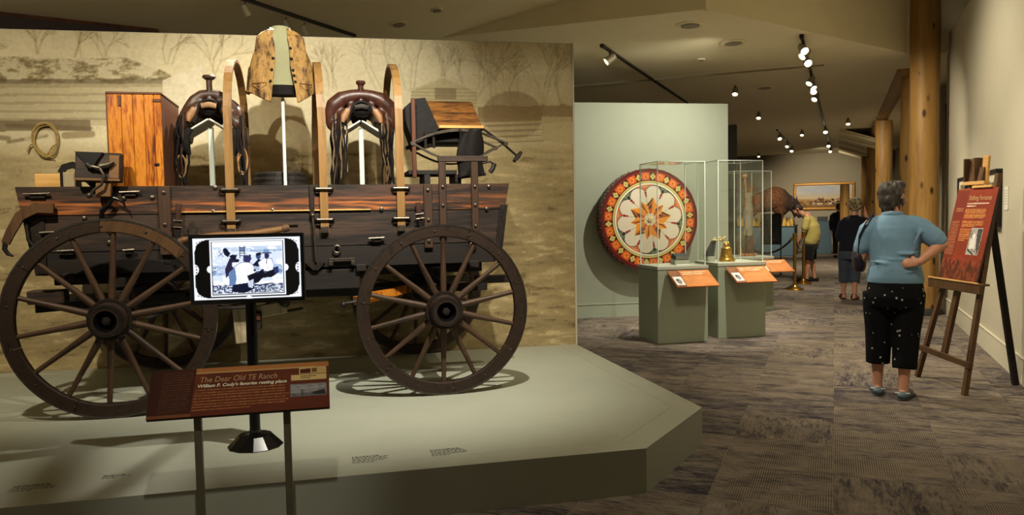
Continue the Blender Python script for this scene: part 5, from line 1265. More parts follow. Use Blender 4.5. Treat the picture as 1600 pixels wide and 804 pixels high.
t = thing('gourd_rattle', 'dark round gourd rattle on the floor of the rear display case', 'rattle', con(C3, 0.24, 0.24, 0.80), PF.a)
mb = MB(); mb.ball((0.0, 0, 0.24), (0.085, 0.05, 0.10), rot=(0, R(25), 0)); mb.build('head', plain('gourd', srgb(84, 70, 44), 0.5, var=0.3), t)
mb = MB(); mb.tube([(0.03, 0, 0.16), (0.09, 0, 0.0)], 0.014, 8); mb.build('handle', M['easel_wood'], t)
t = thing('beadwork_strip', 'orange beadwork pieces lying at the front of the rear display case', 'beadwork', con(C3, 0.30, 0.12, 0.80), PF.a)
for k in range(4):
    mb = MB(); mb.limb([(-0.12 + 0.07 * k, 0, 0.018), (-0.07 + 0.07 * k, 0.02, 0.03)], [0.018, 0.014], 8); mb.build('bead_piece', M['orange_wood'], t)

# ================================================================== PAINTED OXCART WHEEL
t = thing('oxcart_wheel', 'big painted cartwheel with orange star on the sage wall', 'wheel', GW.w(1.015, -0.18, 1.375), GW.a)
RW = 0.70
def wheel_face():
    nr_, na = 96, 420
    r = np.linspace(0.0, 1, nr_ + 1)[:, None] + np.zeros((1, na)); a = (np.arange(na) / na * 2 * np.pi)[None] + np.zeros((nr_ + 1, 1))
    img = np.ones((nr_ + 1, na, 3)) * c8(226, 214, 190)
    O = c8(222, 98, 46); O2 = c8(236, 146, 52); Yl = c8(236, 200, 110); G = c8(30, 52, 44); Kc = c8(40, 26, 18); Rd = c8(150, 34, 26); Cr = c8(240, 228, 200); Gr = c8(150, 170, 110)
    ph = R(81)
    # wedge seams
    for k in range(10):
        for d in (0.0, ):
            w = np.abs((a - ph - 2 * np.pi * (k + 0.5) / 10 + np.pi) % (2 * np.pi) - np.pi); paint(img, (w * r < 0.004) & (r < 0.69), c8(170, 140, 104), 0.7)
            w = np.abs((a - ph - 2 * np.pi * k / 10 + np.pi) % (2 * np.pi) - np.pi); paint(img, (w * r < 0.003) & (r < 0.69), c8(196, 170, 134), 0.6)
    # scallop spandrels, alternating orange and dark green
    s = ((a - ph) / (2 * np.pi / 10) + 0.5) % 1.0; cell = np.floor((a - ph) / (2 * np.pi / 10)).astype(int) % 10
    lobe = 0.47 + 0.205 * np.sqrt(np.clip(1 - (np.abs(((s + 0.5) % 1.0) - 0.5) * 2 - 1) ** 2, 0, 1)) if False else 0.545 + 0.14 * np.clip(1 - np.abs((s - 0.5) * 2) ** 1.9, 0, 1) ** 0.75
    sp = (r > lobe) & (r < 0.695)
    even = cell % 2 == 0
    paint(img, sp & even, O); paint(img, sp & ~even, G)
    paint(img, (np.abs(r - lobe) < 0.009) & (r < 0.695), Kc, 0.85)
    dc = np.abs(((s + 0.5) % 1.0) - 0.5)  # 0 at the cusp
    paint(img, sp & (np.abs(dc - 0.10) < 0.018) & (r > 0.6), Gr, 0.8); paint(img, sp & (np.sin(a * 110) > 0.55) & (np.abs(r - 0.665) < 0.012), Cr, 0.9)
    for (rr, w_) in ((0.535, 0.024), (0.495, 0.018), (0.462, 0.013)): paint(img, (np.abs(dc) * 2 * np.pi / 10 * r < w_) & (np.abs(r - rr) < w_), Rd)
    # rings
    paint(img, (r > 0.695) & (r < 0.722), Cr); paint(img, (r >= 0.722) & (r < 0.742), Gr); paint(img, (r >= 0.742) & (r < 0.765), Yl)
    # orange band with dark panels
    bnd = (r >= 0.765) & (r < 0.945); paint(img, bnd, O)
    q = (a * 36 / (2 * np.pi)) % 1.0; n = np.floor(a * 36 / (2 * np.pi)).astype(int) % 2
    rad = (r - 0.855) / 0.075; tang = (q - 0.5) / 0.42
    paint(img, bnd & (n == 0) & (np.abs(tang) < 1) & (np.abs(rad) < 1), Kc, 0.9)
    paint(img, bnd & (n == 0) & (np.abs(tang) + np.abs(rad) < 0.95), Yl, 0.95); paint(img, bnd & (n == 0) & (np.abs(tang) + np.abs(rad) < 0.45), Gr, 0.9)
    paint(img, bnd & (n == 1) & (np.abs(tang) + np.abs(rad) < 1.0), O2, 0.9); paint(img, bnd & (n == 1) & (np.abs(tang) < 0.2) & (np.abs(rad) < 0.4), Rd, 0.8)
    paint(img, bnd & ((np.abs(r - 0.775) < 0.008) | (np.abs(r - 0.937) < 0.008)), Kc, 0.8)
    paint(img, (r >= 0.945), Rd); paint(img, (r > 0.965), c8(60, 20, 18))
    # star
    for k in range(10):
        big = k % 2 == 0; tip = 0.46 if big else 0.42; mid = 0.25 if big else 0.26; hw = 0.145 if big else 0.085
        d = (a - ph - 2 * np.pi * k / 10 + np.pi) % (2 * np.pi) - np.pi; u = r * np.cos(d); v = r * np.sin(d)
        wl = np.where(u < mid, hw * u / mid, hw * (tip - u) / (tip - mid)); ins = (u > 0.02) & (u < tip) & (np.abs(v) < wl)
        if big or True:
            paint(img, ins, Yl)
            core = (np.abs(v) < wl - 0.012) & ins; paint(img, core & (v > 0), O); paint(img, core & (v <= 0), O2)
            vein = core & (v > 0.012) & (u > mid * 0.8) & (np.sin(u * 46 + v * 90) > -0.45); paint(img, vein, G if big else Kc, 0.85)
            paint(img, core & (np.abs(v) < 0.006), G, 0.8)
    paint(img, r < 0.125, Gr); paint(img, r < 0.115, Cr)
    pet = 0.09 + 0.018 * np.cos(8 * a); paint(img, np.abs(r - pet) < 0.008, c8(150, 120, 80), 0.8)
    paint(img, r < 0.05, Yl); paint(img, r < 0.028, O)
    return img, nr_, na
img, nr_, na = wheel_face()
vs = []; fs = []
for i in range(nr_ + 1):
    rr = i / nr_ * RW; yy = -0.06 - 0.02 * max(0, 1 - (rr / 0.45)) 
    for j in range(na): aa = 2 * math.pi * j / na; vs.append((math.cos(aa) * rr, yy, math.sin(aa) * rr))
for i in range(nr_):
    for j in range(na): fs.append((i * na + j, i * na + (j + 1) % na, (i + 1) * na + (j + 1) % na, (i + 1) * na + j))
me = bpy.data.meshes.new('painted_face'); me.from_pydata(vs, [], fs)
lin = np.where(img <= 0.04045, img / 12.92, ((img + 0.055) / 1.055) ** 2.4)
at_ = me.attributes.new('print', 'FLOAT_COLOR', 'POINT'); at_.data.foreach_set('color', np.concatenate([lin.reshape(-1, 3), np.ones((lin.shape[0] * lin.shape[1], 1))], 1).ravel())
M['enamel'] = printed('enamel_paint', 0.4, spec=0.3); me.materials.append(M['enamel']); put('painted_face', me, t)
mb = MB(); mb.lathe([(RW - 0.01, -0.066), (RW + 0.008, -0.066), (RW + 0.012, -0.05), (RW + 0.012, 0.13), (RW - 0.01, 0.135), (0.0, 0.135)], 96, axis='y', cap=False); mb.build('rim', plain('maroon_rim', srgb(96, 26, 22), 0.4), t)
sm = MB()
for k in range(2):
    pass
stud = MB(); stud.ball((0, 0, 0), 0.0095, 8, 6); sme = stud.mesh('rim_stud', M['white_paint'])
for k in range(84):
    a = 2 * math.pi * k / 84; put('rim_stud', sme, t, (math.cos(a) * (RW + 0.012), -0.035 + 0.055 * (k % 2), math.sin(a) * (RW + 0.012)))
mb = MB(); mb.lathe([(0.04, -0.08), (0.036, -0.092), (0.02, -0.097), (0.0, -0.097)], 24, axis='y'); mb.build('hub_cap', plain('cream_hub', srgb(214, 190, 130), 0.4), t)
mb = MB(); mb.tube([(0, 0.135, 0.0), (0, 0.18, 0.0)], 0.05, 12); mb.build('wall_bracket', M['iron'], t)
t = thing('wall_label', 'small pale text card on the sage wall right of the painted cartwheel', 'label', GW.w(1.70, -0.002, 1.42), GW.a)
mb = MB(); mb.box((0.075, -0.003, 0.10), (0.15, 0.006, 0.20), bev=0.001); mb.build('card', M['platform'], t)
mb = MB(); g = random.Random(1)
for k in range(7): mb.box((0.03 + 0.045 * g.uniform(0.8, 1), -0.0065, 0.17 - k * 0.02), (0.1 * g.uniform(0.7, 1), 0.0006, 0.005))
mb.build('card_text', plain('grey_ink', srgb(130, 132, 118), 0.7, bmp=0), t)

# ================================================================== FAR END OF THE CORRIDOR
# bronze-coloured bison diorama
tb_ = thing('diorama_base', 'slate blue plinth under the bison', 'plinth', KF.w(-2.5, 27.3), KF.a)
M['slate_blue'] = plain('slate_blue_paint', srgb(74, 96, 108), 0.7, var=0.04)
mb = MB(); mb.box((0, 0.6, 0.48), (2.6, 2.2, 0.96), bev=0.01); mb.build('block', M['slate_blue'], tb_)
mb = MB(); mb.box((0, 0.6, 0.97), (2.64, 2.24, 0.03), bev=0.006); mb.build('top_edge', M['dark_slate'], tb_)
bz = thing('bison', 'shaggy brown mounted bison with lowered dark head behind the rope', 'bison', KF.w(-2.0, 27.5, 0.985), KF.a - R(12))
mb = MB()
mb.limb([(-0.75, 0, 0.72), (-0.35, 0, 0.78), (0.05, 0, 0.88), (0.35, 0, 0.86), (0.6, 0, 0.72)], [0.27, 0.33, 0.40, 0.38, 0.24], 18)
mb.ball((0.15, 0, 1.05), (0.40, 0.22, 0.26)); mb.ball((0.35, 0, 0.62), (0.28, 0.24, 0.30)); mb.ball((-0.62, 0, 0.72), (0.28, 0.25, 0.30))
mb.limb([(0.55, 0, 0.80), (0.78, -0.03, 0.66), (0.90, -0.05, 0.50)], [0.24, 0.21, 0.16], 16); mb.limb([(0.90, -0.05, 0.50), (0.97, -0.06, 0.34)], [0.15, 0.10], 14)
mb.limb([(0.80, -0.04, 0.46), (0.80, -0.05, 0.26)], [0.08, 0.03], 10)
for (x, s_, hind) in ((0.32, 1, 0), (0.40, -1, 0), (-0.72, 1, 1), (-0.60, -1, 1)):
    if hind: mb.limb([(x, s_ * 0.14, 0.62), (x + 0.10, s_ * 0.15, 0.42), (x - 0.06, s_ * 0.15, 0.24), (x - 0.02, s_ * 0.15, 0.04)], [0.15, 0.10, 0.055, 0.05], 12)
    else: mb.limb([(x, s_ * 0.14, 0.55), (x + 0.02, s_ * 0.15, 0.30), (x, s_ * 0.15, 0.16), (x + 0.01, s_ * 0.15, 0.04)], [0.13, 0.07, 0.055, 0.05], 12)
mb.tube([(-0.98, 0, 0.78), (-1.06, 0, 0.6), (-1.05, 0, 0.36)], [0.03, 0.022, 0.03], 8)
def fur():
    m, nt, b = new_mat('bison_fur'); n1 = noise(nt, coords(nt), 18, 6, 0.75)
    tc = N(nt, 'ShaderNodeTexCoord'); sp = N(nt, 'ShaderNodeSeparateXYZ'); nt.links.new(tc.outputs['Object'], sp.inputs[0])
    r1 = ramp(nt, n1, [(0.3, srgb(44, 24, 11)), (0.52, srgb(96, 56, 25)), (0.70, srgb(150, 96, 46))]); r2 = ramp(nt, n1, [(0.3, srgb(22, 15, 10)), (0.7, srgb(56, 36, 22))])
    mr = N(nt, 'ShaderNodeMapRange'); mr.inputs[1].default_value = 0.35; mr.inputs[2].default_value = 0.65; nt.links.new(sp.outputs['X'], mr.inputs[0])
    mx = N(nt, 'ShaderNodeMix', data_type='RGBA'); nt.links.new(mr.outputs[0], mx.inputs[0]); nt.links.new(r1.outputs[0], mx.inputs[6]); nt.links.new(r2.outputs[0], mx.inputs[7])
    nt.links.new(mx.outputs[2], b.inputs['Base Color']); b.inputs['Roughness'].default_value = 0.9; bump(nt, b, n1, 0.8, 0.05); return m
sculpt(mb, 'body', fur(), 0.03, bz, 4, 0.5, disp=(0.06, 0.04))
for s_ in (-1, 1):
    mb = MB(); mb.tube([(0.78, s_ * 0.14, 0.78), (0.80, s_ * 0.24, 0.80), (0.80, s_ * 0.27, 0.90), (0.79, s_ * 0.23, 0.98)], [0.04, 0.036, 0.024, 0.008], 10)
    mb.build('horn', M['dark_slate'], bz)
# golden grass on the plinth
g = random.Random(8); mb = MB()
for k in range(420):
    x = g.uniform(-1.25, 1.25); y = g.choice((g.uniform(-0.45, 0.1), g.uniform(0.9, 1.6))); h = g.uniform(0.12, 0.34) * (1.0 if x > -0.2 else 2.6 if x < -0.55 else 1.2); a = g.uniform(0, 6.28); b = g.uniform(0.05, 0.25) * h
    w = 0.012 + 0.006 * g.random()
    p0 = Vector((x, y, 0.98)); p1 = p0 + Vector((math.cos(a) * b * 0.4, math.sin(a) * b * 0.4, h * 0.6)); p2 = p0 + Vector((math.cos(a) * b, math.sin(a) * b, h)); s_ = Vector((-math.sin(a), math.cos(a), 0)) * w
    mb.add([p0 - s_, p0 + s_, p1 + s_ * 0.8, p1 - s_ * 0.8, p2], [(0, 1, 2, 3), (3, 2, 4)])
o = mb.build('dry_grass', plain('straw', srgb(196, 158, 74), 0.8, var=0.35, scale=6), None, KF.w(-2.5, 27.3), KR, fix=False); tag(o, 'dry golden prairie grass round the bison', 'grass', kind='stuff')
t = thing('blue_pedestal', 'slate blue block pedestal below the landscape painting', 'pedestal', KF.w(-0.36, 28.5), KF.a)
mb = MB(); mb.box((0, 0.3, 0.55), (0.54, 0.6, 1.10), bev=0.008); mb.build('block', M['slate_blue'], t)
mb = MB(); mb.box((0, 0.3, 1.105), (0.56, 0.62, 0.02), bev=0.004); mb.build('cap', M['slate_blue'], t)
t = thing('tilted_label', 'small dark tilted label stand on the slate blue pedestal', 'label', KF.w(-0.38, 28.65, 1.115), KF.a)
mb = MB(); mb.box((0, 0.05, 0.075), (0.34, 0.012, 0.15), (R(-25), 0, 0), bev=0.002); mb.build('plate', M['dark_slate'], t)
mb = MB(); mb.box((0, 0.07, 0.01), (0.26, 0.12, 0.02), bev=0.002); mb.build('foot', M['dark_slate'], t)
# landscape painting
t = thing('landscape_painting', 'wide gold-framed painting of riders on a plain hung on the far wall', 'painting', KF.w(-1.42, 31.19, 1.50), KF.a)
def landscape(nr=90, nc=190):
    img = np.ones((nr, nc, 3)); Y = np.linspace(0, 1, nr)[:, None] + 0 * np.arange(nc)[None]; X = np.linspace(0, 1, nc)[None] + 0 * Y
    f = fract(nr, nc, 14, 40, 5); f2 = fract(nr, nc, 6, 10, 15)
    img[:] = c8(176, 178, 186); paint(img, np.clip((f - 0.4) * 3, 0, 1), c8(214, 200, 176), 0.7)
    paint(img, np.clip((Y - 0.3) * 3, 0, 1), c8(206, 176, 122), 0.8)
    paint(img, (Y > 0.66 - 0.05 * f), c8(168, 130, 80)); paint(img, (Y > 0.72) & (f2 > 0.5), c8(110, 78, 46), 0.8); paint(img, Y > 0.92, c8(96, 70, 44), 0.6)
    g = random.Random(3)
    for k in range(26):
        x = nc * (0.28 + 0.55 * g.random()); y = nr * g.uniform(0.62, 0.84); c = g.choice((c8(70, 34, 24), c8(120, 56, 36), c8(40, 28, 24), c8(214, 196, 170)))
        oval(img, x, y, 5, 3.4, c, 0.95); oval(img, x + 3, y - 4, 1.6, 3.0, g.choice((c8(150, 60, 40), c8(60, 40, 40), c8(200, 180, 150))), 0.9); line(img, x - 3, y + 2, x - 3, y + 7, 1.3, c, 0.9); line(img, x + 3, y + 2, x + 4, y + 7, 1.3, c, 0.9)
    return img
sheet('canvas', landscape(), 1.95, 0.82, M['canvas'], t, Matrix.Translation((0.08, -0.03, 0.10)))
M['gilt'] = plain('gilt_frame', srgb(176, 124, 52), 0.4, 0.5, var=0.15)
for (x, z, a, b) in ((1.055, 0.05, 2.11, 0.10), (1.055, 0.96, 2.11, 0.09), (0.045, 0.505, 0.09, 0.83), (2.065, 0.505, 0.09, 0.83)):
    mb = MB(); mb.box((x, -0.035, z), (a, 0.07, b), bev=0.02); mb.build('frame_rail', M['gilt'], t)
# dark text panel on legs near the rope
t = thing('text_stand', 'dark lectern-like text panel on thin legs behind the rope', 'sign', KF.w(-1.36, 19.0), KF.a)
mb = MB(); mb.box((0, 0, 1.05), (0.46, 0.025, 0.72), bev=0.004); mb.build('panel', M['dark_slate'], t)
def dark_text(nr=110, nc=70):
    img = np.ones((nr, nc, 3)) * c8(54, 56, 54); bands(img, 6, 6, 64, 104, c8(120, 118, 106), 15, 0.55, 3); return img
sheet('panel_print', dark_text(), 0.44, 0.70, M['print'], t, Matrix.Translation((-0.22, -0.0135, 0.70)))
for x in (-0.21, 0.21):
    mb = MB(); mb.box((x, 0.02, 0.70), (0.025, 0.02, 1.40), bev=0.003); lg = mb.build('leg', M['black_metal'], t)
    mb = MB(); mb.box((x, 0.02, 0.01), (0.06, 0.26, 0.02), bev=0.004); mb.build('foot', M['black_metal'], lg)
# brass rope stands
def stanchion(x, y, label):
    t = thing('rope_stanchion', label, 'stanchion', KF.w(x, y), KF.a, 'brass rope stanchions')
    mb = MB(); mb.lathe([(0.165, 0), (0.165, 0.012), (0.15, 0.024), (0.09, 0.045), (0.045, 0.075), (0.035, 0.09), (0.0, 0.09)], 28); mb.build('base', M['brass'], t)
    mb = MB(); mb.lathe([(0.028, 0.08), (0.028, 0.93)], 20); mb.build('pole', M['brass'], t)
    mb = MB(); mb.lathe([(0.028, 0.93), (0.042, 0.935), (0.042, 0.985), (0.03, 0.99), (0.034, 1.0), (0.04, 1.03), (0.03, 1.05), (0.0, 1.058)], 20); mb.build('finial', M['brass'], t); return t
stanchion(-0.68, 15.3, 'nearest brass rope stanchion, beside the rear display case')
stanchion(-0.57, 16.55, 'brass rope stanchion beside the yellow-shirted visitor')
stanchion(-1.72, 15.45, 'brass rope stanchion hidden behind the rear display case')
def barrier(a, b, sag, label):
    A = KF.w(*a); B = KF.w(*b); A.z = B.z = 0.955; mb = MB(); n = 16
    o = A; pts = [Vector((0, 0, 0)) + (B - A) * (k / n) + Vector((0, 0, -sag * 4 * (k / n) * (1 - k / n))) for k in range(n + 1)]
    t = thing('barrier_rope', label, 'rope', A, 0, 'velvet barrier ropes')
    mb.tube(pts, 0.022, 10); mb.build('velvet', plain('black_velvet', srgb(18, 18, 20), 0.9, sheen=0.3) if 'black_velvet' not in bpy.data.materials else bpy.data.materials['black_velvet'], t)
    for q, p in ((pts[0], pts[1]), (pts[-1], pts[-2])):
        d = (p - q).normalized(); mb = MB(); mb.tube([q, q + d * 0.06], 0.027, 10); mb.build('end_cap', M['brass'], t)
barrier((-0.72, 15.3), (-1.68, 15.45), 0.28, 'black barrier rope sagging from the nearest stanchion to the display case')
barrier((-0.67, 15.34), (-0.58, 16.51), 0.2, 'black barrier rope between the two visible stanchions')
# short free-standing post
t = thing('cut_post', 'short free-standing log post left of the curly-haired visitor', 'post', KF.w(0.265, 24.0), KF.a)
mb = MB(); mb.lathe([(0.13, 0), (0.125, 0.8), (0.128, 1.6), (0.12, 2.18), (0.10, 2.2), (0, 2.2)], 22); mb.build('trunk', M['log'], t)
mb = MB(); mb.lathe([(0.16, 0), (0.16, 0.04), (0.13, 0.05)], 22); mb.build('base_ring', M['dark_slate'], t)

# ================================================================== EASEL AND RIGHT WALL
t = thing('easel', 'dark wooden studio easel standing by the right wall', 'easel', (3.503, 5.971, 0), R(-90))
def bar(name, a, b, w, th, mat='easel_wood', up=(0, -1, 0.3)):
    mb = MB(); mb.tube([a, b], w / 2, sq=True, ry=th / 2, up=up); return mb.build(name, M[mat], t)
bar('front_leg', (-0.70, 0.0, 0.0), (-0.47, 0.335, 1.72), 0.042, 0.034)
bar('front_leg', (0.0, 0.0, 0.0), (-0.15, 0.335, 1.72), 0.042, 0.034)
bar('center_mast', (-0.40, 0.06, 0.24), (-0.36, 0.345, 1.78), 0.06, 0.03)
bar('cross_bar', (-0.74, 0.03, 0.255), (0.03, 0.03, 0.235), 0.045, 0.028, up=(0, -1, 0))
bar('upper_bar', (-0.62, 0.19, 0.98), (-0.06, 0.19, 0.98), 0.04, 0.024, up=(0, -1, 0))
bar('rear_leg', (-0.32, 0.605, 0.0), (-0.34, 0.38, 1.50), 0.045, 0.034, 'wagon_black', up=(1, 0, 0))
mb = MB(); mb.box((-0.345, 0.105, 0.822), (0.74, 0.03, 0.075), bev=0.004); mb.box((-0.345, 0.14, 0.856), (0.72, 0.075, 0.016), bev=0.003); mb.build('tray', M['easel_wood'], t)
mb = MB(); mb.box((-0.345, 0.088, 0.868), (0.72, 0.012, 0.014), bev=0.003); mb.build('tray_lip', M['light_wood'], t)
hd = MB(); hd.box((-0.50, 0.36, 1.76), (0.16, 0.02, 0.21), (R(-8), 0, 0), bev=0.003); hd.box((-0.58, 0.335, 1.76), (0.016, 0.05, 0.21), bev=0.002); hd.box((-0.44, 0.335, 1.76), (0.02, 0.05, 0.21), bev=0.002); hd.build('top_box', M['easel_wood'], t)
hd = MB(); hd.box((-0.34, 0.35, 1.765), (0.075, 0.02, 0.22), (0, R(6), 0), bev=0.003); hd.build('top_slat', M['light_wood'], t)
hd = MB(); hd.box((-0.40, 0.305, 1.655), (0.30, 0.05, 0.03), bev=0.003); hd.build('clamp', M['light_wood'], t)
# sign on the easel
sg = thing('easel_sign', 'tall rust-red text panel resting on the easel tray', 'sign', (3.503, 5.971, 0), R(-90))
SB = Vector((-0.605, 0.118, 0.868)); lean = math.atan2(0.165, 0.745); SH = math.hypot(0.165, 0.745); SW = 0.545
bm_ = Matrix.Translation(SB) @ Matrix.Rotation(-lean, 4, 'X')
mb = MB(); mb.box((SW / 2, 0.010, SH / 2), (SW, 0.018, SH), bev=0.002); p = mb.build('board', M['brown_sign'], sg); p.matrix_local = bm_
def easel_picture(nr=260, nc=190):
    img = np.ones((nr, nc, 3)) * c8(132, 52, 31); f = fract(nr, nc, 40, 60, 4); img *= (0.88 + 0.24 * f)[..., None]
    poly(img, [(0, 0), (58, 0), (46, nr), (0, nr)], c8(112, 44, 28), 0.9); poly(img, [(0, 0), (56, 0), (56, 4), (0, 4)], c8(150, 80, 40))
    bands(img, 12, 56, 50, 66, c8(214, 160, 110), 3, 0.8, 2, 0, 1); bands(img, 6, 92, 46, 190, c8(206, 150, 100), 22, 0.7, 9, -0.1, 1)
    bands(img, 62, 40, 168, 55, c8(246, 232, 206), 2, 1.0, 3, 0, 0.4); bands(img, 60, 58, 160, 86, c8(232, 176, 92), 6, 0.9, 4, 0, 0.9); bands(img, 58, 92, 158, 110, c8(232, 176, 92), 4, 0.9, 5, 0, 0.6)
    bands(img, 56, 114, 106, 150, c8(232, 176, 92), 7, 0.9, 6)
    poly(img, [(110, 112), (164, 112), (162, 186), (106, 186)], c8(180, 176, 170)); f3 = fract(nr, nc, 6, 6, 21); paint(img, (f3 > 0.55) * 1.0 * ((np.arange(nc)[None] > 108) & (np.arange(nc)[None] < 163) & (np.arange(nr)[:, None] > 113) & (np.arange(nr)[:, None] < 185)), c8(90, 88, 86), 0.7)
    poly(img, [(140, 114), (162, 114), (160, 184), (146, 160)], c8(50, 48, 48), 0.8); oval(img, 128, 134, 7, 8, c8(225, 220, 214)); poly(img, [(116, 142), (140, 140), (142, 168), (114, 170)], c8(214, 210, 204)); line(img, 112, 172, 140, 184, 4, c8(40, 38, 38))
    low = (np.arange(nr)[:, None] > 198) & (np.arange(nc)[None] >= 0); f2 = fract(nr, nc, 14, 10, 7); paint(img, low * np.clip((np.arange(nr)[:, None] - 198) / 30, 0, 1), c8(86, 44, 26), 0.85); paint(img, low & (f2 > 0.58), c8(150, 74, 34), 0.6); paint(img, low & (f2 < 0.36), c8(44, 26, 20), 0.7)
    return img
sheet('printed_face', easel_picture(), SW, SH, M['print'], sg, bm_)
lettering('title_lettering', 'Shifting Fortunes', 0.055, M['text_tan'], sg, bm_ @ Matrix.Translation((0.185, -0.0008, 0.665)) @ UP, width=0.30)
mb = MB(); mb.box((0.34, 0.0, SH + 0.008), (0.26, 0.035, 0.02), bev=0.003); p = mb.build('top_clip', M['light_wood'], sg); p.matrix_local = bm_
# framed pictures
def wall_frame(name, label, y0, y1, z0, z1, dep, art):
    t = thing(name, label, 'picture', KF.w(1.44, y1, z0), KF.a - R(90))
    w = y1 - y0; h = z1 - z0; f = 0.035
    for (x, z, a, b) in ((w / 2, f / 2, w, f), (w / 2, h - f / 2, w, f), (f / 2, h / 2, f, h - 2 * f), (w - f / 2, h / 2, f, h - 2 * f)):
        mb = MB(); mb.box((x, -dep / 2, z), (a, dep, b), bev=0.004); mb.build('frame_rail', M['wagon_black'], t)
    n = art(); sheet('mounted_photo', n, w - 2 * f, h - 2 * f, M['print'], t, Matrix.Translation((f, -dep * 0.6, f)))
    mb = MB(); mb.box((w / 2, -0.006, h / 2), (w - 0.02, 0.01, h - 0.02)); mb.build('backing', M['wagon_black'], t); return t
def photo(nr=90, nc=120):
    img = np.ones((nr, nc, 3)) * c8(214, 206, 184); f = fract(nr, nc, 10, 14, 12)
    img[16:70, 20:100] = (c8(120, 112, 98) * (0.5 + 0.9 * f)[..., None])[16:70, 20:100]; bands(img, 34, 76, 86, 82, c8(120, 110, 90), 1, 0.7); return img
wall_frame('framed_photograph', 'black framed photograph on the right wall behind the easel sign', 8.42, 9.24, 1.27, 1.815, 0.06, photo)
wall_frame('framed_photograph', 'small dark frame on the right wall nearly hidden by the easel head', 10.3, 10.95, 1.45, 1.82, 0.05, photo)
t = thing('wall_label', 'small white text card on the right wall beside the framed photograph', 'label', KF.w(1.44, 8.29, 1.43), KF.a - R(90))
mb = MB(); mb.box((0.075, -0.004, 0.105), (0.15, 0.008, 0.21), bev=0.001); mb.build('card', M['white_paint'], t)
mb = MB()
for k in range(6): mb.box((0.07, -0.0085, 0.175 - k * 0.024), (0.10, 0.0006, 0.006))
mb.build('card_text', plain('soft_ink', srgb(150, 145, 130), 0.7, bmp=0), t)

# ================================================================== CEILING FITTINGS
def track(name, label, pts, group='ceiling lamp tracks'):
    t = thing(name, label, 'track', KF.w(*pts[0]), KF.a, group)
    o = Vector(pts[0]); mb = MB(); mb.tube([Vector(p) - o for p in pts], 0.018, sq=True, ry=0.014); mb.build('rail', M['track'], t)
    mb = MB(); d = (Vector(pts[1]) - o).normalized(); mb.box((d * 0.04)[:], (0.05, 0.10, 0.045), bev=0.004); mb.build('feed_box', M['track'], t); return t
track('lamp_track', 'dark lamp track on the ceiling over the sage wall', [(-2.72, 9.6, 3.583), (-2.64, 15.3, 3.583)])
track('lamp_track', 'long lamp track with many lit lamps above the corridor', [(-0.38, 10.2, 3.583), (-0.12, 29.5, 3.583)])
track('lamp_track', 'lamp track above the bison', [(-1.40, 21.5, 3.583), (-1.30, 28.0, 3.583)])
track('lamp_track', 'dark lamp track on the sloping ceiling above the vest', [(-5.0, 5.2, near_z(-5.0) - 0.017), (-4.92, 7.4, near_z(-4.92) - 0.017)])
mb = MB(); mb.box((-2.1, 12.45, 3.59), (3.9, 0.035, 0.02)); o = mb.build('trim_3', M['lamp_can'], rot=KR); struct(o)
def lamp(x, y, zc, yaw, pitch, lit, label):
    t = thing('track_lamp', label, 'lamp', KF.w(x, y, zc), KF.a, 'track lamps')
    mb = MB(); mb.tube([(0, 0, 0), (0, 0, -0.09)], 0.010, 8); mb.build('stem', M['track'], t)
    h = node('head', t, (0, 0, -0.11), (R(pitch), 0, R(yaw)))
    mb = MB(); mb.lathe([(0.0, 0.09), (0.035, 0.085), (0.045, 0.06), (0.05, -0.03), (0.055, -0.06), (0.05, -0.062), (0.045, -0.04)], 20); mb.build('can', M['lamp_can'], h)
    mb = MB(); mb.lathe([(0.046, -0.042), (0.0, -0.046)], 20); mb.build('lens', M['lamp_lens'] if lit == 2 else M['lamp_lens_dim'] if lit == 1 else M['white_paint'], h); return t
LP = [(-2.70, 9.9, -60, -55, 2, 'lone lit lamp hanging near the front end of the track over the sage wall'),
      (-0.37, 10.4, 30, -50, 2, 'frontmost lit lamp of the long corridor track'),
      (-0.36, 10.75, -50, -50, 2, 'second lit lamp of the long corridor track'),
      (-0.35, 11.3, 20, -55, 2, 'third lit lamp of the long corridor track'),
      (-0.35, 13.0, -40, -40, 2, 'first lamp of the bright cluster on the corridor track'),
      (-0.34, 13.5, 40, -40, 2, 'second lamp of the bright cluster on the corridor track'),
      (-0.33, 14.0, 0, -50, 2, 'third lamp of the bright cluster on the corridor track'),
      (-0.32, 14.9, -30, -45, 2, 'last lamp of the bright cluster on the corridor track'),
      (-1.39, 22.4, 10, -45, 2, 'bright lamp on the front of the bison track'),
      (-1.34, 25.2, -10, -45, 2, 'middle lamp of the bison track'),
      (-1.31, 27.2, 0, -45, 2, 'rear lamp of the bison track'),
      (-0.22, 21.2, 0, -45, 2, 'bright lamp on the corridor track before the far wall'),
      (-0.18, 25.8, 0, -45, 2, 'second last lamp on the corridor track'),
      (-0.14, 28.2, 0, -45, 2, 'last lamp on the corridor track')]
for (x, y, yw, pt, lit, lb) in LP: lamp(x, y, 3.57, yw, pt, lit, lb)
for (x, y, lb) in ((-0.80, 21.9, 'single round lit ceiling lamp left of the corridor track'), (0.28, 19.7, 'small lit ceiling lamp right of the corridor track'), (-1.50, 17.4, 'tiny lit ceiling lamp above the rear display case'), (-1.56, 13.7, 'small ceiling lamp right of the sage wall top'), (-2.53, 29.4, 'small lit lamp far away above the case tops')):
    lamp(x, y, 3.595, 0, -35, 1, lb)
for (x, y, lb) in ((-5.14, 5.75, 'pale unlit lamp at the left end of the near track'), (-5.02, 6.35, 'pale lamp on the near track just left of the vest collar'), (-4.99, 6.6, 'pale lamp on the near track just right of the vest collar')):
    lamp(x if x > -5.1 else -5.0, y, near_z(-5.0) - 0.03, 180, -40, 1 if x > -5.1 else 0, lb).scale = (0.7, 0.7, 0.7)
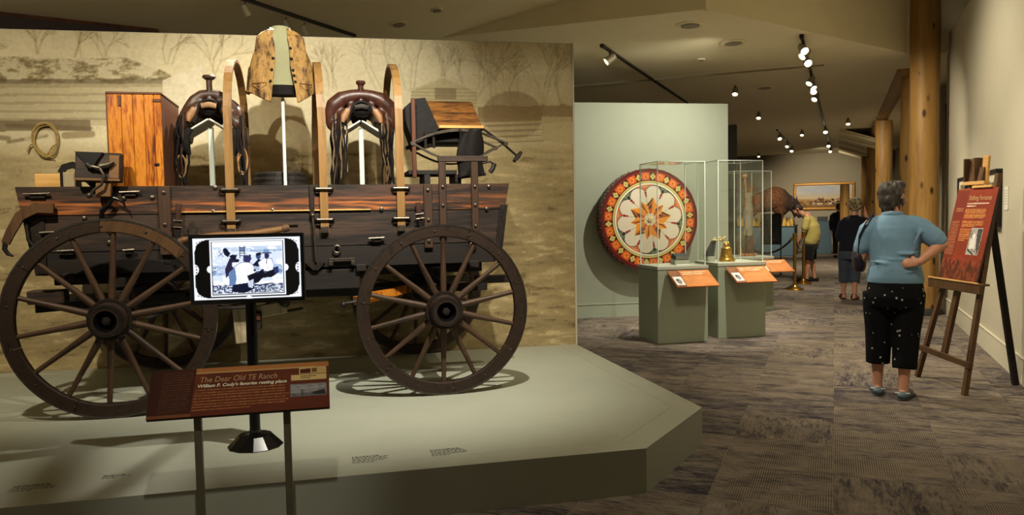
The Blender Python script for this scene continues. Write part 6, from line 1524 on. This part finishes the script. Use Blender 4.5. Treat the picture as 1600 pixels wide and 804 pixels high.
def disc(x, y, z, r, label, name='ceiling_vent', tilt=0.0):
    t = thing(name, label, 'vent', KF.w(x, y, z), KF.a, rot=(0, -tilt, KF.a))
    mb = MB(); mb.lathe([(r, 0), (r, -0.008), (r * 0.8, -0.02), (r * 0.78, -0.012), (0, -0.012)], 28); mb.build('collar', M['ceiling'], t)
    mb = MB(); mb.lathe([(r * 0.62, -0.014), (r * 0.6, -0.026), (0, -0.028)], 28); mb.build('grille', M['far_wall'], t)
disc(-1.19, 10.27, 3.6, 0.17, 'round ceiling vent nearest the dropped ceiling edge')
disc(-1.12, 14.17, 3.6, 0.17, 'round ceiling vent above the display cases')
disc(-1.53, 9.08, 3.6, 0.17, 'round flush ceiling cover close to the dropped edge')
disc(-1.73, 11.16, 3.6, 0.06, 'small round smoke detector on the corridor ceiling', 'smoke_detector')
disc(-4.42, 7.5, near_z(-4.42), 0.10, 'round ceiling vent on the sloping ceiling right of the vest', tilt=math.atan(0.168))
disc(-3.92, 7.45, near_z(-3.92), 0.07, 'pale sprinkler plate on the sloping ceiling', 'sprinkler_plate', tilt=math.atan(0.168))

# ================================================================== PEOPLE
V3 = Vector
def hand(mb, wr, d, nrm, side, curl=0.35, sc=1.0):
    """palm, four unequal bent fingers and a side thumb; d forwards, nrm out of the palm, side towards the thumb"""
    wr = V3(wr); d = V3(d).normalized(); nrm = V3(nrm); nrm = (nrm - d * nrm.dot(d)).normalized(); sd = d.cross(nrm).normalized()
    if sd.dot(V3(side)) < 0: sd = -sd
    mb.limb([wr, wr + d * 0.04 * sc, wr + d * 0.085 * sc], [0.026 * sc, 0.036 * sc, 0.037 * sc], 12, ry=[0.018 * sc, 0.015 * sc, 0.013 * sc], up=nrm)
    for k, (off, L) in enumerate(((0.029, 0.068), (0.010, 0.076), (-0.010, 0.071), (-0.028, 0.055))):
        b = wr + d * (0.086 - 0.006 * (k == 3)) * sc + sd * off * sc
        q = [b - d * 0.012]; a = curl * 0.7; p = b
        for s_ in (0.45, 0.32, 0.23):
            v = d * math.cos(a) + nrm * math.sin(a); p = p + v * L * s_ * sc; q.append(p); a += curl
        mb.limb([q[0], b, q[1], q[2], q[3]], [0.0098 * sc, 0.0096 * sc, 0.009 * sc, 0.0086 * sc, 0.0078 * sc], 8)
    b = wr + d * 0.03 * sc + sd * 0.026 * sc
    v = (d * 0.65 + sd * 0.7 + nrm * 0.25).normalized(); p1 = b + v * 0.034 * sc; p2 = p1 + (d * 0.85 + sd * 0.4 + nrm * 0.3).normalized() * 0.030 * sc
    mb.limb([b - v * 0.012, b, p1, p2], [0.013 * sc, 0.0128 * sc, 0.011 * sc, 0.009 * sc], 8)
def head(mb, c, yaw, pitch=0.0, s=1.0):
    c = V3(c); q = Matrix.Rotation(yaw, 3, 'Z') @ Matrix.Rotation(pitch, 3, 'X'); T = lambda x, y, z: c + q @ V3((x * s, y * s, z * s)); e = (q.to_euler())
    mb.ball(T(0, -0.008, 0.022), (0.076 * s, 0.094 * s, 0.09 * s), 20, 14, rot=e)
    mb.limb([T(0, 0.0, 0.0), T(0, 0.022, -0.04), T(0, 0.045, -0.082)], [0.066 * s, 0.056 * s, 0.030 * s], 16)
    mb.limb([T(0, 0.088, 0.012), T(0, 0.102, -0.012), T(0, 0.110, -0.03)], [0.010 * s, 0.012 * s, 0.015 * s], 10)     # nose
    mb.limb([T(-0.035, 0.078, 0.026), T(0, 0.09, 0.03), T(0.035, 0.078, 0.026)], [0.012 * s, 0.012 * s, 0.012 * s], 10)  # brow
    mb.limb([T(-0.02, 0.082, -0.056), T(0, 0.092, -0.055), T(0.02, 0.082, -0.056)], [0.008 * s, 0.010 * s, 0.008 * s], 8)  # mouth ridge
    for k in (-1, 1):
        mb.ball(T(k * 0.048, 0.06, -0.022), (0.026 * s, 0.026 * s, 0.028 * s), 10, 8)
        mb.limb([T(k * 0.077, -0.012, 0.022), T(k * 0.085, -0.020, 0.002), T(k * 0.078, -0.010, -0.030)], [0.013 * s, 0.014 * s, 0.010 * s], 8, ry=[0.02 * s, 0.02 * s, 0.012 * s], up=q @ V3((1, 0, 0)))
    return T
def face_parts(T, root, s=1.0):
    mb = MB()
    for k in (-1, 1): mb.ball(T(k * 0.032, 0.078, 0.008), 0.0125 * s, 10, 8)
    mb.build('eyes', M['white_paint'], root)
    mb = MB()
    for k in (-1, 1): mb.ball(T(k * 0.032, 0.0885, 0.008), 0.0055 * s, 8, 6)
    mb.build('irises', M['dark_slate'], root)
    mb = MB(); mb.limb([T(-0.022, 0.088, -0.056), T(0, 0.098, -0.055), T(0.022, 0.088, -0.056)], [0.004 * s, 0.007 * s, 0.004 * s], 8); mb.build('lips', plain('lips', srgb(166, 88, 78), 0.5) if 'lips' not in bpy.data.materials else bpy.data.materials['lips'], root)
def legs(mb, hips, knees, ankles, s=1.0, thigh=0.085):
    for h, k, a in zip(hips, knees, ankles):
        h, k, a = V3(h), V3(k), V3(a); c = k.lerp(a, 0.33) - V3((0, 0.012, 0))
        mb.limb([h, h.lerp(k, 0.5), k, c, k.lerp(a, 0.7), a, a - V3((0, 0, 0.03))], [thigh * s, thigh * 0.85 * s, 0.056 * s, 0.055 * s, 0.040 * s, 0.034 * s, 0.036 * s], 14)
def foot(mb, a, yaw, s=1.0, w=1.0, z0=0.0):
    d = V3((-math.sin(yaw), math.cos(yaw), 0)); g = V3((a[0], a[1], z0))
    mb.limb([g - d * 0.035 * s + V3((0, 0, 0.034)), g + d * 0.04 * s + V3((0, 0, 0.038)), g + d * 0.11 * s + V3((0, 0, 0.028)), g + d * 0.165 * s + V3((0, 0, 0.022))], [0.033 * w * s, 0.036 * w * s, 0.042 * w * s, 0.034 * w * s], 14, ry=[0.036 * s, 0.038 * s, 0.026 * s, 0.020 * s], up=(0, 0, 1))
def cloth(name, c, rough=0.9, bmp=0.15): 
    return plain(name, c, rough, var=0.08, scale=10, bmp=bmp, sheen=0.1, spec=0.2)
def dotted():
    m, nt, b = new_mat('black_dotted_cotton'); v = coords(nt); vo = N(nt, 'ShaderNodeTexVoronoi'); vo.inputs['Scale'].default_value = 19; vo.inputs['Randomness'].default_value = 1.0
    nt.links.new(v, vo.inputs['Vector']); r = ramp(nt, vo.outputs['Distance'], [(0.13, srgb(170, 170, 168)), (0.17, srgb(14, 14, 17))])
    nt.links.new(r.outputs[0], b.inputs['Base Color']); b.inputs['Roughness'].default_value = 0.9; b.inputs['Specular IOR Level'].default_value = 0.15
    bump(nt, b, noise(nt, v, 12), 0.2, 0.02); return m
def hair_mat(name, lo, hi, scale=30, stretch=0.25):
    m, nt, b = new_mat(name); n1 = noise(nt, coords(nt, (1, 1, stretch)), scale, 5, 0.7)
    r = ramp(nt, n1, [(0.35, lo), (0.65, hi)]); nt.links.new(r.outputs[0], b.inputs['Base Color']); b.inputs['Roughness'].default_value = 0.5
    bump(nt, b, n1, 0.7, 0.02); return m

# ---- visitor in a pale blue polo shirt, seen from behind, hand on hip
P = thing('person', 'person from behind in pale blue polo and black dotted cropped trousers, hand on hip', 'person', (2.935, 6.02, 0), R(-26))
mb = MB(); yaw = R(-38)
T = head(mb, (0.022, 0.035, 1.545), yaw, R(-4))
mb.limb([(0.018, 0.0, 1.36), (0.018, 0.008, 1.42), (0.022, 0.02, 1.50)], [0.066, 0.058, 0.056], 16)
mb.loft([(0.04, 0.02, 0.80, 0.17, 0.13), (0.04, 0.01, 0.95, 0.165, 0.125), (0.035, 0, 1.08, 0.145, 0.115), (0.03, 0, 1.22, 0.155, 0.115), (0.028, 0, 1.33, 0.15, 0.10), (0.022, 0, 1.39, 0.09, 0.07)], 24)
hips = ((-0.062, 0.01, 0.78), (0.125, 0.0, 0.78)); knees = ((-0.074, 0.03, 0.46), (0.118, -0.03, 0.45)); ank = ((-0.079, 0.02, 0.085), (0.104, -0.09, 0.085))
legs(mb, hips, knees, ank, 1.05)
foot(mb, ank[0], R(6)); foot(mb, ank[1], R(-10))
# right arm: bent, knuckles on the hip
sh, el, wr = V3((0.185, 0.0, 1.325)), V3((0.352, -0.03, 1.185)), V3((0.208, -0.135, 1.058))
mb.limb([sh, sh.lerp(el, 0.5), el], [0.058, 0.055, 0.046], 14); mb.limb([el, el.lerp(wr, 0.35), wr], [0.044, 0.043, 0.029], 14)
hand(mb, wr, (-0.9, -0.12, -0.10), (0.05, 0.9, -0.3), (0, 0.1, 1), 0.45, 1.0)
# left arm: down, forearm forward
sh2, el2, wr2 = V3((-0.138, 0.0, 1.325)), V3((-0.205, 0.02, 1.075)), V3((-0.135, 0.22, 1.10))
mb.limb([sh2, sh2.lerp(el2, 0.5), el2], [0.058, 0.053, 0.044], 14); mb.limb([el2, el2.lerp(wr2, 0.4), wr2], [0.043, 0.041, 0.029], 14)
hand(mb, wr2, (0.5, 0.8, 0.15), (0.8, -0.4, -0.2), (0, 0, 1), 0.5)
body = sculpt(mb, 'body', M['skin'], 0.0058, P, 2, 0.5)
face_parts(T, P)
mb = MB()
mb.loft([(0.039, 0.005, 0.885, 0.205, 0.155), (0.039, 0.0, 0.93, 0.203, 0.158), (0.038, -0.006, 1.0, 0.188, 0.150), (0.038, -0.004, 1.07, 0.176, 0.138), (0.036, 0.0, 1.15, 0.180, 0.136), (0.033, 0, 1.24, 0.185, 0.134), (0.031, 0, 1.31, 0.178, 0.122), (0.028, 0, 1.36, 0.148, 0.102), (0.024, 0, 1.40, 0.098, 0.082), (0.02, 0.0, 1.415, 0.074, 0.07)], 36)
mb.limb([(0.14, 0, 1.335), (0.215, -0.006, 1.305), (0.318, -0.024, 1.218)], [0.078, 0.082, 0.075], 16)
mb.limb([(-0.09, 0, 1.335), (-0.15, 0.0, 1.29), (-0.196, 0.012, 1.155)], [0.075, 0.076, 0.066], 16)
# soft folds across the back
for (z, w, xo) in ((1.075, 0.13, 0.05), (1.12, 0.10, 0.10), (1.045, 0.15, 0.02), (0.985, 0.12, 0.09)):
    mb.tube([(xo - w, -0.105, z + 0.012), (xo - w * 0.3, -0.138, z - 0.004), (xo + w * 0.4, -0.134, z - 0.006), (xo + w, -0.10, z + 0.016)], [0.008, 0.012, 0.012, 0.006], 8)
mb.tube([(0.23, -0.05, 1.33), (0.20, -0.10, 1.27), (0.16, -0.13, 1.18)], [0.014, 0.014, 0.006], 8)
sculpt(mb, 'polo_shirt', cloth('pale_blue_pique', srgb(116, 150, 178)), 0.008, P, 4, 0.5)
mb = MB(); mb.tube([(0.02 + 0.072 * math.cos(a), 0.002 + 0.070 * math.sin(a), 1.412 + 0.012 * math.sin(a) * -1) for a in [2 * math.pi * k / 20 for k in range(20)]], 0.010, 8, closed=True, ry=0.016); mb.build('collar', bpy.data.materials['pale_blue_pique'], P)
mb = MB()
mb.loft([(0.04, 0.0, 0.70, 0.205, 0.15), (0.04, -0.002, 0.78, 0.212, 0.168), (0.04, 0.0, 0.86, 0.198, 0.155), (0.04, 0.0, 0.93, 0.185, 0.142)], 32)
for (h, k, a, cz, r) in ((hips[0], knees[0], ank[0], 0.245, 1.0), (hips[1], knees[1], ank[1], 0.228, 0.98)):
    h, k, a = V3(h), V3(k), V3(a); t_ = (k.z - cz) / (k.z - a.z); c = k.lerp(a, t_)
    mb.tube([h + V3((0, 0, 0.03)), h.lerp(k, 0.35), h.lerp(k, 0.8), k, k.lerp(c, 0.5), c], [0.118 * r, 0.110 * r, 0.098 * r, 0.096 * r, 0.092 * r, 0.088 * r], 20, ry=[0.13, 0.122, 0.102, 0.097, 0.092, 0.088])
sculpt(mb, 'cropped_trousers', dotted(), 0.009, P, 4, 0.5)
mb = MB()
for a, yw in ((ank[0], R(6)), (ank[1], R(-10))): pass
cm = plain('blue_grey_rubber', srgb(88, 104, 116), 0.6)
for a, yw in ((ank[0], R(6)), (ank[1], R(-10))):
    mb = MB(); d = V3((-math.sin(yw), math.cos(yw), 0)); g = V3((a[0], a[1], 0))
    mb.limb([g - d * 0.048 + V3((0, 0, 0.034)), g + d * 0.03 + V3((0, 0, 0.034)), g + d * 0.115 + V3((0, 0, 0.034)), g + d * 0.175 + V3((0, 0, 0.028))], [0.045, 0.046, 0.053, 0.043], 16, ry=[0.032, 0.033, 0.034, 0.026], up=(0, 0, 1))
    sh_ = sculpt(mb, 'clog', cm, 0.008, P, 3, 0.5)
    mb = MB(); mb.tube([g + V3((0.05 * math.cos(q), 0, 0)) + d * (-0.045 + 0.045 * math.sin(q) * 0 + 0.06 * (1 - abs(math.cos(q))) * -0.35) + V3((0, 0, 0.052)) for q in [math.pi * k / 10 for k in range(11)]], 0.008, 8, ry=0.006); mb.build('heel_strap', M['grey_post'], sh_)
    mb = MB(); mb.limb([g - d * 0.05 + V3((0, 0, 0.009)), g + d * 0.10 + V3((0, 0, 0.009)), g + d * 0.185 + V3((0, 0, 0.009))], [0.043, 0.052, 0.040], 16, ry=[0.009, 0.009, 0.009], up=(0, 0, 1)); mb.build('sole', M['dark_slate'], sh_)
# short grey-brown hair
mb = MB(); q = Matrix.Rotation(yaw, 3, 'Z'); c = V3((0.022, 0.035, 1.545))
HT = lambda x, y, z: c + q @ V3((x, y, z))
mb.ball(HT(0, -0.024, 0.045), (0.090, 0.098, 0.082), 20, 14, rot=(0, 0, yaw)); mb.ball(HT(0, -0.052, -0.005), (0.084, 0.066, 0.085), 18, 12, rot=(0, 0, yaw))
mb.limb([HT(0, -0.06, -0.03), HT(0, -0.066, -0.08), HT(0, -0.058, -0.105)], [0.062, 0.055, 0.034], 14, ry=[0.04, 0.034, 0.022], up=q @ V3((0, 1, 0)))
mb.limb([HT(-0.05, 0.03, 0.10), HT(0.0, 0.055, 0.098), HT(0.05, 0.03, 0.095)], [0.034, 0.036, 0.034], 12)
g = random.Random(5)
for k in range(46):
    a = g.uniform(0, 2 * math.pi); z = g.uniform(-0.10, 0.10); rr = 0.090 * math.sqrt(max(0.1, 1 - ((z - 0.02) / 0.125) ** 2))
    x, y = math.cos(a) * rr, math.sin(a) * rr - 0.026
    if y > 0.03 and z < 0.07: continue
    mb.limb([HT(x * 0.9, y * 0.95, z + 0.02), HT(x * 1.03, y * 1.02 - 0.004, z - 0.01), HT(x * 1.02, y * 1.02, z - 0.04)], [0.011, 0.011, 0.006], 6)
sculpt(mb, 'hair', hair_mat('grey_brown_hair', srgb(24, 21, 19), srgb(74, 67, 61)), 0.0075, P, 2, 0.4)
# shoulder bag
t = thing('shoulder_bag', 'dark plum shoulder bag hanging at the left side of the blue-shirted person', 'bag', (2.935, 6.02, 0), R(-26))
mb = MB(); mb.limb([(-0.215, 0.10, 1.17), (-0.222, 0.10, 1.08), (-0.215, 0.10, 1.0)], [0.045, 0.055, 0.05], 18, ry=[0.12, 0.15, 0.13], up=(0, 1, 0)); sculpt(mb, 'pouch', plain('plum_nylon', srgb(38, 26, 44), 0.6, bmp=0.1), 0.012, t, 4)
mb = MB(); mb.tube([(-0.222, -0.02, 1.12), (-0.215, -0.055, 1.25), (-0.165, -0.075, 1.36), (-0.115, -0.02, 1.42), (-0.125, 0.06, 1.38), (-0.19, 0.15, 1.24), (-0.215, 0.20, 1.12)], 0.019, sq=True, ry=0.004, up=(-1, 0, 0)); mb.build('strap', bpy.data.materials['plum_nylon'], t)

# ---- curly-haired visitor in a navy top, hand raised to the face
P = thing('person', 'person with curly grey hair in dark navy top, seen from behind, one hand raised', 'person', (5.53, 12.68, 0), R(-23.6))
mb = MB(); yaw = R(-15)
T = head(mb, (0.075, 0.04, 1.515), yaw, R(-6))
mb.limb([(0.06, 0.0, 1.32), (0.065, 0.01, 1.40), (0.072, 0.025, 1.48)], [0.066, 0.056, 0.054], 14)
mb.loft([(0.02, 0.02, 0.78, 0.165, 0.13), (0.03, 0.01, 0.95, 0.155, 0.12), (0.045, 0, 1.15, 0.155, 0.115), (0.058, 0, 1.29, 0.14, 0.095), (0.06, 0, 1.35, 0.08, 0.065)], 22)
hips = ((-0.07, 0, 0.76), (0.095, 0, 0.76)); knees = ((-0.085, 0.02, 0.46), (0.082, 0.02, 0.46)); ank = ((-0.093, 0.03, 0.085), (0.075, -0.06, 0.085))
legs(mb, hips, knees, ank, 1.0); foot(mb, ank[0], R(12)); foot(mb, ank[1], R(-14))
sh, el, wr = V3((0.20, 0.0, 1.28)), V3((0.268, 0.10, 1.21)), V3((0.232, 0.13, 1.42))
mb.limb([sh, el], [0.054, 0.044], 14); mb.limb([el, el.lerp(wr, 0.4), wr], [0.043, 0.041, 0.028], 14); hand(mb, wr, (-0.35, 0.05, 0.92), (-0.7, -0.5, 0), (0, 1, 0), 0.35)
sh2, el2, wr2 = V3((-0.085, 0.0, 1.28)), V3((-0.165, -0.01, 1.02)), V3((-0.12, 0.14, 0.90))
mb.limb([sh2, el2], [0.054, 0.044], 14); mb.limb([el2, wr2], [0.043, 0.028], 14); hand(mb, wr2, (0.2, 0.6, -0.7), (1, 0, 0), (0, 1, 0.4), 0.4)
sculpt(mb, 'body', M['skin'], 0.0075, P, 2, 0.5); face_parts(T, P)
mb = MB()
mb.loft([(0.018, 0.0, 0.785, 0.195, 0.155), (0.02, 0, 0.90, 0.185, 0.148), (0.035, -0.004, 1.05, 0.178, 0.138), (0.05, 0, 1.20, 0.180, 0.128), (0.058, 0, 1.29, 0.160, 0.11), (0.06, 0, 1.34, 0.10, 0.08), (0.062, 0.004, 1.375, 0.068, 0.066)], 32)
mb.limb([(0.16, 0, 1.28), sh + V3((0.02, 0.02, -0.01)), el], [0.074, 0.072, 0.062], 14); mb.limb([el, el.lerp(wr, 0.25)], [0.06, 0.052], 14)
mb.limb([(-0.05, 0, 1.285), sh2 + V3((-0.02, 0, -0.03)), el2, el2.lerp(wr2, 0.45)], [0.072, 0.07, 0.058, 0.048], 14)
sculpt(mb, 'top', cloth('navy_jersey', srgb(24, 26, 38)), 0.011, P, 4)
mb = MB(); mb.loft([(0.012, 0, 0.66, 0.19, 0.145), (0.014, 0, 0.76, 0.196, 0.155), (0.018, 0, 0.84, 0.182, 0.14)], 28)
for h, k, a, cz in ((hips[0], knees[0], ank[0], 0.275), (hips[1], knees[1], ank[1], 0.275)):
    h, k, a = V3(h), V3(k), V3(a); c = k.lerp(a, (k.z - cz) / (k.z - a.z)); mb.tube([h, h.lerp(k, 0.5), k, c], [0.11, 0.10, 0.086, 0.078], 18)
sculpt(mb, 'capri_trousers', cloth('faded_denim', srgb(62, 70, 84)), 0.011, P, 4)
mb = MB(); c = V3((0.075, 0.04, 1.515)); g = random.Random(9)
mb.ball(c + V3((0, -0.015, 0.045)), (0.092, 0.10, 0.085), 18, 12); mb.ball(c + V3((0, -0.05, -0.01)), (0.088, 0.066, 0.08), 16, 12)
for k in range(70):
    a = g.uniform(0, 6.283); e = g.uniform(-0.5, 1.4); r = 0.102; p = V3((math.cos(a) * math.cos(e) * r, math.sin(a) * math.cos(e) * r * 1.05 - 0.02, math.sin(e) * r * 0.95 + 0.03))
    if p.y > 0.05 and p.z < 0.07: continue
    mb.ball(c + p, g.uniform(0.018, 0.028), 8, 6)
sculpt(mb, 'hair', hair_mat('curly_grey_hair', srgb(86, 74, 52), srgb(170, 150, 112), 26, 1.0), 0.009, P, 2, 0.4)
for a, yw in ((ank[0], R(12)), (ank[1], R(-14))):
    d = V3((-math.sin(yw), math.cos(yw), 0)); g_ = V3((a[0], a[1], 0)); mb = MB()
    mb.limb([g_ - d * 0.05 + V3((0, 0, 0.012)), g_ + d * 0.10 + V3((0, 0, 0.012)), g_ + d * 0.175 + V3((0, 0, 0.012))], [0.042, 0.048, 0.036], 14, ry=[0.012, 0.012, 0.012], up=(0, 0, 1)); so = mb.build('sandal', M['leather'], P)
    mb = MB(); w = d.cross(V3((0, 0, 1)))
    for o_, h_ in ((0.09, 0.055), (-0.02, 0.075)):
        mb = MB(); mb.tube([g_ + d * o_ + w * (0.047 * math.cos(k * math.pi / 8)) + V3((0, 0, 0.018 + h_ * math.sin(k * math.pi / 8))) for k in range(9)], 0.012, sq=True, ry=0.004)
        mb.build('sandal_strap', M['leather'], so)

# ---- visitor in a yellow shirt and dark shorts, bending towards the display (side view)
P = thing('person', 'person in yellow shirt and dark shorts bending forward beside the stanchion', 'person', (6.10, 15.9, 0), R(-21 + 84))
# local y points where the visitor faces (left in the photograph)
mb = MB()
T = head(mb, (0.0, 0.225, 1.49), 0, R(-38), 1.02)
mb.limb([(0, 0.06, 1.34), (0, 0.13, 1.40), (0, 0.19, 1.455)], [0.066, 0.058, 0.056], 14)
mb.limb([(0, -0.03, 0.80), (0, -0.055, 0.98), (0, -0.045, 1.14), (0, 0.02, 1.30)], [0.17, 0.165, 0.175, 0.15], 22, ry=[0.13, 0.13, 0.13, 0.10], up=(0, 1, 0.2))
hips = ((-0.09, -0.03, 0.76), (0.09, -0.02, 0.76)); knees = ((-0.10, 0.02, 0.44), (0.095, -0.03, 0.44)); ank = ((-0.105, 0.03, 0.085), (0.10, -0.10, 0.085))
legs(mb, hips, knees, ank, 1.0, 0.09); foot(mb, ank[0], R(8)); foot(mb, ank[1], R(-8))
for s_ in (-1, 1):
    sh, el, wr = V3((s_ * 0.175, 0.03, 1.285)), V3((s_ * 0.225, 0.08, 1.02)), V3((s_ * 0.20, 0.20, 0.82))
    mb.limb([sh, el], [0.052, 0.044], 14); mb.limb([el, el.lerp(wr, 0.4), wr], [0.043, 0.04, 0.029], 14); hand(mb, wr, (0, 0.3, -0.95), (-s_, 0, 0), (0, 1, 0), 0.35)
sculpt(mb, 'body', M['skin'], 0.008, P, 2, 0.5); face_parts(T, P)
mb = MB()
mb.limb([(0, -0.02, 0.82), (0, -0.05, 0.90), (0, -0.06, 1.0), (0, -0.05, 1.14), (0, 0.01, 1.28), (0, 0.06, 1.345)], [0.205, 0.20, 0.195, 0.20, 0.17, 0.10], 26, ry=[0.165, 0.165, 0.165, 0.15, 0.115, 0.08], up=(0, 1, 0.2))
for s_ in (-1, 1): mb.limb([(s_ * 0.12, 0.02, 1.29), (s_ * 0.185, 0.035, 1.26), (s_ * 0.218, 0.06, 1.11)], [0.076, 0.076, 0.07], 14)
sculpt(mb, 'shirt', cloth('straw_yellow_cotton', srgb(176, 162, 94)), 0.012, P, 4)
mb = MB(); mb.loft([(0, -0.02, 0.68, 0.185, 0.155), (0, -0.025, 0.78, 0.19, 0.162), (0, -0.02, 0.86, 0.185, 0.155)], 26)
for h, k in zip(hips, knees): h, k = V3(h), V3(k); mb.tube([h, h.lerp(k, 0.5), h.lerp(k, 0.93)], [0.115, 0.112, 0.105], 18, ry=[0.14, 0.13, 0.115])
sculpt(mb, 'shorts', cloth('black_shorts_cotton', srgb(20, 20, 24)), 0.012, P, 4)
mb = MB(); c = V3((0, 0.225, 1.49)); q = Matrix.Rotation(R(-38), 3, 'X'); HT = lambda x, y, z: c + q @ V3((x, y, z))
mb.ball(HT(0, -0.018, 0.045), (0.086, 0.096, 0.08), 18, 12, rot=(R(-38), 0, 0)); mb.ball(HT(0, -0.055, 0.0), (0.08, 0.058, 0.075), 16, 12, rot=(R(-38), 0, 0))
sculpt(mb, 'hair', hair_mat('dark_brown_hair', srgb(24, 18, 14), srgb(62, 48, 38)), 0.009, P, 3)
for a, yw in ((ank[0], R(8)), (ank[1], R(-8))):
    d = V3((-math.sin(yw), math.cos(yw), 0)); g_ = V3((a[0], a[1], 0)); mb = MB()
    mb.limb([g_ - d * 0.045 + V3((0, 0, 0.045)), g_ + d * 0.04 + V3((0, 0, 0.048)), g_ + d * 0.12 + V3((0, 0, 0.036)), g_ + d * 0.18 + V3((0, 0, 0.030))], [0.042, 0.044, 0.05, 0.042], 14, ry=[0.044, 0.046, 0.036, 0.028], up=(0, 0, 1)); so = sculpt(mb, 'shoe', M['leather_black'], 0.01, P, 3)
    mb = MB(); mb.limb([g_ - d * 0.05 + V3((0, 0, 0.010)), g_ + d * 0.1 + V3((0, 0, 0.010)), g_ + d * 0.19 + V3((0, 0, 0.010))], [0.044, 0.052, 0.040], 14, ry=[0.010] * 3, up=(0, 0, 1)); mb.build('sole', M['dark_slate'], so)

# ---- distant visitor in navy, mostly behind the cut post
P = thing('person', 'distant person in navy jacket half hidden behind the short log post', 'person', KF.w(0.12, 26.2), KF.a)
mb = MB()
T = head(mb, (0, 0.03, 1.56), R(20), R(-5)); mb.limb([(0, 0, 1.36), (0, 0.01, 1.44), (0, 0.02, 1.52)], [0.066, 0.056, 0.055], 12)
mb.loft([(0, 0, 0.82, 0.16, 0.12), (0, 0, 1.1, 0.15, 0.115), (0, 0, 1.30, 0.15, 0.10), (0, 0, 1.39, 0.09, 0.07)], 20)
hips = ((-0.085, 0, 0.80), (0.085, 0, 0.80)); knees = ((-0.09, 0.02, 0.47), (0.09, 0.02, 0.47)); ank = ((-0.095, 0.0, 0.085), (0.095, -0.03, 0.085)); legs(mb, hips, knees, ank); foot(mb, ank[0], R(8)); foot(mb, ank[1], R(-8))
for s_ in (-1, 1):
    sh, el, wr = V3((s_ * 0.175, 0, 1.33)), V3((s_ * 0.225, -0.01, 1.06)), V3((s_ * 0.215, 0.08, 0.84)); mb.limb([sh, el], [0.052, 0.044], 12); mb.limb([el, wr], [0.043, 0.029], 12); hand(mb, wr, (0, 0.25, -0.95), (-s_, 0, 0), (0, 1, 0), 0.35)
sculpt(mb, 'body', M['skin'], 0.009, P, 2); face_parts(T, P)
mb = MB(); mb.loft([(0, 0, 0.76, 0.195, 0.15), (0, 0, 1.0, 0.185, 0.145), (0, 0, 1.22, 0.185, 0.135), (0, 0, 1.33, 0.165, 0.115), (0, 0, 1.40, 0.09, 0.08), (0, 0, 1.43, 0.07, 0.068)], 26)
for s_ in (-1, 1): mb.limb([(s_ * 0.13, 0, 1.33), (s_ * 0.19, 0, 1.28), (s_ * 0.228, -0.01, 1.06), (s_ * 0.218, 0.07, 0.88)], [0.074, 0.072, 0.062, 0.05], 12)
sculpt(mb, 'jacket', bpy.data.materials['navy_jersey'], 0.014, P, 4)
mb = MB(); mb.loft([(0, 0, 0.70, 0.18, 0.14), (0, 0, 0.86, 0.175, 0.135)], 24)
for h, k, a in zip(hips, knees, ank): h, k, a = V3(h), V3(k), V3(a); mb.tube([h, h.lerp(k, 0.5), k, k.lerp(a, 0.92)], [0.105, 0.098, 0.08, 0.07], 16)
sculpt(mb, 'trousers', bpy.data.materials['black_shorts_cotton'], 0.014, P, 4)
mb = MB(); mb.ball((0, 0.012, 1.605), (0.086, 0.096, 0.08), 16, 12); mb.ball((0, -0.03, 1.56), (0.08, 0.058, 0.08), 14, 10); sculpt(mb, 'hair', bpy.data.materials['dark_brown_hair'], 0.012, P, 3)
for a in ank:
    mb = MB(); g_ = V3((a[0], a[1], 0)); mb.limb([g_ + V3((0, -0.045, 0.04)), g_ + V3((0, 0.06, 0.042)), g_ + V3((0, 0.17, 0.03))], [0.042, 0.048, 0.042], 14, ry=[0.04, 0.042, 0.028], up=(0, 0, 1)); sculpt(mb, 'shoe', M['leather_black'], 0.012, P, 3)
bpy.context.view_layer.update()
